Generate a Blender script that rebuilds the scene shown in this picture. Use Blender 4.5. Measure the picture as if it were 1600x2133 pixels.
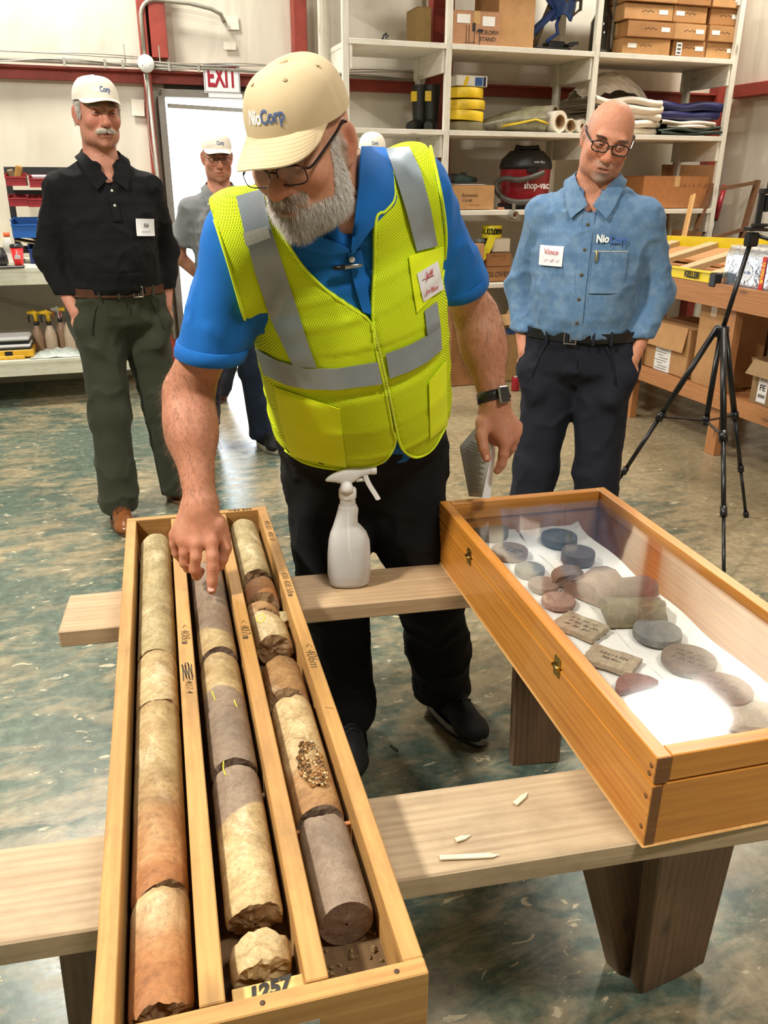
import bpy, math, random
import numpy as np
from mathutils import Vector, Matrix

for _o in list(bpy.data.objects):
    bpy.data.objects.remove(_o)
SC = bpy.context.scene
COL = SC.collection
RND = random.Random(7)
PI = math.pi

# ------------------------------------------------------------------ camera
FPX, PITCH, ROLL, YAW = 1700.0, math.radians(22.18), math.radians(0.3), math.radians(18.02)
EYE = np.array([0.0, 0.0, 1.5])
CF = np.array([math.sin(YAW) * math.cos(PITCH), math.cos(YAW) * math.cos(PITCH), -math.sin(PITCH)])
_cx = np.array([math.cos(YAW), -math.sin(YAW), 0.0])
_cu = np.cross(_cx, CF)
CX = math.cos(ROLL) * _cx + math.sin(ROLL) * _cu
CU = -math.sin(ROLL) * _cx + math.cos(ROLL) * _cu
cam_d = bpy.data.cameras.new('camera')
cam = bpy.data.objects.new('camera', cam_d)
COL.objects.link(cam)
cam_d.sensor_fit = 'VERTICAL'
cam_d.sensor_height = 36.0
cam_d.sensor_width = 27.0
cam_d.lens = FPX / 2133.0 * 36.0
cam_d.clip_start = 0.02
cam.matrix_world = Matrix(((CX[0], CU[0], -CF[0], EYE[0]), (CX[1], CU[1], -CF[1], EYE[1]),
                           (CX[2], CU[2], -CF[2], EYE[2]), (0, 0, 0, 1)))
SC.camera = cam

# ------------------------------------------------------------------ sky, lamps, exposure
SC.view_settings.view_transform = 'Standard'
SC.view_settings.look = 'None'
SC.view_settings.gamma = 1.0
SC.view_settings.use_curve_mapping = False
SC.view_settings.exposure = 0.2
SC.cycles.use_denoising = True
SC.cycles.max_bounces = 8
SC.cycles.diffuse_bounces = 4
SC.cycles.transparent_max_bounces = 12
SC.cycles.caustics_reflective = False
SC.cycles.caustics_refractive = False
SC.cycles.sample_clamp_indirect = 6.0

world = bpy.data.worlds.new('sky')
SC.world = world
world.use_nodes = True
_wn = world.node_tree.nodes
_wn['Background'].inputs[0].default_value = (0.86, 0.93, 1.0, 1)
_wn['Background'].inputs[1].default_value = 7.0


def lamp(name, loc, size, power, color=(1, 0.93, 0.82), target=None, sizey=None):
    d = bpy.data.lights.new(name, 'AREA')
    d.shape = 'RECTANGLE'
    d.size = size
    d.size_y = sizey or size
    d.energy = power
    d.color = color
    o = bpy.data.objects.new(name, d)
    COL.objects.link(o)
    o.location = loc
    if target is not None:
        o.rotation_euler = (Vector(target) - Vector(loc)).to_track_quat('-Z', 'Y').to_euler()
    return o


LC = (1.0, 0.955, 0.87)
lamp('ceiling_or_fill_lamp', (-2.5, 1.0, 4.5), 0.45, 340, LC)
lamp('ceiling_or_fill_lamp', (-0.7, 5.7, 4.7), 0.7, 200, LC)
lamp('ceiling_or_fill_lamp', (1.6, 3.2, 4.7), 1.2, 45, LC, sizey=0.4)
lamp('ceiling_or_fill_lamp', (4.68, 5.3, 4.7), 0.8, 125, LC, sizey=0.5)
lamp('ceiling_or_fill_lamp', (1.4, -1.0, 4.7), 1.2, 140, LC, sizey=0.5)  # unseen fill added behind the camera to brighten vest and faces



# ------------------------------------------------------------------ measuring helpers
def ray(px, py):
    return CF + CX * (px - 800.0) / FPX - CU * (py - 1066.5) / FPX


def at(px, py, dep):          # point at a camera-axis depth
    return EYE + ray(px, py) * dep


def on_z(px, py, z):
    d = ray(px, py)
    return EYE + d * ((z - EYE[2]) / d[2])


def on_y(px, py, y):
    d = ray(px, py)
    return EYE + d * (y / d[1])


def on_x(px, py, x):
    d = ray(px, py)
    return EYE + d * (x / d[0])


# ------------------------------------------------------------------ objects
def tag(o, label=None, cat=None, group=None, kind=None):
    if label: o['label'] = label
    if cat: o['category'] = cat
    if group: o['group'] = group
    if kind: o['kind'] = kind
    return o


def empty(name, loc=(0, 0, 0), rot=(0, 0, 0), label=None, cat=None, group=None):
    o = bpy.data.objects.new(name, None)
    COL.objects.link(o)
    o.empty_display_size = 0.05
    o.location = loc
    o.rotation_euler = rot
    return tag(o, label, cat, group)


def mobj(name, verts, faces, mat, parent=None, smooth=False, loc=None, rot=None, kind=None):
    me = bpy.data.meshes.new(name)
    me.from_pydata([tuple(map(float, v)) for v in verts], [], [tuple(map(int, f)) for f in faces])
    me.update()
    if smooth:
        me.polygons.foreach_set('use_smooth', [True] * len(me.polygons))
    if mat: me.materials.append(mat)
    o = bpy.data.objects.new(name, me)
    COL.objects.link(o)
    if parent: o.parent = parent
    if loc is not None: o.location = loc
    if rot is not None: o.rotation_euler = rot
    if kind: o['kind'] = kind
    return o


def copy_tree(o, parent=None):
    c = o.copy()
    COL.objects.link(c)
    c.parent = parent
    for ch in o.children:
        copy_tree(ch, c)
    return c


def rmat(rx=0, ry=0, rz=0):
    return np.array(Matrix.Rotation(rz, 3, 'Z') @ Matrix.Rotation(ry, 3, 'Y') @ Matrix.Rotation(rx, 3, 'X'))


def frame(z, x=None):
    z = np.array(z, float); z /= np.linalg.norm(z)
    if x is None:
        x = np.array([1.0, 0, 0]) if abs(z[0]) < 0.9 else np.array([0, 1.0, 0])
    x = np.array(x, float); x = x - z * (x @ z); x /= np.linalg.norm(x)
    return x, np.cross(z, x), z


class MB:
    """Collects shapes and links them as one mesh object."""
    def __init__(s):
        s.v = []; s.f = []; s.sm = []

    def add(s, v, f, smooth=False):
        b = len(s.v)
        s.v += [tuple(map(float, p)) for p in v]
        s.f += [tuple(int(i) + b for i in q) for q in f]
        s.sm += [smooth] * len(f)
        return s

    def box(s, c, size, R=None, bev=0.0):
        hx, hy, hz = [q / 2.0 for q in size]
        b = min(bev, hx * .9, hy * .9, hz * .9)
        v = []
        idx = {}
        if b <= 0:
            for i, (a, d, e) in enumerate([(x, y, z) for x in (-1, 1) for y in (-1, 1) for z in (-1, 1)]):
                v.append((a * hx, d * hy, e * hz))
            f = [(0, 1, 3, 2), (4, 6, 7, 5), (0, 4, 5, 1), (2, 3, 7, 6), (0, 2, 6, 4), (1, 5, 7, 3)]
        else:
            for x in (-1, 1):
                for y in (-1, 1):
                    for z in (-1, 1):
                        for k in range(3):
                            p = [x * (hx - b), y * (hy - b), z * (hz - b)]
                            p[k] = (x * hx, y * hy, z * hz)[k]
                            idx[(x, y, z, k)] = len(v); v.append(tuple(p))
            f = []
            for k in range(3):
                for sg in (-1, 1):
                    o1, o2 = [q for q in range(3) if q != k]
                    ring = []
                    for a, d in ((-1, -1), (1, -1), (1, 1), (-1, 1)):
                        t = [0, 0, 0]; t[k] = sg; t[o1] = a; t[o2] = d
                        ring.append(idx[(t[0], t[1], t[2], k)])
                    f.append(ring)
            for k in range(3):
                o1, o2 = [q for q in range(3) if q != k]
                for a in (-1, 1):
                    for d in (-1, 1):
                        t0 = [0, 0, 0]; t0[o1] = a; t0[o2] = d
                        t1 = list(t0); t0[k] = -1; t1[k] = 1
                        f.append([idx[(*t0, o1)], idx[(*t1, o1)], idx[(*t1, o2)], idx[(*t0, o2)]])
            for x in (-1, 1):
                for y in (-1, 1):
                    for z in (-1, 1):
                        f.append([idx[(x, y, z, 0)], idx[(x, y, z, 1)], idx[(x, y, z, 2)]])
        v = np.array(v)
        # outward winding
        ff = []
        for q in f:
            p = v[list(q)]
            n = np.cross(p[1] - p[0], p[2] - p[0])
            ff.append(q if n @ p.mean(0) > 0 else q[::-1])
        if R is not None: v = v @ np.array(R).T
        return s.add(v + np.array(c), ff)

    def beam(s, a, b, w, h, up=(0, 0, 1), bev=0.0):
        a = np.array(a, float); b = np.array(b, float)
        x = b - a; L = np.linalg.norm(x); x /= L
        up = np.array(up, float); z = up - x * (up @ x); z /= np.linalg.norm(z)
        y = np.cross(z, x)
        return s.box((a + b) / 2, (L, w, h), np.stack([x, y, z], 1), bev)

    def tube(s, pts, r, seg=8, cap=True, smooth=True, closed=False):
        P = np.array(pts, float); n = len(P)
        r = np.full(n, r, float) if np.isscalar(r) else np.array(r, float)
        T = np.gradient(P, axis=0) if not closed else np.roll(P, -1, 0) - np.roll(P, 1, 0)
        T /= np.linalg.norm(T, axis=1)[:, None] + 1e-12
        x, y, _ = frame(T[0])
        V = []
        for i in range(n):
            x = x - T[i] * (x @ T[i]); x /= np.linalg.norm(x); y = np.cross(T[i], x)
            for k in range(seg):
                a = 2 * PI * k / seg
                V.append(P[i] + r[i] * (math.cos(a) * x + math.sin(a) * y))
        F = []
        m = n if closed else n - 1
        for i in range(m):
            for k in range(seg):
                i2 = (i + 1) % n
                F.append((i * seg + k, i * seg + (k + 1) % seg, i2 * seg + (k + 1) % seg, i2 * seg + k))
        s.add(V, F, smooth)
        if cap and not closed:
            b = len(s.v) - len(V)
            s.f.append(tuple(b + k for k in range(seg))[::-1]); s.sm.append(False)
            s.f.append(tuple(b + (n - 1) * seg + k for k in range(seg))); s.sm.append(False)
        return s

    def cyl(s, a, b, r, seg=16, r2=None, smooth=True):
        return s.tube([a, b], [r, r if r2 is None else r2], seg, True, smooth)

    def lathe(s, prof, seg=24, c=(0, 0, 0), R=None, sx=1.0, sy=1.0, smooth=True, cap=True):
        V = []; F = []
        for (r, z) in prof:
            for k in range(seg):
                a = 2 * PI * k / seg
                V.append((r * sx * math.cos(a), r * sy * math.sin(a), z))
        n = len(prof)
        for i in range(n - 1):
            for k in range(seg):
                F.append((i * seg + k, i * seg + (k + 1) % seg, (i + 1) * seg + (k + 1) % seg, (i + 1) * seg + k))
        V = np.array(V)
        if R is not None: V = V @ np.array(R).T
        V = V + np.array(c)
        b = len(s.v)
        s.add(V, F, smooth)
        if cap:
            s.f.append(tuple(b + k for k in range(seg))[::-1]); s.sm.append(False)
            s.f.append(tuple(b + (n - 1) * seg + k for k in range(seg))); s.sm.append(False)
        return s

    def prism(s, poly, z0, z1, R=None, c=(0, 0, 0)):
        n = len(poly)
        V = np.array([(x, y, z0) for x, y in poly] + [(x, y, z1) for x, y in poly], float)
        ar = sum(poly[i][0] * poly[(i + 1) % n][1] - poly[(i + 1) % n][0] * poly[i][1] for i in range(n))
        F = [tuple(range(n))[::-1], tuple(range(n, 2 * n))] + [(i, (i + 1) % n, n + (i + 1) % n, n + i) for i in range(n)]
        if (ar < 0) != (z1 < z0): F = [q[::-1] for q in F]
        if R is not None: V = V @ np.array(R).T
        return s.add(V + np.array(c), F)

    def grid(s, G, smooth=True, thick=0.0, nrm=None):
        """G: (n,m,3) points; a thickness closes it into a thin solid."""
        G = np.array(G, float); n, m = G.shape[:2]
        V = G.reshape(-1, 3)
        F = [(i * m + j, i * m + j + 1, (i + 1) * m + j + 1, (i + 1) * m + j) for i in range(n - 1) for j in range(m - 1)]
        if thick:
            if nrm is None:
                du = np.gradient(G, axis=0); dv = np.gradient(G, axis=1)
                nn = np.cross(dv, du).reshape(-1, 3); nn /= np.linalg.norm(nn, axis=1)[:, None] + 1e-12
            else:
                nn = np.array(nrm, float).reshape(-1, 3)
            V2 = V + nn * thick
            b = n * m
            F2 = [tuple(b + i for i in q)[::-1] for q in F]
            bd = [i * m for i in range(n)] + [(n - 1) * m + j for j in range(1, m)] + [i * m + m - 1 for i in range(n - 2, -1, -1)] + [j for j in range(m - 2, 0, -1)]
            F3 = [(bd[k], bd[(k + 1) % len(bd)], b + bd[(k + 1) % len(bd)], b + bd[k]) for k in range(len(bd))]
            V = np.concatenate([V, V2]); s.add(V, F + F2, smooth)
            k = len(bd)
            R_ = np.concatenate([V[bd], V[[b + i for i in bd]]])
            return s.add(R_, [(i, (i + 1) % k, k + (i + 1) % k, k + i) for i in range(k)], False)
        return s.add(V, F, smooth)

    def build(s, name, mat, parent=None, loc=None, rot=None, kind=None):
        o = mobj(name, s.v, s.f, mat, parent, False, loc, rot, kind)
        o.data.polygons.foreach_set('use_smooth', s.sm)
        return o


def board(parent, name, c, size, mat, bev=0.002, rot=None):
    """A plank whose own X runs along its length, so the grain follows it."""
    k = int(np.argmax(size))
    order = {0: (0, 1, 2), 1: (1, 2, 0), 2: (2, 0, 1)}[k]
    R = np.zeros((3, 3))
    for i, a in enumerate(order): R[a, i] = 1
    m = MB().box((0, 0, 0), [size[i] for i in order], None, bev)
    o = m.build(name, mat, parent)
    M = np.array(rot) @ R if rot is not None else R
    o.matrix_local = Matrix.Translation(Vector(c)) @ Matrix(M.tolist()).to_4x4()
    return o


def text_mesh(s, size, thick=0.0, shear=0.0, align='CENTER', bold=0.0, space=1.0):
    cu = bpy.data.curves.new('text', 'FONT')
    cu.body = s; cu.size = size; cu.align_x = align; cu.align_y = 'CENTER'
    cu.shear = shear; cu.offset = bold; cu.space_character = space; cu.resolution_u = 3
    cu.extrude = thick
    ob = bpy.data.objects.new('text', cu)
    me = bpy.data.meshes.new_from_object(ob)
    V = np.zeros(len(me.vertices) * 3); me.vertices.foreach_get('co', V); V = V.reshape(-1, 3)
    F = [tuple(p.vertices) for p in me.polygons]
    bpy.data.objects.remove(ob); bpy.data.curves.remove(cu); bpy.data.meshes.remove(me)
    return V, F


def text(parent, s, size, mat, o, xd, yd, name='lettering', lift=0.0008, shear=0.0, bold=0.0, align='CENTER', stretch=1.0, space=1.0):
    V, F = text_mesh(s, size, 0.0003, shear, align, bold, space)
    xd = np.array(xd, float); xd /= np.linalg.norm(xd)
    yd = np.array(yd, float); yd = yd - xd * (yd @ xd); yd /= np.linalg.norm(yd)
    zd = np.cross(xd, yd)
    W = np.array(o) + V[:, :1] * xd * stretch + V[:, 1:2] * yd + (V[:, 2:3] + lift) * zd
    return mobj(name, W, F, mat, parent)


def scrawl(parent, mat, o, xd, yd, w, h, seed, r=.0006, lift=.0009, name='handwriting'):
    """One line of illegible handwriting as a thin stroke."""
    g = random.Random(seed); xd = np.array(xd, float); xd /= np.linalg.norm(xd)
    yd = np.array(yd, float); yd = yd - xd * (yd @ xd); yd /= np.linalg.norm(yd); zd = np.cross(xd, yd)
    m = MB(); x = -w / 2
    while x < w / 2:
        n = g.randint(3, 7); q = []
        for k in range(n):
            q.append(np.array(o) + xd * (x + h * .22 * (k % 2)) + yd * (h * (g.uniform(.25, .5) if k % 2 else g.uniform(-.5, -.2))) + zd * lift)
            x += h * g.uniform(.14, .34)
        if len(q) > 1: m.tube(q, r, 4)
        x += h * .4
    return m.build(name, mat, parent)


# ------------------------------------------------------------------ materials
MATS = {}


def srgb(r, g, b):
    def f(c):
        c /= 255.0
        return c / 12.92 if c <= 0.04045 else ((c + 0.055) / 1.055) ** 2.4
    return (f(r), f(g), f(b), 1.0)


class NT:
    def __init__(s, name):
        s.m = bpy.data.materials.new(name); s.m.use_nodes = True
        s.t = s.m.node_tree; s.n = s.t.nodes; s.l = s.t.links
        s.b = s.n['Principled BSDF']

    def node(s, typ, **kw):
        n = s.n.new(typ)
        for k, v in kw.items():
            if k in n.bl_rna.properties.keys(): setattr(n, k, v)
            else: n.inputs[k].default_value = v
        return n

    def link(s, a, b): s.l.new(a, b); return s

    def coord(s, scale=(1, 1, 1), kind='Object', rnd=False):
        tc = s.node('ShaderNodeTexCoord'); out = tc.outputs[kind]
        if rnd:
            oi = s.node('ShaderNodeObjectInfo')
            mu = s.node('ShaderNodeVectorMath', operation='SCALE'); mu.inputs[0].default_value = (37.1, 17.3, 51.7)
            s.link(oi.outputs['Random'], mu.inputs['Scale'])
            ad = s.node('ShaderNodeVectorMath', operation='ADD')
            s.link(out, ad.inputs[0]); s.link(mu.outputs[0], ad.inputs[1]); out = ad.outputs[0]
        mp = s.node('ShaderNodeMapping'); mp.inputs['Scale'].default_value = scale
        s.link(out, mp.inputs[0])
        return mp.outputs[0]

    def noise(s, vec, scale, detail=4.0, rough=0.6, dist=0.0):
        n = s.node('ShaderNodeTexNoise'); n.inputs['Scale'].default_value = scale
        n.inputs['Detail'].default_value = detail; n.inputs['Roughness'].default_value = rough
        n.inputs['Distortion'].default_value = dist
        s.link(vec, n.inputs['Vector']); return n.outputs['Fac']

    def ramp(s, fac, stops, interp='LINEAR'):
        r = s.node('ShaderNodeValToRGB'); r.color_ramp.interpolation = interp
        e = r.color_ramp.elements
        while len(e) < len(stops): e.new(0.5)
        for i, (p, c) in enumerate(stops):
            e[i].position = p; e[i].color = c if len(c) == 4 else (*c, 1)
        s.link(fac, r.inputs[0]); return r.outputs[0]

    def mix(s, fac, a, b, mode='MIX'):
        m = s.node('ShaderNodeMix', data_type='RGBA', blend_type=mode)
        for v, i in ((fac, 0), (a, 6), (b, 7)):
            if hasattr(v, 'is_output'): s.link(v, m.inputs[i])
            else: m.inputs[i].default_value = v
        return m.outputs[2]

    def math(s, op, a, b=0.0):
        m = s.node('ShaderNodeMath', operation=op)
        for v, i in ((a, 0), (b, 1)):
            if hasattr(v, 'is_output'): s.link(v, m.inputs[i])
            else: m.inputs[i].default_value = v
        return m.outputs[0]

    def set(s, **kw):
        for k, v in kw.items():
            i = s.b.inputs[k.replace('_', ' ')]
            if hasattr(v, 'is_output'): s.link(v, i)
            else: i.default_value = v
        return s

    def bump(s, h, strength=0.3, dist=0.002):
        b = s.node('ShaderNodeBump'); b.inputs['Strength'].default_value = strength
        b.inputs['Distance'].default_value = dist
        s.link(h, b.inputs['Height']); s.link(b.outputs[0], s.b.inputs['Normal']); return s


def plain(name, c, rough=0.5, metal=0.0, var=0.12, scale=30, bump=0.0, spec=0.5, **kw):
    """A nearly even colour with slight mottling."""
    if name in MATS: return MATS[name]
    t = NT(name); v = t.coord(rnd=True)
    n = t.noise(v, scale, 3)
    c0 = tuple(q * (1 - var) for q in c[:3]) + (1,); c1 = tuple(min(1, q * (1 + var)) for q in c[:3]) + (1,)
    t.set(Base_Color=t.ramp(n, [(0.3, c0), (0.7, c1)]), Roughness=rough, Metallic=metal)
    t.b.inputs['Specular IOR Level'].default_value = spec
    if bump: t.bump(t.noise(v, scale * 6, 2), bump, 0.002)
    for k, q in kw.items(): t.b.inputs[k.replace('_', ' ')].default_value = q
    MATS[name] = t.m
    return t.m


def wood(name, light, dark, rough=0.55, dirt=None, dirt_amt=0.35, scale=1.0, coat=0.0):
    if name in MATS: return MATS[name]
    t = NT(name)
    v = t.coord((1.6 * scale, 42 * scale, 42 * scale), rnd=True)
    g = t.noise(v, 2.2, 5, 0.6, 0.8)
    v2 = t.coord((0.9 * scale, 7 * scale, 7 * scale), rnd=True)
    w = t.node('ShaderNodeTexWave', wave_type='BANDS', bands_direction='Y')
    w.inputs['Scale'].default_value = 3.0; w.inputs['Distortion'].default_value = 5.0; w.inputs['Detail'].default_value = 2
    t.link(v2, w.inputs['Vector'])
    f = t.math('ADD', t.math('MULTIPLY', g, 0.86), t.math('MULTIPLY', w.outputs['Fac'], 0.14))
    c = t.ramp(f, [(0.25, dark), (0.7, light)])
    # knots
    vk = t.coord((1.5, 5, 5), rnd=True)
    vo = t.node('ShaderNodeTexVoronoi'); vo.inputs['Scale'].default_value = 1.6; t.link(vk, vo.inputs['Vector'])
    k = t.ramp(vo.outputs['Distance'], [(0.05, (1, 1, 1)), (0.13, (0, 0, 0))])
    c = t.mix(t.math('MULTIPLY', k, 0.75), c, tuple(q * 0.35 for q in dark[:3]) + (1,))
    if dirt:
        vd = t.coord((5, 9, 9), rnd=True)
        d = t.ramp(t.noise(vd, 1.3, 6, 0.7), [(0.48, (0, 0, 0)), (0.75, (1, 1, 1))])
        c = t.mix(t.math('MULTIPLY', d, dirt_amt), c, dirt)
    t.set(Base_Color=c, Roughness=rough)
    t.b.inputs['Coat Weight'].default_value = coat
    t.bump(g, 0.15, 0.002)
    MATS[name] = t.m
    return t.m


INK = plain('ink_black', srgb(38, 34, 30), 0.6, var=0.3)
REDINK = plain('ink_red', srgb(196, 40, 52), 0.6)
PAPER = plain('paper_white', srgb(236, 236, 238), 0.6, var=0.03)
BLACKP = plain('black_plastic', srgb(24, 24, 26), 0.4, var=0.2)
STEEL = plain('steel_bright', srgb(190, 190, 188), 0.3, 1.0, var=0.1)
BRASS = plain('brass_aged', srgb(165, 140, 80), 0.35, 1.0, var=0.25)
CARD = plain('cardboard', srgb(178, 134, 86), 0.75, var=0.1, scale=14, bump=0.05)
CARD2 = plain('cardboard_brown', srgb(152, 105, 62), 0.75, var=0.12, scale=12, bump=0.05)
WHITEPAINT = wood('white_painted_timber', srgb(232, 228, 214), srgb(206, 200, 184), 0.6, srgb(150, 138, 116), 0.35)
REDSTEEL = plain('red_oxide_steel', srgb(146, 58, 46), 0.55, var=0.22, scale=9)
# ================================================================== the shed
YB = 6.95                    # inner face of the back wall
XR = 5.45                    # inner face of the right wall
XL = -4.2
YF = -3.2
ZC = 4.95


def floor_mat():
    t = NT('worn_painted_floor')
    v = t.coord((1, 1, 1))
    a = t.noise(v, 1.1, 3, 0.55, 0.3)
    vs = t.coord((1.3, 3.2, 1)); b = t.noise(vs, 4.5, 8, 0.68, 0.5)
    c = t.noise(v, 26, 6, 0.7)
    teal = t.ramp(c, [(0.3, srgb(58, 74, 66)), (0.55, srgb(88, 103, 91)), (0.8, srgb(124, 136, 116))])
    tan = t.ramp(c, [(0.3, srgb(126, 112, 84)), (0.7, srgb(172, 156, 124))])
    m = t.math('ADD', t.math('MULTIPLY', a, 0.55), t.math('MULTIPLY', b, 0.55))
    # the paint is worn most towards the right-hand aisle
    sx = t.node('ShaderNodeSeparateXYZ'); t.link(v, sx.inputs[0])
    wx = t.math('MULTIPLY', t.math('ADD', sx.outputs[0], t.math('MULTIPLY', sx.outputs[1], 0.12)), 0.05)
    m = t.math('ADD', m, wx)
    mask = t.ramp(m, [(0.52, (0, 0, 0)), (0.66, (1, 1, 1))])
    col = t.mix(mask, teal, tan)
    flake = t.ramp(t.noise(t.coord((2.2, 4.5, 1)), 7, 5, 0.6, 0.6), [(0.64, (0, 0, 0)), (0.655, (1, 1, 1))])
    col = t.mix(flake, col, t.ramp(c, [(0.3, srgb(176, 160, 128)), (0.8, srgb(206, 196, 168))]))
    grime = t.ramp(t.noise(v, 3.2, 5, 0.65), [(0.5, (0, 0, 0)), (0.8, (1, 1, 1))])
    col = t.mix(t.math('MULTIPLY', grime, 0.35), col, srgb(52, 56, 48))
    t.set(Base_Color=col, Roughness=t.ramp(b, [(0.3, (0.16,) * 3), (0.7, (0.38,) * 3)]))
    t.bump(t.math('ADD', t.math('MULTIPLY', flake, -0.5), t.math('MULTIPLY', c, 0.4)), 0.25, 0.002)
    return t.m


def vinyl_mat():
    t = NT('wall_liner_vinyl')
    v = t.coord((1, 1, 0.35))
    a = t.noise(v, 1.3, 4, 0.55, 0.4)
    col = t.ramp(a, [(0.3, srgb(196, 188, 170)), (0.55, srgb(222, 216, 200)), (0.8, srgb(236, 232, 220))])
    st = t.ramp(t.noise(t.coord((1, 1, 1)), 2.3, 5, 0.6), [(0.58, (0, 0, 0)), (0.8, (1, 1, 1))])
    col = t.mix(t.math('MULTIPLY', st, 0.3), col, srgb(170, 154, 126))
    t.set(Base_Color=col, Roughness=0.5)
    t.bump(t.noise(v, 2.2, 3, 0.5, 0.5), 0.6, 0.05)
    return t.m


M_FLOOR = floor_mat(); M_VINYL = vinyl_mat()
M_CEIL = plain('ceiling_liner', srgb(122, 118, 108), .7, var=.05, scale=3)
M_DIM = plain('darkened_liner', srgb(124, 118, 106), .7, var=.08, scale=3)  # unseen walls and ceiling coloured darker to cut bounced light


def struct(name, mb, mat):
    o = mb.build(name, mat); o['kind'] = 'structure'; return o


DX0, DX1, DZ = 0.53, 1.50, 2.06      # the doorway in the back wall
struct('floor', MB().box(((XL + XR) / 2, (YF + YB) / 2, -0.05), (XR - XL + .4, YB - YF + .4, 0.1)), M_FLOOR)


def bulge(x0, x1, z0, z1, y, axis='y', amp=0.03, nx=14, nz=14):
    """One bay of liner sheet, pulled tight at its edges and slack between."""
    G = np.zeros((nz, nx, 3))
    for i in range(nz):
        for j in range(nx):
            u = j / (nx - 1); w = i / (nz - 1)
            d = amp * (4 * u * (1 - u)) ** .5 * (4 * w * (1 - w)) ** .5
            d *= 0.6 + 0.4 * math.sin(9 * u + 2 * w + x0 * 3) * math.sin(2.2 * w + x0)
            p = x0 + (x1 - x0) * u
            G[i, j] = (p, y - d, z0 + (z1 - z0) * w) if axis == 'y' else (y - d, p, z0 + (z1 - z0) * w)
    return G


wb = MB()
for (a, b, c, d) in ((XL, DX0 - .0, 0, 2.2), (XL, DX0, 2.2, ZC), (DX0, DX1, 2.2, ZC), (DX1, XR, 0, 2.2), (DX1, XR, 2.2, ZC)):
    wb.grid(bulge(a, b, c, d, YB), True, 0.0)
wb.box(((XL + DX0) / 2, YB + .08, ZC / 2), (DX0 - XL, .12, ZC))
wb.box(((XR + DX1) / 2, YB + .08, ZC / 2), (XR - DX1, .12, ZC))
wb.box(((DX0 + DX1) / 2, YB + .08, (ZC + 2.2) / 2), (DX1 - DX0, .12, ZC - 2.2))
struct('wall_back', wb, M_VINYL)
wr = MB()
for (a, b, c, d) in ((YF, 2.0, 0, 2.2), (2.0, YB, 0, 2.2), (YF, 2.0, 2.2, ZC), (2.0, YB, 2.2, ZC)):
    G = bulge(a, b, c, d, XR, 'x'); wr.grid(G[:, ::-1], True)
wr.box((XR + .09, (YF + YB) / 2, ZC / 2), (.12, YB - YF, ZC))
struct('wall_right', wr, M_VINYL)
struct('wall_left', MB().box((XL - .06, (YF + YB) / 2, ZC / 2), (.12, YB - YF, ZC)), M_DIM)
struct('wall_front', MB().box(((XL + XR) / 2, YF - .06, ZC / 2), (XR - XL + .3, .12, ZC)), M_DIM)
struct('ceiling', MB().box(((XL + XR) / 2, (YF + YB) / 2, ZC + .05), (XR - XL + .4, YB - YF + .4, .1)), M_CEIL)
M_YARD = plain('pale_yard_gravel', srgb(214, 210, 200), 0.9, var=0.1, scale=20)
struct('ground_outside', MB().box((1, YB + 12.2, -0.08), (30, 24, 0.1)), M_YARD)

# red steel columns and girts
tr = empty('trim_1'); tr['kind'] = 'structure'
for (x0, x1, z0, z1) in ((0.385, 0.44, 0, ZC), (0.46, 0.575, 2.3, ZC), (1.50, 1.60, 0, ZC), (2.60, 2.78, 0, ZC)):
    MB().box(((x0 + x1) / 2, YB - .06, (z0 + z1) / 2), (x1 - x0, .12, z1 - z0), None, .004).build('column', REDSTEEL, tr)
MB().box((.45, YB - .02, 3.6), (.03, .05, 2.7)).build('column_web', plain('dark_red_steel', srgb(70, 30, 26), .6), tr)
for (x0, x1) in ((XL, .385), (.44, 1.50), (1.60, 2.60), (2.78, XR)):
    MB().box(((x0 + x1) / 2, YB - .05, 2.215), (x1 - x0, .10, .015)).build('girt_lip', REDSTEEL, tr)
    MB().box(((x0 + x1) / 2, YB - .03, 2.175), (x1 - x0, .06, .07)).build('girt', REDSTEEL, tr)
MB().box((XR - .06, 2.4, 2.22), (.12, 8.6, .10), None, .004).build('girt', REDSTEEL, tr)
MB().box((XR - .06, YB - .06, 2.4), (.12, .12, ZC - .1)).build('column', REDSTEEL, tr)
tag(tr, 'red oxide steel columns and girts of the shed', 'steel frame', kind='structure')

# door frame
M_DF = plain('grey_door_frame', srgb(122, 116, 108), .5, var=.08)
df = empty('door_1'); df['kind'] = 'structure'
MB().box((DX0 - .03, YB - .01, DZ / 2), (.05, .16, DZ), None, .003).build('jamb', M_DF, df)
MB().box((DX1 + .0, YB - .01, DZ / 2), (.05, .16, DZ), None, .003).build('jamb', M_DF, df)
MB().box(((DX0 + DX1) / 2, YB - .01, DZ + .02), (DX1 - DX0 + .06, .16, .05), None, .003).build('head', M_DF, df)
MB().box(((DX0 + DX1) / 2, YB + .05, DZ + .1), (DX1 - DX0 + .1, .06, .12)).build('header_panel', plain('header_grey', srgb(120, 118, 112), .6), df)
MB().box(((DX0 + DX1) / 2, YB + .02, .012), (DX1 - DX0, .18, .02)).build('threshold', plain('aluminium_dull', srgb(170, 170, 168), .4, 1.0), df)
MB().beam((DX0 + .02, YB + .0, 2.0), (DX1 - .1, YB + .35, 2.0), .03, .03).build('door_closer_arm', STEEL, df)

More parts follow.
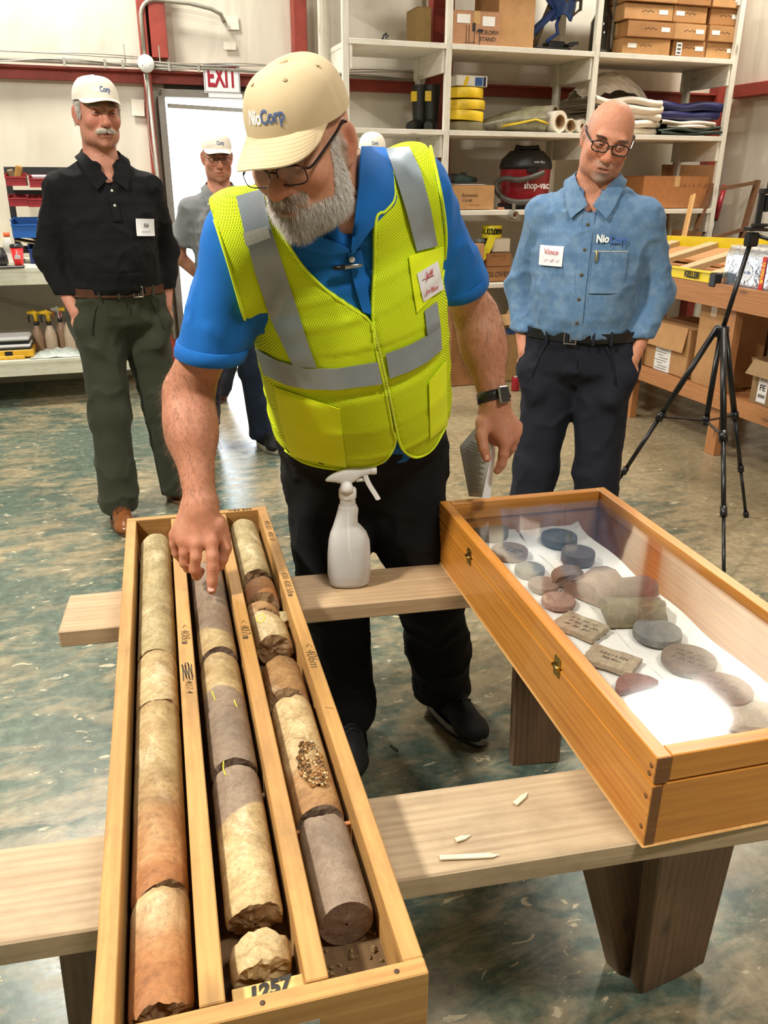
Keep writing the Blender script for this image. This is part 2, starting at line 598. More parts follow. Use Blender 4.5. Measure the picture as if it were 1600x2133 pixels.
# conduit, junction box, loose wires
M_COND = plain('galvanised_conduit', srgb(168, 164, 152), .5, .35, var=.1)
cd = empty('conduit', (0, 0, 0), label='galvanised conduit run along the red girt and up over the door', cat='conduit')
yc = YB - .12
MB().tube([(XL, yc, 2.265), (0.36, yc, 2.245)], .013, 8).build('pipe', M_COND, cd)
MB().tube([(0.45, yc, 2.25), (2.5, yc, 2.225)], .013, 8).build('pipe', M_COND, cd)
p = [(0.405, yc, 2.3), (0.405, yc, 2.55)] + [(0.405 + .11 * (1 - math.cos(a)), yc, 2.55 + .11 * math.sin(a)) for a in np.linspace(.2, PI / 2, 7)]
p += [(.75, yc, 2.65), (.90, yc, 2.625), (.97, yc + .03, 2.60), (1.0, yc + .11, 2.57)]
MB().tube(p, .014, 8).build('bent_pipe', M_COND, cd)
MB().tube([(0.41, yc, 2.2), (.425, yc, 1.2), (.43, yc, .3)], .013, 8).build('pipe', M_COND, cd)
for k, (dz, s) in enumerate(((.03, .0), (.045, .012), (-.02, .02))):
    q = [(x, yc - .012, 2.262 + dz * (1 - .3 * math.sin(x * 2 + k)) + s * math.sin(x * 5 + k)) for x in np.linspace(XL, .36, 22)]
    MB().tube(q, .0045, 6).build('cable', M_COND, cd)
    q = [(x, yc - .012, 2.25 + dz * .6 + .01 * math.sin(x * 6 + k)) for x in np.linspace(.45, 2.45, 16)]
    MB().tube(q, .0045, 6).build('cable', M_COND, cd)
for x in (-.14, .13, .25, .57, .78): MB().box((x, yc - .018, 2.245), (.02, .006, .06), None, .002).build('clip', M_COND, cd)
for x, h in ((.27, .13), (.51, .13)): MB().box((x, yc, 2.31), (.008, .006, h)).build('bracket', M_COND, cd)
q = [(.39, yc - .03, 2.19), (.40, yc - .01, 2.05), (.385, yc, 1.8), (.41, yc, 1.5), (.40, yc, 1.25)]
MB().tube(q, .004, 6).build('cable', M_COND, cd)
jb = empty('junction_box', (.41, yc - .02, 2.256), (PI / 2, 0, 0), label='round white junction box on the red girt left of the door', cat='junction box')
MB().lathe([(.052, -.02), (.058, -.015), (.058, .012), (.052, .02), (.0, .022)], 24).build('cover', plain('white_enamel', srgb(228, 230, 226), .35, var=.04), jb)
for a in (-.028, .028): MB().lathe([(.004, .02), (.004, .0235), (0.0, .024)], 8, (a, -.01, 0)).build('screw', STEEL, jb)

# exit sign
ex = empty('exit_sign', (.945, YB - .12, 2.183), (PI / 2, 0, 0), label='white EXIT sign with dark red letters above the doorway', cat='sign')
M_SIGNR = plain('sign_red', srgb(160, 24, 44), .5, var=.06)
MB().box((0, 0, 0), (.265, .195, .006), None, .002).build('panel', PAPER, ex)
b_ = MB()
for c, s in (((0, .09, .0035), (.25, .004, .001)), ((0, -.09, .0035), (.25, .004, .001)), ((-.125, 0, .0035), (.004, .18, .001)), ((.125, 0, .0035), (.004, .18, .001))): b_.box(c, s)
b_.build('border', plain('sign_grey', srgb(120, 110, 112), .5), ex)
text(ex, 'EXIT', .19, M_SIGNR, (0, .004, .0035), (1, 0, 0), (0, 1, 0), bold=.006, stretch=.56)
MB().box((0.02, -.112, -.001), (.25, .028, .004)).build('lower_strip', PAPER, ex)

# patches and tears on the liner
M_TAPE = plain('liner_patch', srgb(236, 230, 214), .45, var=.04)
for k, (x, z, w, h, lb) in enumerate(((1.06, 2.56, .09, .09, 'square pale patch taped on the liner around the conduit end'),
                                  (1.03, 2.41, .09, .05, 'small pale tape patch below the conduit end'),
                                  (.33, 1.98, .09, .11, 'pale tape patch beside the red column left of the door'))):
    tag(MB().box((x, YB - .03, z), (w, .003, h), rmat(0, .06 * (k - 1), 0)).build('tape_patch', M_TAPE), lb, 'patch')
# ================================================================== white timber shelving
SY0, SY1 = 6.12, 6.72
SHZ = [0.19, 0.735, 1.283, 1.836, 2.39, 2.945]
UPX = [1.70, 2.458, 3.648, 4.898]
sh = empty('timber_shelving', (0, 0, 0), label='white painted timber shelving of three bays along the back wall', cat='shelving')
for i, x in enumerate(UPX):
    for y in (SY0 + .02, SY1 - .02):
        board(sh, 'upright', (x, y, 1.6), (.045 if y < 6.3 else .06, .04, 3.2), WHITEPAINT, .002)
    for z in SHZ:
        if i == 0:
            board(sh, 'bearer', (x + .036, (SY0 + SY1) / 2, z - .11), (.02, SY1 - SY0, .15), WHITEPAINT)
        else:
            board(sh, 'bearer', (x - .036, (SY0 + SY1) / 2 + .01, z - .11), (.02, SY1 - SY0, .15), WHITEPAINT)
    board(sh, 'rear_brace', (x - .05, SY1 - .1, 1.6), (.03, .05, 3.2), WHITEPAINT)
for i in range(3):
    for z in SHZ:
        board(sh, 'shelf_board', ((UPX[i] + UPX[i + 1]) / 2, (SY0 + SY1) / 2, z - .0175), (UPX[i + 1] - UPX[i] - .047, SY1 - SY0 + .01, .035), WHITEPAINT)

M_TAPEB = plain('parcel_tape', srgb(196, 160, 108), .25, var=.06)
M_LABEL = plain('label_white', srgb(232, 230, 224), .5, var=.03)


def carton(name, loc, size, label, rot=0.0, mat=None, group=None, tape=True, labels=(), writing=(), scrawls=(), cat='box', open_=False, tape_x=True):
    """A cardboard carton: walls, two top flaps meeting at a slit, tape, stickers."""
    sx, sy, sz = size
    e = empty(name, loc, (0, 0, rot), label, cat, group)
    m = mat or CARD
    MB().box((0, 0, sz / 2), (sx, sy, sz - .006), None, .004).build('body', m, e)
    if not open_:
        MB().box((0, -sy / 4 - .0005, sz - .001), (sx - .002, sy / 2 - .003, .004), None, .001).build('flap', m, e)
        MB().box((0, sy / 4 + .0005, sz - .001), (sx - .002, sy / 2 - .003, .004), None, .001).build('flap', m, e)
    else:
        for k, (cx, cy, w, d, rx, ry) in enumerate(((0, -sy / 2 - .03, sx, .09, 1.0, 0), (-sx / 2 - .01, 0, .09, sy, 0, 1.1), (sx / 2 + .01, 0, .09, sy, 0, -1.1))):
            MB().box((cx, cy, sz + .015), (w, d, .004), rmat(rx if k == 0 else 0, ry, 0)).build('flap', m, e)
    if tape:
        t = MB().box((0, 0, sz + .0015), (sx + .001, .05, .001) if tape_x else (.05, sy + .001, .001))
        if tape_x:
            for s in (-1, 1): t.box((s * (sx / 2 + .0005), 0, sz - .04), (.001, .05, .08))
        else:
            for s in (-1, 1): t.box((0, s * (sy / 2 + .0005), sz - .04), (.05, .001, .08))
        t.build('tape', M_TAPEB, e)
    for (x, z, w, h) in labels:
        MB().box((x, -sy / 2 - .001, z), (w, .001, h)).build('sticker', M_LABEL, e)
    for (s, size_, x, z, sh_) in writing:
        text(e, s, size_, INK, (x, -sy / 2 - .0005, z), (1, 0, 0), (0, 0, 1), lift=.001, shear=sh_)
    for k, (x, z, w, h) in enumerate(scrawls):
        scrawl(e, INK, (x, -sy / 2 - .0005, z), (1, 0, 0), (0, 0, 1), w, h, 3 + k + int(sx * 1000))
    return e


# top shelf, middle bay
mb_ = carton('carton', (2.688, 6.27, 2.392), (.345, .20, .215), 'brown carton marked stand and taped on the middle bay top shelf', -.05,
             plain('cardboard_pink', srgb(176, 128, 92), .7, var=.1, bump=.05), labels=((-.10, .165, .10, .055), (.09, .155, .095, .06)),
             writing=(('MICRORIV', .038, .085, .085, .15), ('STAND', .038, .085, .043, .15)), tape_x=False)
dr = MB()
for c, s in (((-.075, .07), (.004, .11)), ((-.055, .075), (.004, .10)), ((-.055, .018), (.06, .004)), ((-.015, .05), (.004, .07)), ((-.02, .018), (.03, .004)), ((.025, .05), (.004, .09))):
    dr.box((c[0], -.1005, c[1]), (s[0], .001, s[1]))
for x, z, rx, rz in ((-.02, .115, .014, .032), (.03, .095, .022, .012)):
    dr.prism([(x + rx * math.cos(a), -(z + rz * math.sin(a))) for a in np.linspace(0, 2 * PI, 14)[:-1]], -.1, -.1015, rmat(PI / 2, 0, 0) * np.array([[1], [1], [1]]), (0, 0, 0)) if False else dr.box((x, -.1005, z), (rx * 1.7, .001, rz * 1.7))
dr.build('printed_symbol', INK, mb_)
carton('carton', (3.01, 6.42, 2.392), (.295, .42, .62), 'tall plain brown carton standing on the middle bay top shelf', .02, CARD, tape=False)
carton('carton', (2.37, 6.52, 2.392), (.11, .24, .26), 'narrow kraft carton behind the second upright on the top shelf', .0, plain('cardboard_olive', srgb(150, 122, 74), .75), tape=False)
# small dark clip left on the first bay top shelf
ck = MB(); ck.tube([(0, 0, .003), (.01, 0, .035), (.03, .005, .05), (.045, 0, .03), (.03, -.004, .02), (.02, 0, .045)], .006, 7)
ck.box((.02, 0, .006), (.06, .03, .012), None, .003)
tag(ck.build('cable_clip', BLACKP, loc=(1.985, 6.2, 2.392)), 'small black cable clip lying on the left bay top shelf', 'clip')

# blue strap harness and stand on the top shelf
M_BLUE = plain('blue_webbing', srgb(38, 62, 120), .6, var=.2)
M_KHAKI = plain('khaki_webbing', srgb(92, 82, 58), .8, var=.2)
hs = empty('strap_harness', (3.40, 6.4, 2.39), label='blue and khaki strap harness hung over a small drill stand on the top shelf', cat='harness')
MB().box((-.02, 0, .02), (.3, .2, .04), None, .006).box((.03, 0, .06), (.14, .12, .06), None, .01).cyl((.1, -.06, .06), (.13, -.12, .06), .014, 10).cyl((.14, -.05, .075), (.175, -.11, .075), .012, 10).build('base', BLACKP, hs)
MB().tube([(-.14, 0, .04), (-.08, .0, .2), (.0, .02, .36), (.04, .02, .55)], .022, 8).build('post', M_KHAKI, hs)
MB().tube([(-.18, -.02, .13), (-.1, -.03, .2), (-.02, -.03, .27), (.08, -.02, .33)], [.03, .028, .026, .02], 8).tube([(.05, -.02, .26), (.02, -.04, .2), (.035, -.04, .14), (-.03, -.04, .1), (-.05, -.03, .08)], .014, 8).tube([(-.12, -.03, .44), (-.06, -.03, .36), (0, -.03, .3)], .018, 8).build('blue_strap', M_BLUE, hs)
G = np.array([[(.02 + .1 * u + .02 * math.sin(5 * v), -.05 - .05 * math.sin(PI * u), .24 + .26 * v + .02 * math.sin(6 * u)) for u in np.linspace(-.4, 1.3, 12)] for v in np.linspace(0, 1, 12)])
MB().grid(G, True, .02).build('blue_pouch', plain('blue_nylon', srgb(46, 74, 128), .5, var=.25), hs)
MB().tube([(-.05, -.07, .5), (.04, -.1, .38), (.13, -.1, .26), (.19, -.08, .3), (.2, -.06, .42)], .014, 6).build('khaki_strap', M_KHAKI, hs)
MB().tube([(.19, -.05, .36), (.22, -.06, .40), (.26, -.06, .38), (.28, -.05, .41), (.32, -.05, .39)], [.01, .014, .007, .012, .004], 7).build('buckle', BLACKP, hs)

# stacked yellow tins with a white box on top (second shelf)
M_YEL = plain('yellow_hose_band', srgb(226, 190, 30), .45, var=.1, scale=8)
M_YELD = plain('yellow_scuffed', srgb(216, 180, 36), .5, var=.28, scale=14)
for k, (z, h, rr, m, lb) in enumerate(((1.838, .065, .145, plain('drab_olive_band', srgb(112, 102, 74), .7), 'flat olive drab roll at the bottom of the yellow roll stack'),
                                    (1.905, .075, .152, M_YEL, 'lowest yellow flat coil of the stack on the second shelf'),
                                    (1.982, .07, .157, M_YELD, 'scuffed yellow flat coil in the middle of the stack'),
                                    (2.055, .075, .15, M_YEL, 'topmost yellow flat coil under the white box'))):
    e = empty('flat_hose_coil', (2.67 + (.012, .0, .006, -.004)[k], 6.33, z), (.04 if k == 1 else 0, .05 if k == 1 else (-.02 if k == 2 else 0), k * .7), lb, 'coil', 'coils stacked on the second shelf')
    MB().lathe([(rr - .004, .004), (rr, .010), (rr + .001, h / 2), (rr, h - .008), (rr - .005, h - .002)], 36).build('coil', m, e)
    q = [((.02 + (rr - .03) * t / 60) * math.cos(t * .42), (.02 + (rr - .03) * t / 60) * math.sin(t * .42), h) for t in range(0, 60)]
    MB().tube(q, .0035, 4).build('coil_edge', plain('coil_edge_dark', srgb(120, 100, 30), .7), e)
    MB().box((rr, 0, h / 2), (.006, .05, h * .7), None, .001).build('coil_end', m, e)
wb_ = carton('tool_box_pack', (2.69, 6.30, 2.135), (.255, .13, .073), 'white yellow and blue printed pack on top of the yellow coils', .06, plain('white_card', srgb(226, 224, 216), .4, var=.03), tape=False, cat='pack')
MB().prism([(-.075, .004), (-.045, .004), (-.022, .066), (-.052, .066)], .0652, .066, rmat(PI / 2, 0, 0)).build('yellow_stripe', M_YEL, wb_)
MB().box((.055, -.0656, .036), (.062, .001, .055)).build('blue_panel', plain('print_blue', srgb(52, 92, 160), .4), wb_)
MB().box((.103, -.0656, .036), (.022, .001, .062)).build('navy_panel', plain('print_navy', srgb(28, 34, 74), .4), wb_)
MB().box((.1285, 0, .036), (.001, .11, .06)).build('end_print', M_YEL, wb_)

# film rolls on the second shelf
M_FILM = plain('stretch_film', srgb(226, 218, 198), .25, var=.05)
M_TUBE = plain('card_tube', srgb(150, 116, 76), .8)


def roll(x, z, r, ri, L, lb, y0=6.17, tilt=.0):
    e = empty('film_roll', (x, y0, z + r), (0, 0, tilt), lb, 'roll', None)
    R = rmat(-PI / 2, 0, 0)
    MB().lathe([(r, 0), (r, L)], 28, R=R, cap=False).lathe([(r, 0), (ri + .006, -.0), ], 28, R=R, cap=False).lathe([(r, L), (ri, L)], 28, R=R, cap=False).build('film', M_FILM, e)
    MB().lathe([(ri + .006, -.003), (ri, -.003), (ri, L), (ri + .006, L)], 24, R=R, cap=False).build('core_tube', M_TUBE, e)
    return e


roll(3.398, 1.838, .077, .042, .48, 'largest wrapped film roll on the second shelf, open end forward', 6.15, .25)
roll(3.505, 1.838, .051, .036, .46, 'smaller film roll between two rolls on the second shelf', 6.17, .2)
roll(3.60, 1.838, .050, .012, .46, 'film roll with small bore against the third upright', 6.16, .15)
G = []
for i in range(26):
    t = i / 25
    x = 3.29 - .52 * t; w = .075 * (1 - t) ** .7 + .02
    G.append([(x + .0 * a, 6.22 + .18 * t + .07 * math.cos(a), 1.842 + w * .9 + w * math.sin(a) * (1 + .12 * math.sin(7 * a + 9 * t)) + .05 * t * (1 - t)) for a in np.linspace(0, 2 * PI, 15)])
wm = empty('wrapped_bundle', (0, 0, 0), label='tapering bundle wrapped in clear film with yellow tape on the second shelf', cat='bundle')
MB().grid(G, True).build('wrapping', plain('dirty_clear_film', srgb(128, 122, 96), .25, var=.3, scale=18), wm)
MB().tube([(3.3, 6.16, 1.90), (3.2, 6.165, 1.925), (3.08, 6.2, 1.9), (2.94, 6.3, 1.875)], .008, 6).build('yellow_tape', M_YEL, wm)
MB().box((2.80, 6.27, 1.862), (.05, .05, .05), None, .006).tube([(2.81, 6.27, 1.86), (2.87, 6.26, 1.872), (2.93, 6.28, 1.868)], .009, 6).build('end_fitting', plain('grey_fitting', srgb(74, 66, 54), .6), wm)

# dark boots / hoses in the left bay behind the uprights
bt = empty('rubber_boot', (2.50, 6.55, 1.838), (0, 0, -.5), label='dark rubber boot standing in the left bay of the second shelf', cat='boot')
MB().lathe([(.05, .05), (.055, .12), (.06, .26), (.064, .33)], 18, cap=False).build('shaft', plain('black_rubber', srgb(34, 34, 30), .45), bt)
MB().tube([(0, .03, .045), (0, -.08, .04), (0, -.17, .035)], [.055, .05, .034], 12).build('foot', plain('black_rubber', srgb(34, 34, 30), .45), bt)
MB().box((.0, -.07, .009), (.1, .26, .018), None, .006).build('sole', M_KHAKI, bt)
MB().box((-.02, -.062, .25), (.05, .006, .07), None, .002).build('yellow_tab', M_YEL, bt)
bt2 = copy_tree(bt); bt2.location = (2.42, 6.60, 1.838); bt2.rotation_euler = (0, 0, -.8); bt2['label'] = 'second dark rubber boot lying deeper in the left bay'

# workshop vacuum on the third shelf
M_RED = plain('vacuum_red', srgb(150, 26, 36), .35, var=.08)
M_VB = plain('vacuum_black', srgb(30, 30, 30), .45)
sv = empty('workshop_vacuum', (3.27, 6.42, 1.285), (0, 0, -.1), label='red and black workshop vacuum with looped grey hose on the third shelf', cat='vacuum')
MB().lathe([(.175, .03), (.19, .06), (.195, .16), (.2, .29), (.204, .30)], 32).build('drum', M_RED, sv)
MB().lathe([(.208, .295), (.21, .32), (.195, .37), (.15, .41), (.13, .43), (.0, .435)], 32).build('motor_head', M_VB, sv)
MB().tube([(-.1, -.02, .41), (-.09, -.02, .455), (-.04, -.02, .445), (.02, -.02, .445), (.08, -.02, .455), (.1, -.02, .41)], .022, 8).build('handle', M_VB, sv)
MB().box((-.02, -.2, .285), (.09, .03, .04), None, .008).build('latch', M_VB, sv)
q = [(.06, -.23, .27), (-.04, -.25, .235), (-.14, -.23, .215), (-.235, -.18, .225), (-.285, -.14, .19), (-.27, -.16, .11), (-.19, -.22, .06), (-.08, -.25, .055), (.06, -.25, .075)]
from itertools import chain


def spline(P, n=8):
    P = np.array(P, float); out = []
    for i in range(len(P) - 1):
        p0 = P[max(i - 1, 0)]; p1 = P[i]; p2 = P[i + 1]; p3 = P[min(i + 2, len(P) - 1)]
        for t in np.linspace(0, 1, n, endpoint=False):
            out.append(.5 * ((2 * p1) + (-p0 + p2) * t + (2 * p0 - 5 * p1 + 4 * p2 - p3) * t * t + (-p0 + 3 * p1 - 3 * p2 + p3) * t ** 3))
    out.append(P[-1]); return np.array(out)


hq = spline(q, 14)
MB().tube(hq, [.021 + .0025 * (i % 2) for i in range(len(hq))], 10).build('hose', plain('vacuum_hose', srgb(74, 70, 62), .5), sv)
MB().box((0, 0, .02), (.34, .3, .04), None, .01).cyl((-.14, -.2, .035), (-.14, -.15, .035), .03, 14).cyl((.12, -.2, .035), (.12, -.15, .035), .03, 14).build('caster_base', M_VB, sv)
text(sv, 'shop-vac', .075, PAPER, (.02, -.2015, .175), (1, 0, 0), (0, 0, 1), lift=.004, bold=.0016, stretch=.78)
text(sv, 'wet dry', .028, PAPER, (.03, -.205, .345), (1, 0, 0), (0, .3, 1), lift=.004)
carton('carton', (2.705, 6.27, 1.285), (.35, .24, .175), 'brown carton hand marked cords on the third shelf', .03, CARD, labels=(), tape=False,
       writing=(('Extension', .034, -.035, .105, .3), ('Cords', .032, -.055, .07, .3)), scrawls=((.0, .035, .09, .010),))
MB().box((2.70, 6.25, 1.4655), (.22, .13, .003), rmat(0, 0, .2)).build('paper_sheet', PAPER)
tag(bpy.data.objects['paper_sheet'], 'white paper sheet lying on the carton marked cords', 'paper')
pt = empty('power_tool', (2.68, 6.30, 1.468), (0, 0, .3), label='small black and green power tool on the carton of cords', cat='tool')
MB().tube([(-.12, 0, .03), (-.04, 0, .04), (.03, 0, .035), (.13, 0, .03)], [.022, .035, .03, .018], 10).build('body', plain('tool_green', srgb(40, 62, 56), .5), pt)
MB().box((-.10, 0, .045), (.06, .05, .06), None, .01).build('battery', BLACKP, pt)
MB().box((.0, 0, .068), (.05, .04, .03), None, .008).build('grip', BLACKP, pt)
board(None, 'wood_offcut', (2.945, 6.16, 1.294), (.05, .03, .018), plain('offcut', srgb(176, 120, 90), .7))
tag(bpy.data.objects['wood_offcut'], 'small red-brown wood offcut at the third shelf edge', 'offcut')
tr_ = empty('tape_roll', (3.03, 6.105, 1.247), (PI / 2, 0, .2), label='grey tape roll hung on the third shelf edge below the vacuum', cat='tape')
MB().lathe([(.035, -.025), (.035, .025), (.02, .025), (.02, -.025), (.035, -.025)], 24, cap=False).build('tape', plain('grey_tape', srgb(120, 116, 104), .5), tr_)
MB().lathe([(.02, -.024), (.016, -.024), (.016, .024), (.02, .024)], 20, cap=False).build('core', M_TUBE, tr_)
MB().box((0, .055, 0), (.03, .06, .004)).build('loose_end', plain('grey_tape', srgb(120, 116, 104), .5), tr_)

# fourth shelf: glove boxes, hazard tape, big carton
carton('glove_box', (2.97, 6.3, .737), (.225, .22, .115), 'lower flat brown carton hand marked gloves on the fourth shelf', 0, CARD2, tape=False, writing=(('GLOVES', .055, .0, .058, .12),))
carton('carton', (2.968, 6.3, .853), (.222, .22, .105), 'flat brown carton stacked on the glove carton', .02, CARD2, tape=False, scrawls=((0, .085, .14, .016),))
carton('carton', (3.01, 6.32, .960), (.155, .16, .105), 'small white carton on top of the glove stack', -.04, plain('cream_card', srgb(222, 212, 190), .6, var=.05), tape=False)
ht = empty('hazard_tape_roll', (2.955, 6.32, 1.068), label='yellow caution tape roll printed in black on the white carton', cat='tape')
M_HZ = plain('caution_yellow', srgb(238, 224, 40), .35, var=.05)
MB().lathe([(.078, 0), (.08, .004), (.08, .092), (.078, .096), (.035, .096), (.035, 0)], 32, cap=False).build('roll', M_HZ, ht)
for s_, a0 in (('CAUTION', -.75), ('CUIDADO', .45)):
    V, F = text_mesh(s_, .06, .0003, .1, 'CENTER', .002)
    an = V[:, 0] * .8 / .0805 + a0
    mobj('lettering', np.stack([.0808 * np.sin(an), -.0808 * np.cos(an), V[:, 1] + .048], 1), F, INK, ht)
MB().grid(spline([(-.03, -.075, .02), (-.06, -.1, -.04), (-.10, -.12, -.10), (-.14, -.13, -.15)], 5)[:, None, :] + np.array([(-.03, 0, .01), (.03, 0, -.01)])[None], False, .002).build('loose_end', M_HZ, ht)
dc = empty('duct_can', (2.875, 6.36, .96), label='small green and grey tin beside the caution tape roll', cat='tin')
MB().lathe([(.05, 0), (.05, .10), (.046, .104), (0, .104)], 24).build('can', plain('tin_grey', srgb(130, 132, 122), .4), dc)
MB().lathe([(.0505, .03), (.0505, .075)], 24, cap=False).build('label_band', plain('tin_green', srgb(38, 76, 74), .5), dc)
carton('carton', (2.70, 6.02, .80), (.17, .10, .235), 'upright brown carton leaning out of the fourth shelf behind the vest wearer', .03, CARD, tape=False, writing=(('4X', .04, .03, .15, .1),)) if False else None
carton('carton', (2.735, 6.18, .737), (.15, .1, .30), 'upright brown carton beside the glove cartons on the fourth shelf', .02, CARD, tape=False, scrawls=((.03, .19, .05, .03), (.045, .12, .02, .02)))
# floor cartons below the shelf
carton('carton', (2.60, 5.96, 0.0), (.36, .3, .62), 'tall plain brown carton on the floor under the shelving', .02, CARD2, tape=False)
c_ = carton('carton', (2.925, 6.0, 0.0), (.22, .3, .48), 'floor carton with blue label behind the legs of the denim-shirted man', .0, plain('cardboard_tan', srgb(166, 130, 82), .75), open_=True, tape=False, writing=(('L', .05, -.01, .2, 0), ('F', .05, -.01, .12, 0)))
MB().box((.0, -.1515, .40), (.16, .001, .05)).build('blue_label', plain('label_blue', srgb(44, 72, 120), .5), c_)
rc = empty('drink_can', (2.86, 5.55, 0), label='small red can with silver top on the floor by the cartons', cat='can')
MB().lathe([(.026, 0), (.031, .008), (.031, .1), (.027, .112)], 20).build('can', M_RED, rc)
MB().lathe([(.0275, .112), (.0275, .118), (.0, .118)], 20).build('lid', STEEL, rc)

# right bay, top shelf: flat sample cartons
M_CB = [plain('kraft_a', srgb(172, 126, 76), .7, var=.14, scale=9, bump=.06), plain('kraft_b', srgb(160, 112, 64), .7, var=.14, scale=9, bump=.06), plain('kraft_c', srgb(184, 138, 88), .7, var=.12, scale=9, bump=.06)]
nm = {0: 'bottom', 1: 'second', 2: 'third', 3: 'fourth'}
cn = {0: 'left', 1: 'middle', 2: 'right'}
for c in range(3):
    for r in range(5 if c < 2 else 4):
        x = (4.115, 4.475, 4.79)[c] + RND.uniform(-.02, .02)
        w = (.42, .30, .295)[c] + RND.uniform(-.01, .01); h = .112 + RND.uniform(-.006, .006)
        lb = 'brown taped sample carton, %s column, %s from the bottom on the top shelf' % (cn[c], ('lowest', 'second', 'third', 'fourth', 'fifth')[r])
        e = carton('sample_carton', (x, 6.34 - .02 * (r % 2), 2.392 + r * .1155), (w, .34, h), lb, RND.uniform(-.05, .05), M_CB[(r + c) % 3], 'sample cartons on the top shelf', True,
               labels=((w * .3 * (1 if (r + c) % 3 else -1), h * .55, .075, .03),))
        m_ = MB()
        for k in range(5): m_.box((-.05 + k * .022, -.1709, h * .55 + .006 * (k % 2)), (.014, .0006, .005))
        m_.build('scribble', INK, e)
bl = MB()
for k in range(3): bl.box((4.385, 6.166, 2.42 + k * .026), (.032, .002, .009))
bl2 = MB().box((4.385, 6.169, 2.446), (.05, .002, .085))
e_ = [o for o in bpy.data.objects if o.name.startswith('sample_carton') and 'middle column, lowest' in o.get('label', '')][0]
for b_, m_, n_ in ((bl2, M_LABEL, 'sticker'), (bl, INK, 'barcode')):
    o_ = b_.build(n_, m_, e_); o_.matrix_parent_inverse = (Matrix.Translation(e_.location) @ Matrix.Rotation(e_.rotation_euler[2], 4, 'Z')).inverted(); o_.location = (0, -.012, 0)
# dark bagged flask
fk = empty('bagged_flask', (3.86, 6.42, 2.392), label='dark glass flask in a clear bag left of the sample cartons', cat='flask')
MB().lathe([(.09, 0), (.10, .02), (.10, .24), (.06, .32), (.035, .36), (.035, .42), (0, .43)], 28).build('flask', plain('dark_glass', srgb(46, 38, 32), .08, var=.1, spec=.8), fk)
MB().lathe([(.012, .05), (.02, .16), (.01, .3), (.03, .4)], 10, (.02, -.105, 0), sx=.8, sy=.3).build('bag_fold', plain('bag_film_sheen', srgb(120, 112, 102), .15, var=.4), fk)


# folded tarps and film bags, right bay second shelf
def folded(name, x0, x1, y0, y1, z, h, mat, label, layers=3, wob=.02, drop=0.0, seed=0, cat='tarp'):
    r = random.Random(seed)
    e = empty(name, (x0, y0, z), label=label, cat=cat)
    for k in range(layers):
        hh = h / layers
        G = []
        ph = r.uniform(0, 6)
        ux = r.uniform(-.04, .04)
        for i in range(22):
            u = i / 21; x = (x1 - x0) * u + ux
            row = []
            for j in range(14):     # closed fold profile: bottom, rounded nose, top
                a = -PI / 2 + PI * j / 13
                yy = -.015 * math.cos(a) * 2 + wob * math.sin(7 * u + ph) + r.uniform(-.002, .002)
                zz = hh * (k + .5) + hh * .52 * math.sin(a) + wob * .4 * math.sin(9 * u + ph * 2) * (k + 1) / layers - drop * u * u
                row.append((x, yy, zz))
            row = [(x, y1 - y0, row[0][2])] + row + [(x, y1 - y0, row[-1][2])]
            G.append(row)
        MB().grid(np.array(G)[:, ::-1], True).build('fold', mat, e)
    return e


M_CANVAS = plain('white_canvas', srgb(220, 208, 190), .7, var=.08, scale=8)
M_NAVY = plain('navy_tarp', srgb(36, 38, 84), .3, var=.25, scale=10)
M_NAVYD = plain('navy_dark', srgb(20, 20, 40), .4, var=.25, scale=10)
M_GREEN = plain('green_tarp', srgb(34, 48, 36), .4, var=.25, scale=12)
folded('folded_canvas', 3.70, 4.30, 6.20, 6.68, 1.838, .26, M_CANVAS, 'pile of folded white canvas with loose edges behind the bald man', 5, .035, seed=3)
folded('folded_tarp', 4.28, 4.86, 6.17, 6.68, 1.838, .05, M_GREEN, 'dark green folded tarp at the bottom of the right bay pile', 2, .02, -.02, 5)
folded('folded_canvas', 4.34, 4.85, 6.19, 6.68, 1.892, .055, M_CANVAS, 'cream folded canvas between the green and navy tarps', 2, .014, -.0, 8)
folded('folded_tarp', 4.24, 4.86, 6.22, 6.68, 1.95, .13, M_NAVY, 'shiny navy folded tarp on top of the right bay pile', 2, .025, -.01, 12)
folded('folded_tarp', 4.20, 4.42, 6.3, 6.68, 1.838, .10, M_NAVYD, 'near-black folded tarp tucked beside the white canvas', 2, .02, -.0, 17)
bg = empty('film_bag', (3.98, 6.45, 2.10), label='crumpled translucent plastic film heaped on the white canvas', cat='plastic film')
G = []
rr = random.Random(4)
for i in range(18):
    row = []
    for j in range(18):
        u, v = i / 17 - .5, j / 17 - .5
        hgt = .2 * max(0, 1 - 2.9 * (u * u + v * v)) + rr.uniform(-.012, .012)
        row.append((u * .62 + rr.uniform(-.01, .01), v * .34, hgt - .002))
    G.append(row)
MB().grid(np.array(G)[:, ::-1], False).build('film', plain('plastic_film', srgb(196, 184, 168), .25, var=.12, scale=6), bg)
roll(3.50, 1.95, .05, .03, .3, 'pale film roll lying across the back of the middle bay', 6.42, .5)
# big carton on the third shelf right bay
carton('carton', (4.545, 6.33, 1.285), (.64, .30, .25), 'wide brown carton with faint writing on the third shelf right bay', .0, plain('cardboard_orange', srgb(164, 108, 60), .7, var=.1), tape_x=False)
scrawl([o for o in bpy.data.objects if 'faint writing' in o.get('label', '')][0], plain('faint_ink', srgb(126, 84, 50), .7), (.16, -.1505, .18), (1, 0, 0), (0, 0, 1), .26, .04, 5, .0012)
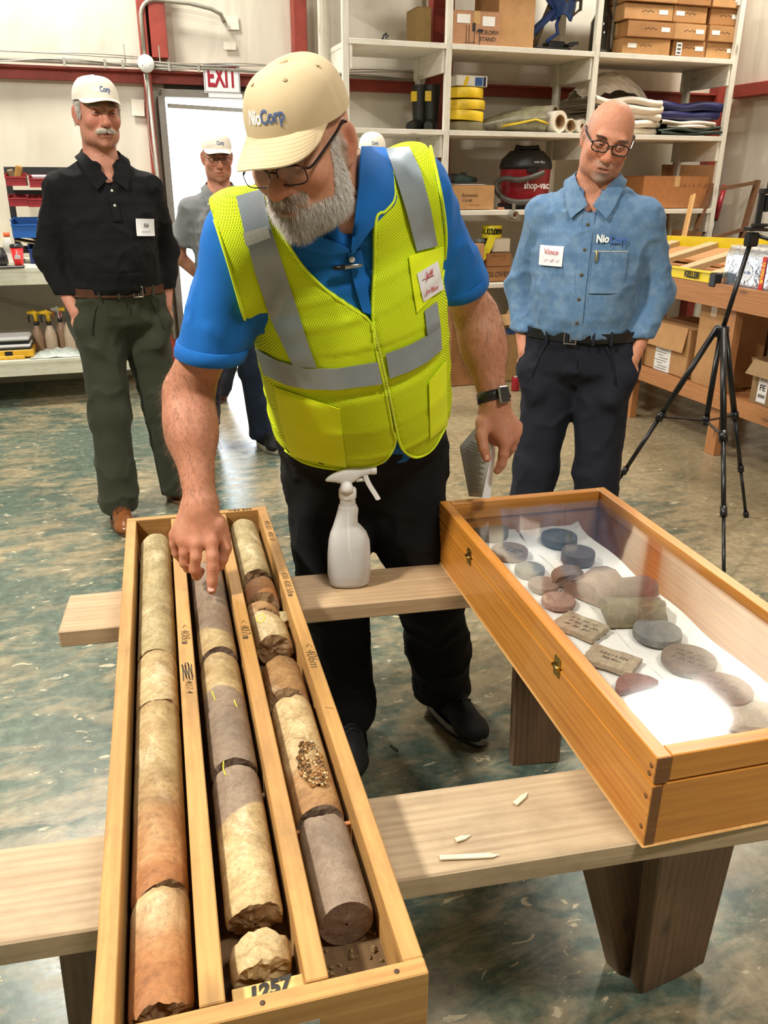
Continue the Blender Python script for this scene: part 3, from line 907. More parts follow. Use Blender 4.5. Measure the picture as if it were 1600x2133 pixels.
# ================================================================== right-hand bench and what is on it
M_BENCH = wood('pine_bench', srgb(186, 128, 78), srgb(150, 98, 56), .5)
BX = 3.24
be = empty('timber_bench', (0, 0, 0), label='brown pine bench rack along the right wall with lower shelf', cat='bench')
board(be, 'front_rail', (BX, 3.4, .905), (.038, 5.2, .125), M_BENCH)
board(be, 'bench_top', (BX + .55, 3.4, .945), (1.05, 5.2, .02), plain('bench_ply', srgb(176, 120, 74), .55, var=.1, scale=5))
board(be, 'lower_rail', (BX, 3.4, .335), (.038, 5.2, .09), M_BENCH)
for k in range(5): board(be, 'lower_slat', (BX + .14 + k * .2, 3.4, .345), (.17, 5.2, .02), M_BENCH)
for y in (5.75, 4.66, 3.80, 2.6, 1.3):
    for x in (BX + .045, BX + 1.0): board(be, 'post', (x, y, .47), (.05, .085, .94), M_BENCH)
tall = carton('carton', (BX + .22, 4.0, .357), (.24, .3, .49), 'tall narrow brown carton under the bench behind the tripod', PI / 2, CARD, tape=True, tape_x=False)
c1 = carton('carton', (BX + .27, 4.43, .357), (.48, .38, .30), 'brown carton with hanging flap and big white label under the bench', -PI / 2, CARD, tape=False, labels=((-.0, .09, .16, .17),))
MB().box((.02, -.21, .235), (.40, .004, .15), rmat(-.18, 0, .02)).build('hanging_flap', CARD, c1)
m_ = MB()
for k in range(9): m_.box((-.01 + .02 * math.sin(k * 2), -.1925, .02 + k * .017), (.12 - .03 * (k % 3), .0006, .003))
m_.build('label_print', INK, c1)
c2 = carton('carton', (BX + .25, 3.43, .357), (.36, .36, .19), 'open brown carton with red and white shipping label under the bench', -PI / 2, plain('cardboard_dim', srgb(140, 112, 74), .75), tape=False, open_=True)
MB().box((-.09, -.1815, .10), (.07, .001, .16)).build('shipping_label', M_LABEL, c2)
MB().box((-.09, -.1822, .172), (.07, .001, .022)).build('label_header', plain('label_red', srgb(206, 56, 40), .5), c2)
text(c2, 'FE', .045, INK, (-.09, -.1818, .10), (1, 0, 0), (0, 0, 1), bold=.001, lift=.001)
m_ = MB()
for k in range(11): m_.box((-.115 + k * .005, -.1823, .055), (.0018 + .0012 * (k % 3), .0006, .018))
m_.build('barcode', INK, c2)
text(c2, '3PL 03', .018, INK, (-.09, -.1818, .145), (1, 0, 0), (0, 0, 1), lift=.001)
for k, (y, h) in enumerate(((4.62, .3), (4.18, .26), (4.12, .33))):
    e = empty('hand_tool', (BX + .62, y, .357), (0, .3 - .2 * k, 0), ('black handled hand tool deep under the bench', 'red handled hand tool deep under the bench', 'grey handled hand tool deep under the bench')[k], 'tool')
    MB().cyl((0, 0, 0), (0, 0, h), .012, 8).build('handle', (BLACKP, M_RED, M_KHAKI)[k], e)
    MB().box((0, 0, h + .02), (.05, .03, .05), None, .006).build('head', plain('tool_steel', srgb(110, 108, 104), .4, .9), e)

# yellow step ladder lying on the bench
M_LAD = plain('ladder_yellow', srgb(226, 200, 24), .4, var=.06)
ld = empty('step_ladder', (0, 0, 0), label='yellow step ladder with wooden-coloured treads lying on the bench', cat='ladder')
LZ = .957
MB().box((BX + .0, 4.60, LZ + .0325), (.025, 1.28, .065), None, .003).box((BX - .002, 4.60, LZ + .062), (.04, 1.28, .007)).box((BX - .002, 4.60, LZ + .012), (.04, 1.28, .007)).build('side_rail', M_LAD, ld)
MB().beam((BX + .52, 5.25, LZ + .15), (BX + .80, 3.55, LZ + .20), .025, .065).build('side_rail', M_LAD, ld)
MB().box((BX + .0, 3.945, LZ + .028), (.05, .055, .075), None, .005).build('foot', BLACKP, ld)
text(ld, 'KELLER', .05, INK, (BX - .0185, 4.13, LZ + .037), (0, -1, 0), (0, 0, 1), bold=.002, lift=.004, stretch=.82)
M_TREAD = plain('tread_tan', srgb(196, 172, 130), .5)
for k, y in enumerate((4.95, 4.62, 4.28, 3.99)):
    a = np.array((BX + .012, y, LZ + .055)); t = (5.25 - (y + .1)) / 1.7
    b = np.array((BX + .52 + .28 * t, y + .12, LZ + .15 + .05 * t))
    MB().beam(a, b, .075, .012, bev=.003).beam(a + (0, -.035, -.015), b + (0, -.035, -.015), .006, .03).build('tread', M_TREAD, ld)
# clear-wrapped pack of water bottles
wp = empty('water_bottle_pack', (BX + .05, 3.94, .957), (0, 0, 0), label='shrink wrapped pack of small blue-labelled water bottles on the bench', cat='bottle pack')
M_WATER = plain('water_plastic', srgb(150, 184, 216), .12, var=.12, spec=.7)
M_BLBL = plain('bottle_label_blue', srgb(66, 138, 200), .3, var=.2, scale=60)
M_CAPW = plain('bottle_cap_white', srgb(236, 238, 240), .35, var=.02)
bm = MB().lathe([(.026, 0), (.031, .006), (.031, .05), (.029, .055), (.031, .06), (.031, .135), (.024, .165), (.013, .185), (.013, .196)], 14)
lm = MB().lathe([(.0316, .06), (.0316, .125)], 14, cap=False)
cm = MB().lathe([(.015, .193), (.015, .208), (0, .209)], 12)
protos = None
for i in range(8):
    for j in range(4):
        if protos is None:
            b = bm.build('bottle', M_WATER, wp); l = lm.build('bottle_label', M_BLBL, b); c = cm.build('bottle_cap', M_CAPW, b)
            protos = b
        else:
            b = copy_tree(protos, wp)
        b.location = (.035 + j * .064, -.035 - i * .064, 0)
t = NT('shrink_film'); t.n.remove(t.b)
tr0 = t.node('ShaderNodeBsdfTransparent'); gl = t.node('ShaderNodeBsdfGlossy'); gl.inputs['Roughness'].default_value = .08
dfz = t.node('ShaderNodeBsdfDiffuse'); dfz.inputs[0].default_value = (.75, .85, .95, 1)
mx = t.node('ShaderNodeMixShader'); fr = t.node('ShaderNodeFresnel'); fr.inputs[0].default_value = 1.5
t.link(t.math('MULTIPLY', fr.outputs[0], .8), mx.inputs[0]); t.link(tr0.outputs[0], mx.inputs[1]); t.link(gl.outputs[0], mx.inputs[2])
mx2 = t.node('ShaderNodeMixShader'); mx2.inputs[0].default_value = .10
t.link(mx.outputs[0], mx2.inputs[1]); t.link(dfz.outputs[0], mx2.inputs[2])
nz = t.noise(t.coord((1, 1, 1)), 40, 3); bp = t.node('ShaderNodeBump'); bp.inputs['Strength'].default_value = .25; bp.inputs['Distance'].default_value = .01
t.link(nz, bp.inputs['Height']); t.link(bp.outputs[0], gl.inputs['Normal'])
t.link(mx2.outputs[0], t.n['Material Output'].inputs[0])
FILM = t.m
G = []
for i in range(19):
    y = .0 - .53 * i / 18
    G.append([(-.004, y, .002), (-.004 - .002 * math.sin(i * 1.7), y, .10), (-.003, y, .17), (.02, y, .215 - .006 * (i % 2)), (.13, y, .216 - .006 * ((i + 1) % 2)), (.235, y, .214), (.262, y, .17), (.263, y, .002)])
MB().grid(np.array(G), True).build('shrink_wrap', FILM, wp)
MB().box((-.0065, -.30, .09), (.001, .03, .17)).build('red_strip', plain('print_red', srgb(206, 44, 34), .35), wp)
text(wp, '10 VALUE', .026, plain('print_yellow', srgb(246, 214, 60), .4), (-.0068, -.30, .095), (0, 0, -1), (0, -1, 0), bold=.001, lift=.001)
MB().prism([(.055 * math.cos(a), .045 * math.sin(a)) for a in np.linspace(0, 2 * PI, 24)[:-1]], 0, .001, np.array([[0, 0, -1], [-1, 0, 0], [0, 1, 0]]), (-.006, -.17, .085)).build('print_oval', plain('print_white', srgb(226, 232, 240), .35), wp)
text(wp, 'pure life', .026, plain('print_blue2', srgb(40, 84, 160), .4), (-.0072, -.17, .085), (0, -1, 0), (0, 0, 1), lift=.001)
# sheet, frame and tools leaning in the corner
lean = empty('cardboard_sheet', (5.05, 6.62, .957), (-.12, 0, .05), label='large brown cardboard sheet leaning in the corner behind the tools', cat='cardboard')
MB().box((0, 0, .34), (.62, .012, .68), None, .002).build('sheet', CARD2, lean)
tag(MB().box((4.25, 5.1, 1.0), (.75, 1.6, .02), rmat(.02, -.06, .1)).build('cardboard_sheet', plain('cardboard_flat', srgb(190, 140, 90), .7, var=.08)), 'flat cardboard sheet lying on the bench behind the ladder', 'cardboard')
fr_ = empty('picture_frame', (4.72, 6.1, .96), (-.12, 0, 0), label='dark wooden frame leaning in the corner right of the shelving', cat='frame')
M_DKW = wood('dark_frame_wood', srgb(120, 82, 54), srgb(84, 56, 36), .5)
for a, b in (((-.02, 0, .02), (.16, 0, .52)), ((.10, 0, .06), (.52, 0, .16)), ((.16, 0, .47), (.58, 0, .53)), ((.5, 0, .08), (.62, 0, .55))):
    MB().beam(a, b, .03, .05, (0, 1, 0)).build('frame_rail', M_DKW, fr_)
lt = empty('wood_lath', (4.42, 5.85, .957), label='pale wooden lath with rounded tip leaning by the dark frame', cat='lath')
MB().beam((0, 0, 0), (.20, .2, .44), .018, .05, (0, 1, 0), .004).build('lath', wood('pale_lath', srgb(214, 170, 112), srgb(188, 140, 84)), lt)
for k, (x, c, lb) in enumerate(((4.97, M_RED, 'red gripped bolt cutter leaning in the corner'), (4.90, BLACKP, 'black gripped bolt cutter leaning in the corner'))):
    e = empty('bolt_cutter', (x - .06, 6.15, .957), (-.25, .38, 0), lb, 'tool')
    MB().cyl((0, 0, 0), (0, 0, .3), .016, 10).build('arm', plain('tool_steel', srgb(110, 108, 104), .4, .9), e)
    MB().cyl((0, 0, .26), (0, 0, .56), .024, 12, .021).build('grip', c, e)
# ================================================================== tripod
M_TRI = plain('tripod_black', srgb(20, 20, 21), .35, var=.2)
tp = empty('camera_tripod', (2.60, 3.06, 0), label='black camera tripod with empty phone clamp beside the bench', cat='tripod')
APX = np.array((.005, .02, .875))
top = np.array((.13, .07, 1.26))
def TL(p): return np.array(p, float) - np.array((2.60, 3.06, 0))
feet = [TL((2.787, 2.92, .0)), TL((2.17, 2.44, 0.0)), TL((2.06, 3.08, 0.0))]
feet[1] = TL(on_z(1508, 1225, 0)); feet[2] = TL(on_z(1233, 1085, 0))
MB().cyl(APX + (0, 0, -.02), top, .011, 12).build('centre_column', M_TRI, tp)
MB().lathe([(.03, -.03), (.034, 0), (.03, .02)], 14, APX).build('collar', M_TRI, tp)
mid = []
for i, fpt in enumerate(feet):
    d = fpt - APX; d2 = d / np.linalg.norm(d)
    st = APX + np.array((d2[0], d2[1], 0)) * .05
    lg = MB(); lg.tube([st + (0, 0, .01), st + (fpt - st) * .44], .0135, 10)
    lgo = lg.build('leg', M_TRI, tp)
    MB().tube([st + (fpt - st) * .42, st + (fpt - st) * .46], .019, 10).build('leg_lock', M_TRI, lgo)
    MB().tube([st + (fpt - st) * .44, st + (fpt - st) * .73], .010, 10).build('leg_section', M_TRI, lgo)
    MB().tube([st + (fpt - st) * .71, st + (fpt - st) * .745], .0145, 10).build('leg_lock', M_TRI, lgo)
    MB().tube([st + (fpt - st) * .74, st + (fpt - st) * .985], .0075, 8).build('leg_section', M_TRI, lgo)
    MB().tube([st + (fpt - st) * .975 + (0, 0, .004), fpt + (0, 0, .001)], .013, 10).build('rubber_foot', BLACKP, lgo)
    MB().tube([APX, st + (0, 0, .01)], .012, 8).build('hinge', M_TRI, lgo)
    mid.append(st + (fpt - st) * .44)
hub = np.mean(mid, 0) + (0, 0, .01)
MB().cyl(APX, hub, .0125, 10).cyl(hub + (0, 0, -.02), hub + (0, 0, .02), .016, 10).build('lower_column', M_TRI, tp)
for q in mid: MB().beam(hub, q, .012, .006).build('spreader', M_TRI, tp)
MB().box(top + (0, 0, .0), (.055, .045, .06), None, .008).box(top + (0.003, 0, .045), (.075, .05, .016), None, .003).cyl(top + (.02, 0, .045), top + (.07, -.01, .04), .008, 8).build('pan_head', M_TRI, tp)
MB().tube([top + (.02, -.02, .015), top + (.10, -.06, -.01), top + (.26, -.13, -.055)], [.008, .009, .014], 8).build('pan_handle', M_TRI, tp)
MB().box(top + (.018, 0, .12), (.026, .02, .16), None, .004).box(top + (.022, -.01, .06), (.07, .03, .015), None, .003).box(top + (.028, -.012, .2), (.06, .035, .022), None, .004).box(top + (.045, 0, .15), (.02, .03, .07), None, .004).box(top + (.03, -.02, .225), (.02, .012, .05), None, .003).build('phone_clamp', M_TRI, tp)

# ================================================================== left bench
M_BW = wood('bench_white_paint', srgb(226, 224, 204), srgb(200, 198, 176), .55, srgb(140, 122, 96), .4)
lb_ = empty('white_bench', (0, 0, 0), label='white painted timber bench with a lower shelf against the left back wall', cat='bench')
BX0, BX1 = -2.6, .22
board(lb_, 'bench_top', ((BX0 + BX1) / 2, 6.5, .93), (BX1 - BX0, .8, .03), M_BW)
board(lb_, 'apron', ((BX0 + BX1) / 2, 6.12, .875), (BX1 - BX0, .035, .085), M_BW)
board(lb_, 'lower_shelf', ((BX0 + BX1) / 2, 6.5, .318), (BX1 - BX0, .8, .025), M_BW)
board(lb_, 'lower_apron', ((BX0 + BX1) / 2, 6.12, .272), (BX1 - BX0, .035, .10), M_BW)
board(lb_, 'back_panel', ((BX0 + BX1) / 2, 6.88, .62), (BX1 - BX0, .02, .6), plain('grey_back_panel', srgb(176, 168, 160), .7, var=.08, scale=3))
for x in (BX0 + .05, -1.2, BX1 - .04):
    for y in (6.15, 6.85): board(lb_, 'leg', (x, y, .46), (.09, .04, .92), M_BW)
MB().beam((-1.1, 6.8, .75), (-.05, 6.8, .42), .02, .03).build('diagonal_brace', plain('brace_grey', srgb(150, 142, 134), .7), lb_)
# bin rack
M_BINR = plain('bin_red', srgb(158, 46, 52), .4, var=.08)
M_BINB = plain('bin_blue', srgb(34, 92, 168), .4, var=.08)
rk = empty('bin_rack', (-.62, 6.55, .947), (-.10, 0, 0), label='black metal rack holding red and blue parts bins on the white bench', cat='rack')
for x in (0.02, .42): MB().box((x, .02, .31), (.04, .025, .62), None, .003).build('upright', M_TRI, rk)
for z in (.60, .45, .26, .08): MB().box((.22, .02, z), (.44, .015, .05)).build('cross_bar', M_TRI, rk)
for x in (.02, .42): MB().box((x, .03, .01), (.05, .26, .02), None, .003).build('foot', M_TRI, rk)


def bin_(x, z, w, d, h, mat, label):
    e = empty('parts_bin', (-.62 + x, 6.545, .947 + z), (0, 0, 0), label, 'bin', 'bins on the black rack')
    t_ = .004
    m = MB().box((0, -d / 2, t_), (w, d, t_ * 2)).box((-w / 2, -d / 2, h / 2), (t_, d, h)).box((w / 2, -d / 2, h / 2), (t_, d, h)).box((0, 0, h * .55), (w, t_, h * 1.1)).box((0, -d, h * .36), (w, t_, h * .72))
    m.build('shell', mat, e)
    m = MB().box((-w / 2, -d / 2, h), (.012, d + .01, .008)).box((w / 2, -d / 2, h), (.012, d + .01, .008)).box((0, -d - .004, h * .72), (w + .01, .012, .010))
    m.build('rim', mat, e)
    return e


bin_(.085, .50, .125, .15, .075, M_BINR, 'red bin at the top left of the rack with tan scrapers in it')
bin_(.235, .49, .13, .15, .075, M_BINR, 'red bin at the top of the rack with a white tub in it')
bin_(.08, .37, .115, .13, .07, M_BINR, 'empty red bin at the left end of the second rack row')
bin_(.20, .365, .115, .13, .07, M_BINR, 'empty red bin next along on the second rack row')
bin_(.105, .17, .17, .2, .115, M_BINB, 'blue bin in the third row holding a folded yellow-black belt')
bin_(.285, .165, .15, .2, .115, M_BINB, 'blue bin beside it in the third row, partly behind the man in black')
b4 = bin_(.19, .005, .17, .2, .12, plain('bin_navy', srgb(28, 58, 118), .4), 'dark blue bin of small metal parts at the bottom of the rack')
for k, (dx, h, c, lb) in enumerate(((.06, .09, srgb(120, 100, 72), 'dull brown scraper standing in the top left red bin'), (.10, .115, srgb(168, 128, 64), 'tan scraper standing in the top left red bin'))):
    tag(MB().box((-.62 + dx, 6.47, .947 + .515 + h / 2), (.045, .02, h), rmat(.1, .35 * (1 if k else -1) * .7, .2), .008).build('scraper', plain('scraper_%d' % k, c, .7)), lb, 'scraper')
wt_ = empty('white_tub', (-.385, 6.47, .947 + .50), label='white lidded tub sitting in the second red bin', cat='tub')
MB().box((0, 0, .03), (.09, .09, .05), None, .006).build('tub', PAPER, wt_)
MB().box((0, 0, .062), (.098, .098, .014), None, .003).build('lid', PAPER, wt_)
bq = empty('folded_belt', (-.515, 6.42, .947 + .235), (.5, .1, .15), label='folded yellow-edged dark belt looped over the blue bin', cat='belt')
for k in range(2):
    q = spline([(-.09, -.03 - .03 * k, -.02 - .02 * k), (-.02, -.03 - .03 * k, .0 - .02 * k), (.05, -.03 - .03 * k, -.03 - .02 * k), (.07, -.03 - .03 * k, -.05 - .02 * k), (.04, -.03 - .03 * k, -.055 - .02 * k), (-.08, -.03 - .03 * k, -.04 - .02 * k)], 6)
    MB().grid(np.stack([q + (0, -.018, 0), q + (0, .018, 0)], 1), True, .003).build('belt', plain('belt_dark', srgb(92, 70, 30), .6), bq)
    MB().tube(q + np.array((0, -.019, 0)), .003, 5).build('edge', plain('belt_edge', srgb(226, 210, 150), .6), bq)
for k, (x, y, lb) in enumerate(((-.49, 6.39, 'silver metal fitting at the left of the bottom bin'), (-.455, 6.42, 'black metal fitting left of the middle of the bottom bin'), (-.42, 6.38, 'silver metal fitting in the middle of the bottom bin'), (-.385, 6.41, 'black metal fitting at the right of the bottom bin'))):
    tag(MB().cyl((0, 0, 0), (.03, .01, .012 * (k % 3)), .008, 8).box((.0, 0, 0), (.018, .018, .018), rmat(.3 * k, .5, 0), .002).build('metal_fitting', BLACKP if k % 2 else STEEL, loc=(x, y, .985)), lb, 'fitting', 'fittings in the bottom bin')
# bottle, cup, phone, bag on the bench
bo = empty('drink_bottle', (-.635, 6.28, .945), label='clear drink bottle with orange cap behind the red cup', cat='bottle')
MB().lathe([(.03, 0), (.036, .008), (.036, .08), (.032, .09), (.036, .10), (.037, .14), (.024, .175), (.018, .185)], 24).build('bottle', plain('clear_bottle', srgb(198, 196, 186), .1, var=.05), bo)
MB().lathe([(.02, .183), (.02, .212), (.0, .214)], 20).build('cap', plain('cap_orange', srgb(216, 96, 48), .4), bo)
MB().lathe([(.0365, .02), (.0365, .075)], 24, cap=False).build('label_band', M_LABEL, bo)
cu = empty('paper_cup', (-.575, 6.17, .957), label='red paper coffee cup with black lid on the white bench', cat='cup')
MB().lathe([(.028, 0), (.0285, .004), (.042, .115)], 28).build('cup', plain('cup_red', srgb(214, 40, 42), .4, var=.04), cu)
MB().lathe([(.044, .112), (.045, .118), (.040, .126), (.0385, .132), (0, .133)], 28).build('lid', BLACKP, cu)
m_ = MB()
for poly in ([(-.019, .04), (.019, .04), (.017, .062), (.0, .075), (-.017, .062)], [(-.004, .076), (.005, .076), (.004, .092), (-.003, .092)]):
    m_.add([((x), -(.0295 + .0122 * z / .1) * 1.0 - .0035 * 1 - z * .01 + abs(x) * .22, z) for x, z in poly], [tuple(range(len(poly)))])
m_.build('printed_emblem', PAPER, cu)
scrawl(cu, plain('cup_red', srgb(214, 40, 42)), (0, -.0375, .050), (1, 0, 0), (0, -.12, 1), .026, .008, 4, .0005, .002)
tag(MB().box((-.62, 6.12, .951), (.16, .075, .010), rmat(0, 0, .05), .003).build('phone', BLACKP), 'flat black phone lying under the red cup on the bench', 'phone')
tag(MB().lathe([(.05, 0), (.09, .02), (.085, .07), (.05, .11), (0, .12)], 16, (-.70, 6.30, .946), sx=.8).build('black_pouch', BLACKP), 'black cloth pouch at the left edge of the bench', 'pouch')
tag(MB().lathe([(.03, 0), (.055, .02), (.045, .07), (.02, .12), (.0, .13)], 12, (-.34, 6.2, .946), sx=1.1).build('paper_bag', PAPER), 'crumpled white paper bag on the bench beside the man in black', 'bag')

# lower shelf: scale, spray bottles, film
sc_ = empty('bench_scale', (-.72, 6.28, .332), label='yellow and white bench scale on the lower shelf', cat='scale')
MB().box((0, 0, .035), (.30, .24, .05), None, .006).build('base', plain('scale_yellow', srgb(228, 176, 42), .4), sc_)
MB().box((-.02, -.10, .012), (.22, .06, .024), None, .004).build('keypad_foot', plain('scale_yellow', srgb(228, 176, 42), .4), sc_)
MB().box((-.01, -.122, .04), (.05, .003, .028)).build('display', BLACKP, sc_)
MB().box((0, 0, .066), (.27, .22, .014), None, .004).build('gasket', BLACKP, sc_)
MB().box((0, 0, .085), (.27, .22, .025), None, .01).build('tray', PAPER, sc_)
MB().box((0, 0, .108), (.26, .21, .022), None, .004).build('gap', BLACKP, sc_)  # solid black block painting the shade in the open gap
MB().box((0, 0, .133), (.27, .22, .028), None, .012).build('lid', PAPER, sc_)


def sprayer(loc, rz, label, group, body, head, trig, h=.19, r=.042):
    e = empty('spray_bottle', loc, (0, 0, rz), label, 'spray bottle', group)
    MB().lathe([(r * .9, 0), (r, .008), (r, h * .55), (r * .8, h * .75), (r * .42, h * .95), (r * .38, h)], 22).build('bottle', body, e)
    MB().lathe([(r * .45, h - .005), (r * .45, h + .02)], 16).build('collar', BLACKP, e)
    MB().tube([(0, 0, h + .015), (0, 0, h + .06), (.01, 0, h + .085), (.055, 0, h + .085)], [.012, .014, .018, .011], 10).tube([(-.03, 0, h + .075), (.02, 0, h + .092)], [.008, .018], 8).build('spray_head', head, e)
    MB().tube([(.035, 0, h + .08), (.05, 0, h + .05), (.045, 0, h + .015)], [.006, .007, .005], 8).build('trigger', trig, e)
    m = MB()
    for k in range(3): m.box((0, -r - .0006, h * (.14 + .16 * k)), (.028, .001, .004))
    m.build('level_marks', INK, e)
    return e


M_MILK = plain('milky_plastic', srgb(206, 184, 160), .35, var=.06)
M_MILKD = plain('dusty_plastic', srgb(158, 128, 104), .4, var=.1)
M_SY = plain('sprayer_yellow', srgb(222, 178, 28), .4)
sprayer((-.545, 6.42, .332), 3.0, 'dusty spray bottle with black trigger, leftmost on the lower shelf', None, M_MILKD, M_SY, BLACKP)
sprayer((-.46, 6.40, .332), 3.3, 'milky spray bottle with yellow head on the lower shelf', None, M_MILK, M_SY, BLACKP)
sprayer((-.385, 6.46, .332), 3.0, 'brownish spray bottle with white and orange nozzle on the lower shelf', None, M_MILKD, PAPER, plain('trig_orange', srgb(206, 110, 40)), .2)
sprayer((-.33, 6.40, .332), 3.2, 'spray bottle with red trigger nearest the man in black', None, M_MILK, M_SY, M_RED, .21)
pb = empty('plastic_bag', (-.42, 6.22, .331), label='crumpled clear plastic bag on the lower shelf front', cat='bag')
rr = random.Random(9); G = []
for i in range(16):
    G.append([((i / 15 - .5) * .36 + rr.uniform(-.008, .008), (j / 11 - .5) * .2 + rr.uniform(-.006, .006), .004 + .055 * max(0, 1 - 3.6 * ((i / 15 - .5) ** 2 + (j / 11 - .5) ** 2)) * rr.uniform(.5, 1.1)) for j in range(12)])
MB().grid(np.array(G)[:, ::-1], False).build('film', plain('bag_clear', srgb(206, 214, 206), .2, var=.15, scale=30), pb)
# ================================================================== two plank trestles
M_PLK = wood('trestle_plank', srgb(188, 160, 124), srgb(158, 128, 94), .6, srgb(112, 92, 70), .3)
M_PLKA = wood('trestle_plank_dusty', srgb(186, 164, 132), srgb(156, 132, 102), .65, srgb(98, 84, 68), .4)
M_LEG = wood('trestle_leg_wood', srgb(126, 96, 70), srgb(92, 68, 48), .6, srgb(60, 48, 38), .4)
PA = math.atan(-0.112)


def trestle(name, x0, y0, x1, label, mat):
    """Plank on edge legs: (x0,y0) is the front left top corner, 0.6 m up."""
    L = (x1 - x0) / math.cos(PA)
    e = empty(name, (x0, y0, 0), (0, 0, PA), label, 'trestle')
    board(e, 'plank', (L / 2, .085, .58), (L, .17, .04), mat, .003)
    return e, L


ta, LA = trestle('plank_trestle', -.62, .907, 1.05, 'near plank trestle carrying the core box and the display case', M_PLKA)
tb, LB = trestle('plank_trestle', -.193, 1.66, 1.10, 'far plank trestle with the spray bottle standing on it', M_PLK)


def leg(e, a, b, w, t, wd, nm='leg'):
    """A plank leg whose broad face runs along wd (world), given in world points."""
    a = np.array(a, float); b = np.array(b, float)
    x = b - a; L = np.linalg.norm(x); x /= L
    wd = np.array(wd, float); y = wd - x * (wd @ x); y /= np.linalg.norm(y); z = np.cross(x, y)
    Mw = Matrix(np.stack([x, y, z], 1).tolist()).to_4x4(); Mw.translation = Vector((a + b) / 2)
    o = MB().box((0, 0, 0), (L, w, t), None, .003).build(nm, M_LEG, e)
    loc = Matrix.Translation(e.location) @ Matrix.Rotation(e.rotation_euler[2], 4, 'Z')
    o.matrix_local = loc.inverted() @ Mw
    return o


leg(ta, (.775, .80, .575), (.925, .955, -.0), .155, .04, (1, .1, 0))
leg(ta, (.66, .875, .57), (.885, 1.015, .0), .12, .04, (.9, .3, 0))
leg(ta, (-.10, .93, .57), (-.13, .97, .0), .14, .04, (1, -.1, 0))
leg(ta, (-.40, .93, .57), (-.52, .99, .0), .14, .04, (1, -.1, 0))
leg(tb, (.95, 1.62, .57), (.975, 1.63, .0), .135, .04, (1, -.2, 0))
leg(tb, (.02, 1.73, .57), (-.02, 1.74, .0), .13, .04, (1, -.1, 0))
for i, (px, py, L_, rz, lb) in enumerate(((970, 1786, .075, -.25, 'pale wood splinter lying on the near plank front edge'), (1082, 1668, .024, .5, 'small pale wood chip on the near plank beside the knot'), (958, 1749, .014, .1, 'tiny pale wood chip behind the splinter on the near plank'))):
    p = on_z(px, py, .602)
    tag(MB().box((0, 0, 0), (L_, .008, .0025)).add([(L_ / 2, -.004, 0), (L_ / 2, .004, 0), (L_ / 2 + .012, .001, 0)], [(0, 1, 2)]).build('wood_splinter', plain('splinter', srgb(222, 206, 176), .7), loc=(p[0], p[1], .6035), rot=(0, .0, rz)), lb, 'splinter')

# ================================================================== core box
M_BOXW = wood('core_box_pine', srgb(196, 150, 86), srgb(164, 118, 62), .6, srgb(116, 88, 54), .6)
M_BOXD = wood('core_box_inner', srgb(112, 86, 54), srgb(84, 62, 38), .75, srgb(40, 32, 22), .8)  # channel floor darkened for dirt and for shade between the cores
BA = -math.radians(3.1)
BO = np.array((-.106, .606, 0.0))
BW, BL, BT, BB = .352, 1.414, .70, .602
cb = empty('core_box', BO, (0, 0, BA), 'open pine core box with three channels of drill core on the trestles', 'core box')
board(cb, 'bottom', (BW / 2, BL / 2, BB + .007), (BW - .004, BL - .004, .012), M_BOXD)
RX = [(0, .0235), (.1075, .1345), (.2205, .2455), (.3285, .352)]
for k, (a, b) in enumerate(RX):
    if k in (0, 3): board(cb, 'side_rail', ((a + b) / 2, BL / 2, (BB + BT) / 2), (b - a, BL - .042, BT - BB), M_BOXW, .0015)
    else: board(cb, 'divider', ((a + b) / 2, BL / 2, (BB + BT) / 2 + .004), (b - a, BL - .048, BT - BB - .012), M_BOXW, .0015)
board(cb, 'end_board', (BW / 2, .0105, (BB + BT) / 2), (BW, .021, BT - BB), M_BOXW, .0015)
board(cb, 'end_board', (BW / 2, BL - .0105, (BB + BT) / 2), (BW, .021, BT - BB), M_BOXW, .0015)
for x in (.06, .172, .318): MB().lathe([(.003, 0), (.003, .0008), (0, .001)], 8, (x, .010, BT)).build('nail', plain('rusty_nail', srgb(70, 50, 36), .6), cb)
MB().box((.185, -.0008, .655), (.09, .0015, .03), None).build('foil_tag', plain('foil_tag', srgb(196, 196, 192), .25, .8, var=.2, scale=90), cb)
# handwriting, read from the far end
PENC = plain('pencil_mark', srgb(70, 60, 42), .7)
for s_, x, y, sz in (('< 408m', .121, .80, .024), ('| 407m', .121, .75, .0) if False else ('407.4', .121, .62, .018), ('< 407m', .233, .79, .024), ('< 406m', .340, .665, .027), ('408-408.58m', .340, .955, .022), ('405.83 - 408.58', .340, 1.25, .02), ('/', .340, .50, .02)):
    text(cb, s_, sz, PENC, (x, y, BT - (.0016 if x < .3 else 0)), (0, -1, 0), (1, 0, 0), shear=.25, lift=.0006, bold=-.0007)
m_ = MB()
for k in range(7): m_.box((.113 + .0025 * k, .665 + .004 * (k % 3), BT - .0012), (.0018, .05, .0004), rmat(0, 0, .15 * (k % 2)))
m_.build('scribble', PENC, cb)
text(cb, '405.32m', .018, PENC, (.285, BL - .0105, BT), (-1, 0, 0), (0, -1, 0), shear=.2)
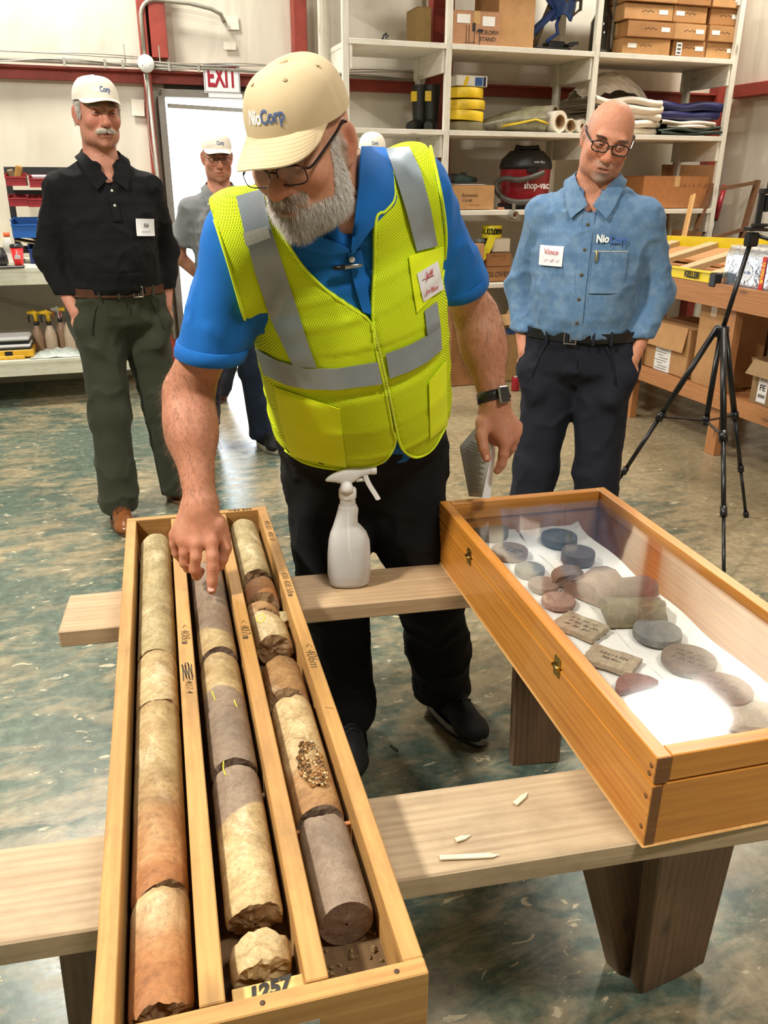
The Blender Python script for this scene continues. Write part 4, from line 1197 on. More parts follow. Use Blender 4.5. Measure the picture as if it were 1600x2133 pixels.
# depth block in the middle channel
dbk = empty('depth_block', BO + np.array((math.cos(BA) * .182 + .0, math.sin(BA) * .182 + .0, 0)) + np.array((-math.sin(BA), math.cos(BA), 0)) * .048, (0, 0, BA), label='pale wooden depth block marked 1251 at the near end of the middle channel', cat='block')
board(dbk, 'block', (0, -.004, .64), (.08, .036, .05), wood('depth_block_wood', srgb(222, 186, 116), srgb(198, 156, 88), .6), .001)
text(dbk, '1257', .024, INK, (0, .002, .6652), (1, .12, 0), (0, 1, 0), bold=.0012, shear=.2)
MB().box((.002, -.013, .6655), (.05, .003, .0004), rmat(0, 0, .1)).box((.012, -.017, .6655), (.03, .002, .0004), rmat(0, 0, .2)).build('underline', INK, dbk)
# crumbs on the channel floor
cr = MB(); rr = random.Random(11)
for k in range(260):
    ch = rr.choice(((.028, .104), (.138, .218), (.249, .326))); s_ = rr.uniform(.0015, .006)
    cr.box((rr.uniform(*ch), rr.choice((rr.uniform(.03, .16), rr.uniform(.03, 1.38))), BB + .0135 + s_ * .3), (s_, s_ * rr.uniform(.6, 1.5), s_ * .7), rmat(rr.random(), rr.random(), rr.random() * 3))
cr.build('rock_crumbs', plain('rock_crumb', srgb(120, 100, 66), .9, var=.4, scale=60), cb, kind='stuff')


# ------------------------------------------------------------------ rock
def vnoise(P, seed=0):
    """Smooth value noise in numpy, about -1..1."""
    P = np.asarray(P, float)
    i = np.floor(P).astype(np.int64); f = P - i; f = f * f * (3 - 2 * f)
    def h(a):
        n = (a[..., 0] * 374761393 + a[..., 1] * 668265263 + a[..., 2] * 2147483647 + seed * 144665) & 0x7fffffff
        n = ((n ^ (n >> 13)) * 1274126177) & 0x7fffffff
        n = (n ^ (n >> 16)) & 0xffff
        return n / 32767.5 - 1
    r = 0
    for dx in (0, 1):
        for dy in (0, 1):
            for dz in (0, 1):
                w = (f[..., 0] if dx else 1 - f[..., 0]) * (f[..., 1] if dy else 1 - f[..., 1]) * (f[..., 2] if dz else 1 - f[..., 2])
                r = r + w * h(i + np.array((dx, dy, dz)))
    return r


def fbm(P, seed=0, o=4, g=.5):
    P = np.asarray(P, float); a = 1; r = 0
    for k in range(o):
        r = r + a * vnoise(P * 2 ** k, seed + k); a *= g
    return r


def rock_mat(name, stops, vein=None, scale=22, band=None, rough=.72, split=None, stretch=(1, 1, 1), rustend=None):
    """Rock: mottled ground, optional veins, an optional oblique contact with a second rock."""
    t = NT(name); v = t.coord(stretch)
    n = t.noise(v, scale, 8, .68, .6)
    c = t.ramp(n, stops)
    big = t.noise(v, scale * .28, 3, .5, .8)
    c = t.mix(t.ramp(big, [(.5, (0, 0, 0)), (.72, (1, 1, 1))]), c, t.ramp(n, [(p, tuple(q * .72 for q in k[:3])) for p, k in stops]))
    pale = t.ramp(t.noise(t.coord((1, .7, 1), rnd=True), scale * .42, 5, .65, 1.0), [(.54, (0, 0, 0)), (.66, (1, 1, 1))])
    if len(stops) and stops[2][1][0] > .4: c = t.mix(t.math('MULTIPLY', pale, .55), c, srgb(222, 206, 170))
    rst = t.ramp(t.noise(t.coord((1, .8, 1), rnd=True), scale * .3, 6, .7, 1.2), [(.56, (0, 0, 0)), (.70, (1, 1, 1))])
    if stops[2][1][0] > .4: c = t.mix(t.math('MULTIPLY', rst, .55), c, srgb(132, 88, 48))
    if vein:
        w = t.node('ShaderNodeTexVoronoi', feature='DISTANCE_TO_EDGE'); w.inputs['Scale'].default_value = vein[1]
        d = t.node('ShaderNodeVectorMath', operation='ADD'); nn = t.node('ShaderNodeTexNoise'); nn.inputs['Scale'].default_value = 18; t.link(v, nn.inputs['Vector'])
        sc = t.node('ShaderNodeVectorMath', operation='SCALE'); sc.inputs['Scale'].default_value = .05; t.link(nn.outputs['Color'], sc.inputs[0])
        t.link(v, d.inputs[0]); t.link(sc.outputs[0], d.inputs[1]); t.link(d.outputs[0], w.inputs['Vector'])
        m = t.ramp(w.outputs['Distance'], [(.0, (1, 1, 1)), (.05, (0, 0, 0))])
        m = t.math('MULTIPLY', m, t.ramp(big, [(.35, (0, 0, 0)), (.6, (1, 1, 1))]))
        c = t.mix(t.math('MULTIPLY', m, vein[2]), c, vein[0])
    if split:                                  # (ax, ay, az, offset, colour stops)
        dp = t.node('ShaderNodeVectorMath', operation='DOT_PRODUCT'); dp.inputs[1].default_value = split[:3]
        tc = t.coord((1, 1, 1)); t.link(tc, dp.inputs[0])
        s_ = t.math('ADD', t.math('ADD', dp.outputs['Value'], split[3]), t.math('MULTIPLY', t.math('SUBTRACT', big, .5), .03))
        mk = t.ramp(t.math('ADD', t.math('MULTIPLY', s_, 160), .5), [(0, (0, 0, 0)), (1, (1, 1, 1))])
        c = t.mix(mk, c, t.ramp(n, split[4]))
    if rustend:
        sx = t.node('ShaderNodeSeparateXYZ'); t.link(t.coord((1, 1, 1)), sx.inputs[0])
        f = t.math('ADD', t.math('MULTIPLY', sx.outputs[1], rustend[0]), t.math('ADD', t.math('MULTIPLY', big, 1.2), rustend[1]))
        c = t.mix(t.ramp(f, [(.3, (0, 0, 0)), (.75, (1, 1, 1))]), c, t.ramp(n, rustend[2]))
    sp_ = t.ramp(t.noise(v, scale * 7, 5, .75), [(.3, (.62, .60, .58)), (.5, (.96,) * 3), (.75, (1.08,) * 3)])
    c = t.mix(1.0, c, sp_, 'MULTIPLY')
    c = t.mix(t.math('MULTIPLY', t.ramp(t.noise(v, scale * .9, 6, .75, 1.5), [(.56, (0, 0, 0)), (.70, (1, 1, 1))]), .45), c, tuple(q * .55 for q in stops[0][1][:3]) + (1,))
    t.set(Base_Color=c, Roughness=rough)
    t.bump(t.noise(v, scale * 3, 6, .7), .5, .003)
    MATS[name] = t.m
    return t.m


S_TAN = [(.25, srgb(126, 100, 62)), (.5, srgb(172, 146, 100)), (.75, srgb(200, 180, 136))]
S_GRY = [(.25, srgb(112, 92, 74)), (.5, srgb(136, 116, 96)), (.8, srgb(154, 136, 114))]
S_PAL = [(.25, srgb(140, 112, 72)), (.5, srgb(188, 162, 114)), (.8, srgb(214, 196, 154))]
S_BRN = [(.25, srgb(104, 74, 44)), (.5, srgb(152, 112, 68)), (.8, srgb(190, 152, 100))]
S_ORG = [(.25, srgb(112, 68, 36)), (.5, srgb(158, 104, 58)), (.8, srgb(190, 146, 96))]
S_BRN_SHADE = [(.25, srgb(92, 66, 40)), (.5, srgb(134, 102, 66)), (.8, srgb(166, 130, 88))]
VN = srgb(120, 74, 36)


def core(chx, y0, y1, mat, endmat, label, near=(0, 0, .004), far=(0, 0, .004), seed=0, r=.0358, sag=0, zc=None, pit=None):
    """A length of drill core; near/far = (tilt x, tilt z, roughness) of its broken ends."""
    n = 40; L = y1 - y0
    m = max(8, int(L / .009))
    ths = np.linspace(0, 2 * PI, n, endpoint=False)
    def endy(x, z, e, s):
        P = np.stack([x * 40, z * 40, np.full_like(x, seed * 3.1 + s)], -1)
        return e[0] * x + e[1] * z + e[2] * fbm(P, seed + s, 3) + e[2] * .35 * fbm(P * 4, seed + s, 2)
    cx = np.cos(ths); cz = np.sin(ths)
    V = []
    ya = endy(r * cx, r * cz, near, 1); yb = L + endy(r * cx, r * cz, far, 2)
    rows = []
    for i in range(m + 1):
        t = i / m
        yy = ya + (yb - ya) * t
        rr = r * (1 + .010 * fbm(np.stack([cx * 1.5, yy * 22, cz * 1.5], -1), seed + 5, 3))
        ed = min(t * L, (1 - t) * L)
        rr = rr * (1 - .05 * math.exp(-(ed / .004) ** 2) if ed < .012 else 1)
        if pit is not None:
            dd = ((yy - pit[0]) / pit[1]) ** 2 + ((np.abs((ths - pit[2] + PI) % (2 * PI) - PI)) / pit[3]) ** 2
            g = np.clip(1.25 - dd, 0, 1)
            rr = rr - g * (.004 + .007 * (fbm(np.stack([cx * 5, yy * 130, cz * 5], -1), seed + 9, 4) * .7 + .3))
        rows.append(np.stack([rr * cx, yy, rr * cz], -1))
    V = np.concatenate(rows)
    F = [(i * n + k, (i + 1) * n + k, (i + 1) * n + (k + 1) % n, i * n + (k + 1) % n) for i in range(m) for k in range(n)]
    o_b = MB().add(V, F, True)
    px_, py_ = chx, y0
    org = BO + np.array((math.cos(BA) * px_ - math.sin(BA) * py_, math.sin(BA) * px_ + math.cos(BA) * py_, 0))
    zc = (BB + .0125 + r) if zc is None else zc
    e = empty('drill_core', (org[0], org[1], zc), (sag, 0, BA), label, 'drill core')
    o_b.build('core_face', mat, e)
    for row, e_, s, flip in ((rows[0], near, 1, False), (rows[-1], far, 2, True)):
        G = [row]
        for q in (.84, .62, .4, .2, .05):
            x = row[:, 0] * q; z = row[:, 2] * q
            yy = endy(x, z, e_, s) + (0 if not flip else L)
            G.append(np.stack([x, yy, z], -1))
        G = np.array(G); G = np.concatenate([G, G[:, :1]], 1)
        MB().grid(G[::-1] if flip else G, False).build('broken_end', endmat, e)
    return e


def yl(px, py, z=.692):
    q = on_z(px, py, z) - BO
    return float(-math.sin(BA) * q[0] + math.cos(BA) * q[1])


X1, X2, X3 = .0655, .1785, .287
R_TAN = rock_mat('rock_tan_veined', [(.25, srgb(122, 106, 66)), (.5, srgb(168, 150, 106)), (.75, srgb(192, 178, 136))], (VN, 34, .25), 26, stretch=(1, .6, 1))
R_PAL = rock_mat('rock_pale_veined', S_PAL, (VN, 30, .35), 24)
R_RUST = rock_mat('rock_tan_rusty', S_TAN, (VN, 22, .25), 18, rustend=(-3.6, .38, S_ORG))
R_ORG = rock_mat('rock_orange', S_PAL, (VN, 20, .25), 15, rustend=(-6.5, .62, S_ORG))
R_GRY = rock_mat('rock_grey_brown', S_GRY, None, 60, rough=.62)
R_BRN_SHADE = rock_mat('rock_brown_end_shaded', S_BRN_SHADE, None, 40)  # shade of the core ends put into a darker brown
R_GRY_SHADE = rock_mat('rock_grey_end_shaded', [(.25, srgb(90, 70, 54)), (.5, srgb(114, 93, 76)), (.8, srgb(136, 114, 94))], None, 40)  # grey rock darkened to carry the shade on its ends
R_BRN = rock_mat('rock_brown', S_BRN, (VN, 20, .5), 26)
# left channel (near to far)
a1, a2, a3, a4 = yl(330, 1838), yl(330, 1452), yl(330, 1345), yl(328, 1106)
core(X1, .062, a1 - .002, R_ORG, R_BRN_SHADE, 'orange and cream drill core at the near end of the left channel', (.12, -.25, .012), (.15, .1, .006), 1)
core(X1, a1 + .004, a2 - .002, R_RUST, R_BRN_SHADE, 'long tan drill core with rusty near end in the left channel', (.15, .1, .007), (-.05, .15, .007), 2)
core(X1, a2 + .004, a3 - .002, R_PAL, R_BRN_SHADE, 'short pale crumbly drill core in the left channel', (.1, .1, .008), (.05, .05, .005), 3)
core(X1, a3 + .003, a4, R_TAN, R_BRN_SHADE, 'long smooth greenish-tan drill core at the far end of the left channel', (-.12, .05, .007), (0, .1, .006), 4)
# middle channel
b1, b2, b3, b4, b5 = yl(530, 1848), yl(487, 1582), yl(462, 1466), yl(452, 1350), yl(430, 1180)
core(X2, .080, yl(535, 1925), rock_mat('rock_cream_chunk', S_PAL, (VN, 40, .3), 40), R_PAL, 'short cream drill core chunk in front of the depth block', (.2, -.1, .008), (.12, -.1, .008), 5, sag=.06)
core(X2, b1 - .012, b2 - .004, rock_mat('rock_grey_to_cream', S_PAL, (VN, 34, .25), 26, split=(-.5, 1, .35, -.175, S_GRY)), R_BRN_SHADE, 'long drill core half grey half cream in the middle channel', (.05, -.2, .008), (0, .05, .003), 6)
core(X2, b2 + .006, b3 - .002, R_GRY, R_GRY_SHADE, 'plain grey-brown drill core in the middle channel', (0, .05, .003), (-.25, .1, .006), 7, zc=BB + .0525)
core(X2, b3 + .002, b4 - .006, rock_mat('rock_cream_to_grey', S_TAN, (VN, 30, .2), 26, split=(-.3, -1, .5, .045, S_GRY)), R_GRY_SHADE, 'tan drill core with grey near half in the middle channel', (-.35, .1, .006), (.05, .1, .005), 8)
core(X2, b4 + .004, b5 + .03, rock_mat('rock_tan_grey_tip', S_TAN, (VN, 30, .2), 26, split=(.6, 1, .3, -.085, S_GRY)), R_GRY_SHADE, 'grey-tipped tan drill core under the pointing finger', (.06, .15, .003), (.1, .1, .005), 9, zc=BB + .0525)
core(X2, b5 + .036, 1.375, R_BRN, R_BRN_SHADE, 'brown drill core hidden under the pointing hand', (.1, .1, .006), (0, 0, .005), 10)
# right channel
c = [yl(712, 1868), yl(680, 1700), yl(660, 1668), yl(612, 1440), yl(600, 1432), yl(574, 1362), yl(566, 1318), yl(540, 1276), yl(556, 1266), yl(540, 1244), yl(545, 1232), yl(532, 1196), yl(528, 1184), yl(505, 1104)]
SPY = (c[1] + c[2]) / 2 + .004
dbk2 = empty('depth_block', BO + np.array((math.cos(BA) * .29 + math.sin(-BA) * SPY, math.sin(BA) * .29 + math.cos(BA) * SPY, 0)), (0, 0, BA), label='thin wooden spacer between two cores in the right channel', cat='block')
board(dbk2, 'block', (0, 0, .635), (.078, .007, .04), wood('spacer_wood', srgb(196, 132, 78), srgb(166, 104, 58), .6), .001)
core(X3, c[0] - .004, SPY - .009, rock_mat('rock_grey_smooth', S_GRY, None, 48, rough=.6), R_GRY_SHADE, 'smooth grey-brown drill core with clean sawn end in the right channel', (0, .02, .0012), (.1, .12, .006), 11)
core(X3, SPY + .009, c[3], rock_mat('rock_vuggy', S_PAL, (VN, 30, .5), 26, rustend=(-11, 1.0, S_BRN)), R_GRY_SHADE, 'vuggy cream drill core with crystal cavity in the right channel', (0, .08, .003), (.1, .1, .007), 12, pit=(.088, .058, 1.40, .80))
core(X3, c[4] + .002, c[5], R_BRN, R_BRN_SHADE, 'short reddish-tan drill core with broken end painted in shade in the right channel', (-.15, .3, .007), (.05, .1, .006), 13)
core(X3, c[6] + .002, c[7] + .01, rock_mat('rock_yellow_mark', S_TAN, (VN, 20, .4), 26), R_BRN_SHADE, 'tan drill core with yellow crayon loop in the right channel', (-.1, .1, .005), (-.7, .2, .006), 14)
core(X3 - .006, c[8] + .004, c[9], R_BRN, R_BRN_SHADE, 'small wedge of brown drill core in the right channel', (.1, .4, .006), (-.4, .1, .006), 15, r=.034)
core(X3, c[10] + .003, c[11] - .002, R_ORG, R_BRN_SHADE, 'short rust-topped drill core in the right channel', (0, .35, .007), (.1, .1, .007), 16)
core(X3, c[12] + .003, 1.375, R_TAN, R_BRN_SHADE, 'rounded greenish drill core at the far end of the right channel', (.1, .3, .008), (0, .1, .006), 17)
core(.322, c[8] - .01, c[8] + .035, R_TAN, R_BRN_SHADE, 'greenish rock fragment wedged against the right side of the box', (.3, .1, .006), (-.3, .1, .006), 18, r=.014, zc=BB + .045)
vg = [o for o in bpy.data.objects if 'vuggy' in o.get('label', '')][0]
for nm_, cc_, sd_, cnt_ in (('crystal_crust', srgb(150, 104, 48), 3, 700), ('cream_crystals', srgb(214, 186, 136), 8, 160), ('dark_crystals', srgb(86, 62, 36), 5, 420)):
    m_ = MB(); rr = random.Random(sd_)
    for k in range(cnt_):
        a_, q_ = rr.uniform(0, 2 * PI), math.sqrt(rr.random())
        th_ = 1.42 + .62 * q_ * math.cos(a_); yy = .092 + .052 * q_ * math.sin(a_) + .004 * math.sin(7 * a_)
        r_ = .0358 - .0085 * (1 - q_ * q_) + rr.uniform(-.001, .002); s_ = rr.uniform(.0010, .0030)
        m_.box((r_ * math.cos(th_), yy, r_ * math.sin(th_)), (s_, s_ * rr.uniform(.6, 1.6), s_ * rr.uniform(.6, 1.3)), rmat(rr.random() * 3, rr.random() * 3, rr.random() * 3))
    m_.build(nm_, plain(nm_, cc_, .5, var=.3, scale=90), vg, kind='stuff')
# yellow crayon ticks on the cores
M_CRAY = plain('yellow_crayon', srgb(236, 214, 60), .7)


def crayon(pts, label):
    P = []
    for (px, py, xc) in pts:
        q = on_z(px, py, .69)
        for _ in range(3):            # slide along the sight line to the core's round top
            lx = math.cos(BA) * (q[0] - BO[0]) + math.sin(BA) * (q[1] - BO[1]) - xc
            z = BB + .0125 + .0358 + math.sqrt(max(1e-6, .0366 ** 2 - min(abs(lx), .034) ** 2))
            q = on_z(px, py, z)
        P.append(q)
    c_ = [o for o in bpy.data.objects if o.name.startswith('drill_core') and label in o.get('label', '')][0]
    R_ = np.array(Matrix.Rotation(c_.rotation_euler[2], 3, 'Z'))
    MB().tube((spline(P, 4) - np.array(c_.location)) @ R_, .0011, 5).build('crayon_mark', M_CRAY, c_)


crayon([(438, 1258, X2), (437, 1268, X2), (444, 1280, X2)], 'under the pointing finger')
crayon([(463, 1325, X2), (468, 1333, X2), (460, 1340, X2)], 'under the pointing finger')
crayon([(441, 1440, X2), (446, 1452, X2), (448, 1459, X2)], 'tan drill core with grey near half')
crayon([(488, 1458, X2), (492, 1468, X2), (497, 1478, X2)], 'plain grey-brown drill core in the middle')
crayon([(479, 1521, X2), (477, 1532, X2), (482, 1544, X2)], 'plain grey-brown drill core in the middle')
crayon([(466, 1586, X2), (465, 1600, X2), (470, 1615, X2)], 'long drill core half grey half cream')
crayon([(540, 1280, X3), (534, 1290, X3), (543, 1296, X3), (552, 1286, X3), (545, 1279, X3)], 'yellow crayon loop')

# ================================================================== display case
M_OAK = wood('display_case_wood', srgb(206, 140, 56), srgb(176, 108, 38), .32, None, coat=.25)
M_OAKD = wood('display_case_end_grain', srgb(126, 82, 42), srgb(92, 56, 28), .45)
CA = -math.radians(4.0)
CO = np.array((.645, .755, .6))
CW, CL, CH = .449, 1.0, .16
dc_ = empty('display_case', CO, (0, 0, CA), 'varnished orange wooden display case with glass lid holding rock samples', 'display case')
LZ0 = .115
for nm, z0, z1, t_ in (('case_side', 0.004, LZ0 - .0035, .016), ('lid_side', LZ0, CH, .024)):
    h = z1 - z0
    board(dc_, nm, (t_ / 2, CL / 2, (z0 + z1) / 2), (t_, CL, h), M_OAK, .0015)
    board(dc_, nm, (CW - t_ / 2, CL / 2, (z0 + z1) / 2), (t_, CL, h), M_OAK, .0015)
    board(dc_, nm, (CW / 2, t_ / 2 + .001, (z0 + z1) / 2), (CW - 2 * t_ - .001, t_, h), M_OAK, .0015)
    board(dc_, nm, (CW / 2, CL - t_ / 2 - .001, (z0 + z1) / 2), (CW - 2 * t_ - .001, t_, h), M_OAK, .0015)
for y0 in (-.0008,):
    MB().box((.012, y0, LZ0 + .0225), (.0235, .001, .044)).box((.008, y0, LZ0 / 2), (.0155, .001, LZ0 - .01)).build('end_grain', M_OAKD, dc_)
board(dc_, 'case_bottom', (CW / 2, CL / 2, .002), (CW + .006, CL + .006, .004), wood('ply_edge', srgb(206, 160, 96), srgb(180, 128, 66)))
t = NT('case_glass'); t.n.remove(t.b)
a_ = t.node('ShaderNodeBsdfTransparent'); a_.inputs[0].default_value = (.985, .99, .985, 1)
g_ = t.node('ShaderNodeBsdfGlossy'); g_.inputs['Roughness'].default_value = .06
lw_ = t.node('ShaderNodeLayerWeight'); lw_.inputs['Blend'].default_value = .5
f_ = t.math('ADD', t.math('MULTIPLY', t.math('POWER', lw_.outputs['Facing'], 4.0), .9), .085); m_ = t.node('ShaderNodeMixShader')
t.link(f_, m_.inputs[0]); t.link(a_.outputs[0], m_.inputs[1]); t.link(g_.outputs[0], m_.inputs[2])
t.link(m_.outputs[0], t.n['Material Output'].inputs[0])
MB().box((CW / 2, CL / 2, CH - .014), (CW - .046, CL - .046, .003)).build('glass_pane', t.m, dc_)
for y in (.31, .77):
    h_ = MB().box((-.0012, y, LZ0 - .001), (.0022, .022, .038), None, .0006).cyl((-.004, y - .011, LZ0 - .001), (-.004, y + .011, LZ0 - .001), .0035, 10)
    for dz in (-.012, .012):
        h_.lathe([(.0025, 0), (.0018, .0012), (0, .0014)], 8, (-.0022, y, LZ0 - .001 + dz), rmat(0, -PI / 2, 0))
    h_.build('hinge', BRASS, dc_)
for y, z in ((.010, .14), (.012, .125), (.012, .085), (.012, .03), (.985, .09), (.985, .03), (.985, .135), (.99, .06)): MB().lathe([(.004, 0), (.004, .0005), (0, .0006)], 8, (-.0003, y, z), rmat(0, -PI / 2, 0)).build('screw_plug', M_OAKD, dc_)


def cl(px, py, z):
    q = on_z(px, py, z) - CO
    return np.array((math.cos(CA) * q[0] + math.sin(CA) * q[1], -math.sin(CA) * q[0] + math.cos(CA) * q[1]))


PADH = .058
MB().box((.187, CL / 2, .0045 + PADH / 2), (.335, CL - .036, PADH), None, .004).build('foam_pad', plain('white_foam', srgb(232, 228, 220), .9, var=.02), dc_)
# soft white lining in two lengths
rr = random.Random(21)
M_LIN = plain('white_felt', srgb(236, 232, 226), .85, var=.03)


def lining(x0, x1, y0, y1, ph, label):
    G = []
    for i in range(30):
        G.append([(x0 + (x1 - x0) * j / 9 + .004 * math.sin(i * .8 + ph) * (j in (0, 9)), y0 + (y1 - y0) * i / 29, .0065 + .0025 * math.sin(i * .7 + j * .9 + ph) * math.sin(j) ** 2 + (.012 * max(0, (i - 27) / 2) ** 2 if y1 > .9 else 0) + (.010 * max(0, (j - 7) / 2) ** 2 if x1 > .3 else 0)) for j in range(10)])
    e = mobj('felt_lining', *(lambda b: (b.v, b.f))(MB().grid(np.array(G)[:, ::-1], True)), M_LIN, None, True)
    e.location = CO + np.array((0, 0, PADH)); e.rotation_euler = (0, 0, CA)
    return tag(e, label, 'lining')


lining(.019, .20, .02, .972, 0, 'white felt lining strip under the left row of samples')
lining(.205, .365, .02, .965, 2, 'white felt lining strip under the right row of samples')


def sample(px, py, label, kind, r=.03, h=.012, rot=0.0, mat=None, words=(), aspect=1.0, seed=0, tilt=0.0, group=None, lift=0.0):
    lift = lift + PADH; r = r * .94
    zt = .6 + .012 + h + lift
    c_ = cl(px, py, zt)
    e = empty('rock_sample', CO + np.array((math.cos(CA) * c_[0] - math.sin(CA) * c_[1], math.sin(CA) * c_[0] + math.cos(CA) * c_[1], .012 + lift)), (tilt, 0, CA + rot), label, 'rock sample')
    n = 36
    if kind in ('disk', 'half', 'crescent'):
        if kind == 'disk': A = np.linspace(0, 2 * PI, n, endpoint=False)
        elif kind == 'half': A = np.linspace(.1, PI - .1, n)
        else: A = np.linspace(PI + .15, 2 * PI - .15, n)
        rad = r * (1 + .018 * fbm(np.stack([np.cos(A) * 3, np.sin(A) * 3, A * 0 + seed], -1), seed, 3))
        P = np.stack([rad * np.cos(A), rad * np.sin(A) * aspect], -1)
        if kind == 'half': P = P - (0, r * .4)
    elif kind == 'slab':
        w, d = r, r * aspect
        P = []
        for (a, b) in (((-w, -d), (w, -d)), ((w, -d), (w, d)), ((w, d), (-w, d)), ((-w, d), (-w, -d))):
            for t_ in np.linspace(0, 1, 8, endpoint=False):
                P.append((a[0] + (b[0] - a[0]) * t_ + .0012 * math.sin(t_ * 17 + seed), a[1] + (b[1] - a[1]) * t_ + .0012 * math.sin(t_ * 11 + a[0] * 90)))
        P = np.array(P)
    if kind in ('disk', 'half', 'crescent', 'slab'):
        m = MB(); c0 = P.mean(0)
        rings = [(1.0, 0.0), (1.0, h * .85), (.985, h), (.6, h + .0004), (.2, h + .0002)]
        V = []; N = len(P)
        for s_, z in rings: V += [(c0[0] + (p[0] - c0[0]) * s_, c0[1] + (p[1] - c0[1]) * s_, z) for p in P]
        F = [(i * N + k, i * N + (k + 1) % N, (i + 1) * N + (k + 1) % N, (i + 1) * N + k) for i in range(len(rings) - 1) for k in range(N)] + [tuple((len(rings) - 1) * N + k for k in range(N))]
        m.add(V, F, False).build('slice', mat, e)
    elif kind == 'halfcore':          # half cylinder lying on its flat side or back
        L = r * 2 * aspect; m = MB(); A = np.linspace(0, PI, 16); G = []
        for i in range(14):
            x = -L / 2 + L * i / 13
            rr_ = h * (1 + .05 * fbm(np.stack([np.full(16, x * 30), np.cos(A) * 2, np.sin(A) * 2 + seed], -1), seed, 3))
            dx = (.006 * fbm(np.stack([np.cos(A) * 4, np.sin(A) * 4, A * 0 + i], -1), seed, 2)) if i in (0, 13) else 0
            G.append(np.stack([x + dx + np.zeros(16), rr_ * 1.15 * np.cos(A), rr_ * np.sin(A)], -1))
        G = np.array(G); m.grid(G, True)
        b0 = len(m.v)
        m.add(G[0], [tuple(range(16))[::-1]]).add(G[-1], [tuple(range(16))])
        m.build('half_core', mat, e)
    for k, s_ in enumerate(words):
        if s_[:1] == '~': scrawl(e, INK, (0, (len(words) / 2 - k - .5) * r * .32, h + .0004), (1, 0, 0), (0, 1, 0), r * (1.15 - .12 * (k % 2)), r * .22, seed * 7 + k, .0005, .0006)
        else: text(e, s_, r * .24, INK, (0, (len(words) / 2 - k - .5) * r * .30, h + .0004), (1, 0, 0), (0, 1, 0), shear=.2, lift=.0006, bold=-.0003)
    return e


def smat(name, a, b, c, scale=60, vein=None): return rock_mat(name, [(.25, srgb(*a)), (.5, srgb(*b)), (.78, srgb(*c))], vein, scale, rough=.6)


G1 = smat('slice_grey', (84, 78, 70), (112, 104, 94), (134, 126, 114))
G2 = smat('slice_brown', (94, 74, 62), (124, 100, 84), (150, 126, 108))
G3 = smat('slice_speckled', (80, 82, 78), (122, 122, 114), (158, 156, 146), 120)
G4 = smat('slice_pink', (120, 90, 80), (158, 124, 110), (180, 150, 136))
G5 = smat('slice_dark', (44, 44, 46), (66, 64, 64), (88, 84, 82))
G6 = smat('slice_tan', (140, 120, 96), (172, 152, 126), (194, 176, 150), 90)
G7 = smat('half_core_olive', (70, 64, 44), (108, 98, 72), (146, 136, 108), 50, (srgb(176, 150, 84), 18, .6))
G8 = smat('slice_red', (96, 48, 42), (132, 78, 66), (158, 112, 96))
G9 = smat('slice_pale', (168, 150, 132), (196, 178, 160), (216, 202, 186), 70)
W = ('~', '~', '~')
sample(1024, 1102, 'grey rock disk at the far left corner of the display case', 'disk', .046, .016, mat=G1, seed=1)
sample(1062, 1144, 'brown rock disk with handwriting, second in the left row', 'disk', .046, .014, -1.0, mat=G2, words=('~', '~'), seed=2)
sample(1104, 1182, 'small mottled grey rock disk, third in the left row', 'disk', .036, .014, mat=G3, seed=3)
sample(1133, 1214, 'red-edged grey rock disk, fourth in the left row', 'disk', .036, .010, mat=smat('slice_redgrey', (120, 56, 48), (128, 108, 92), (150, 130, 112), 16), seed=4)
sample(1164, 1248, 'pink rock disk, fifth in the left row', 'disk', .038, .010, mat=G4, seed=5)
sample(1209, 1300, 'rectangular tan rock slab with handwriting near the edge', 'slab', .050, .011, -.99, mat=G6, words=('~', '~', '~'), aspect=.72, seed=6)
sample(1275, 1370, 'pale rectangular rock slab with printed lettering', 'slab', .050, .010, -.85, mat=smat('slab_pale', (150, 128, 104), (182, 160, 134), (200, 182, 158), 90), words=('NEC14-004', '786.80m'), aspect=.66, seed=7)
sample(1322, 1420, 'reddish half-moon rock slice near the front of the case', 'half', .046, .010, .15, mat=G8, seed=8)
sample(1402, 1516, 'dark crescent of rock at the front left of the case', 'crescent', .040, .008, .1, mat=G5, aspect=.8, seed=9)
sample(1166, 1115, 'dark charcoal rock disk at the far end of the right row', 'disk', .047, .018, mat=G5, seed=10)
sample(1205, 1148, 'charcoal rock disk with red side, second in the right row', 'disk', .042, .024, .4, mat=smat('slice_char_red', (56, 50, 50), (84, 70, 66), (120, 62, 56), 20), seed=11)
sample(1188, 1186, 'stubby brown half core standing behind the pink one', 'halfcore', .030, .034, 1.2, mat=G2, aspect=.9, seed=12)
sample(1243, 1196, 'large pinkish half core in the middle of the right row', 'halfcore', .052, .044, .55, mat=smat('half_core_pink', (104, 80, 68), (140, 110, 96), (166, 138, 122), 30), aspect=1.0, seed=13)
sample(1312, 1206, 'dark brown broken half core behind the olive one', 'halfcore', .055, .030, -.1, mat=smat('half_core_brown', (70, 48, 38), (104, 76, 60), (132, 104, 84), 40), aspect=1.0, seed=14)
sample(1320, 1250, 'large olive-brown half core lying across the right row', 'halfcore', .063, .038, -.22, mat=G7, aspect=1.0, seed=15)
sample(1370, 1312, 'blue-grey speckled rock disk in the right row', 'disk', .050, .014, mat=smat('slice_bluegrey', (82, 84, 86), (116, 116, 114), (148, 146, 140), 26), seed=16)
sample(1436, 1369, 'brown rock disk with three lines of handwriting', 'disk', .052, .014, -.9, mat=G2, words=W, seed=17)
sample(1506, 1432, 'red-brown rock disk with four lines of handwriting', 'disk', .054, .016, -.7, mat=smat('slice_redbrown', (100, 68, 56), (134, 98, 84), (158, 124, 108)), words=W + ('~',), seed=18)
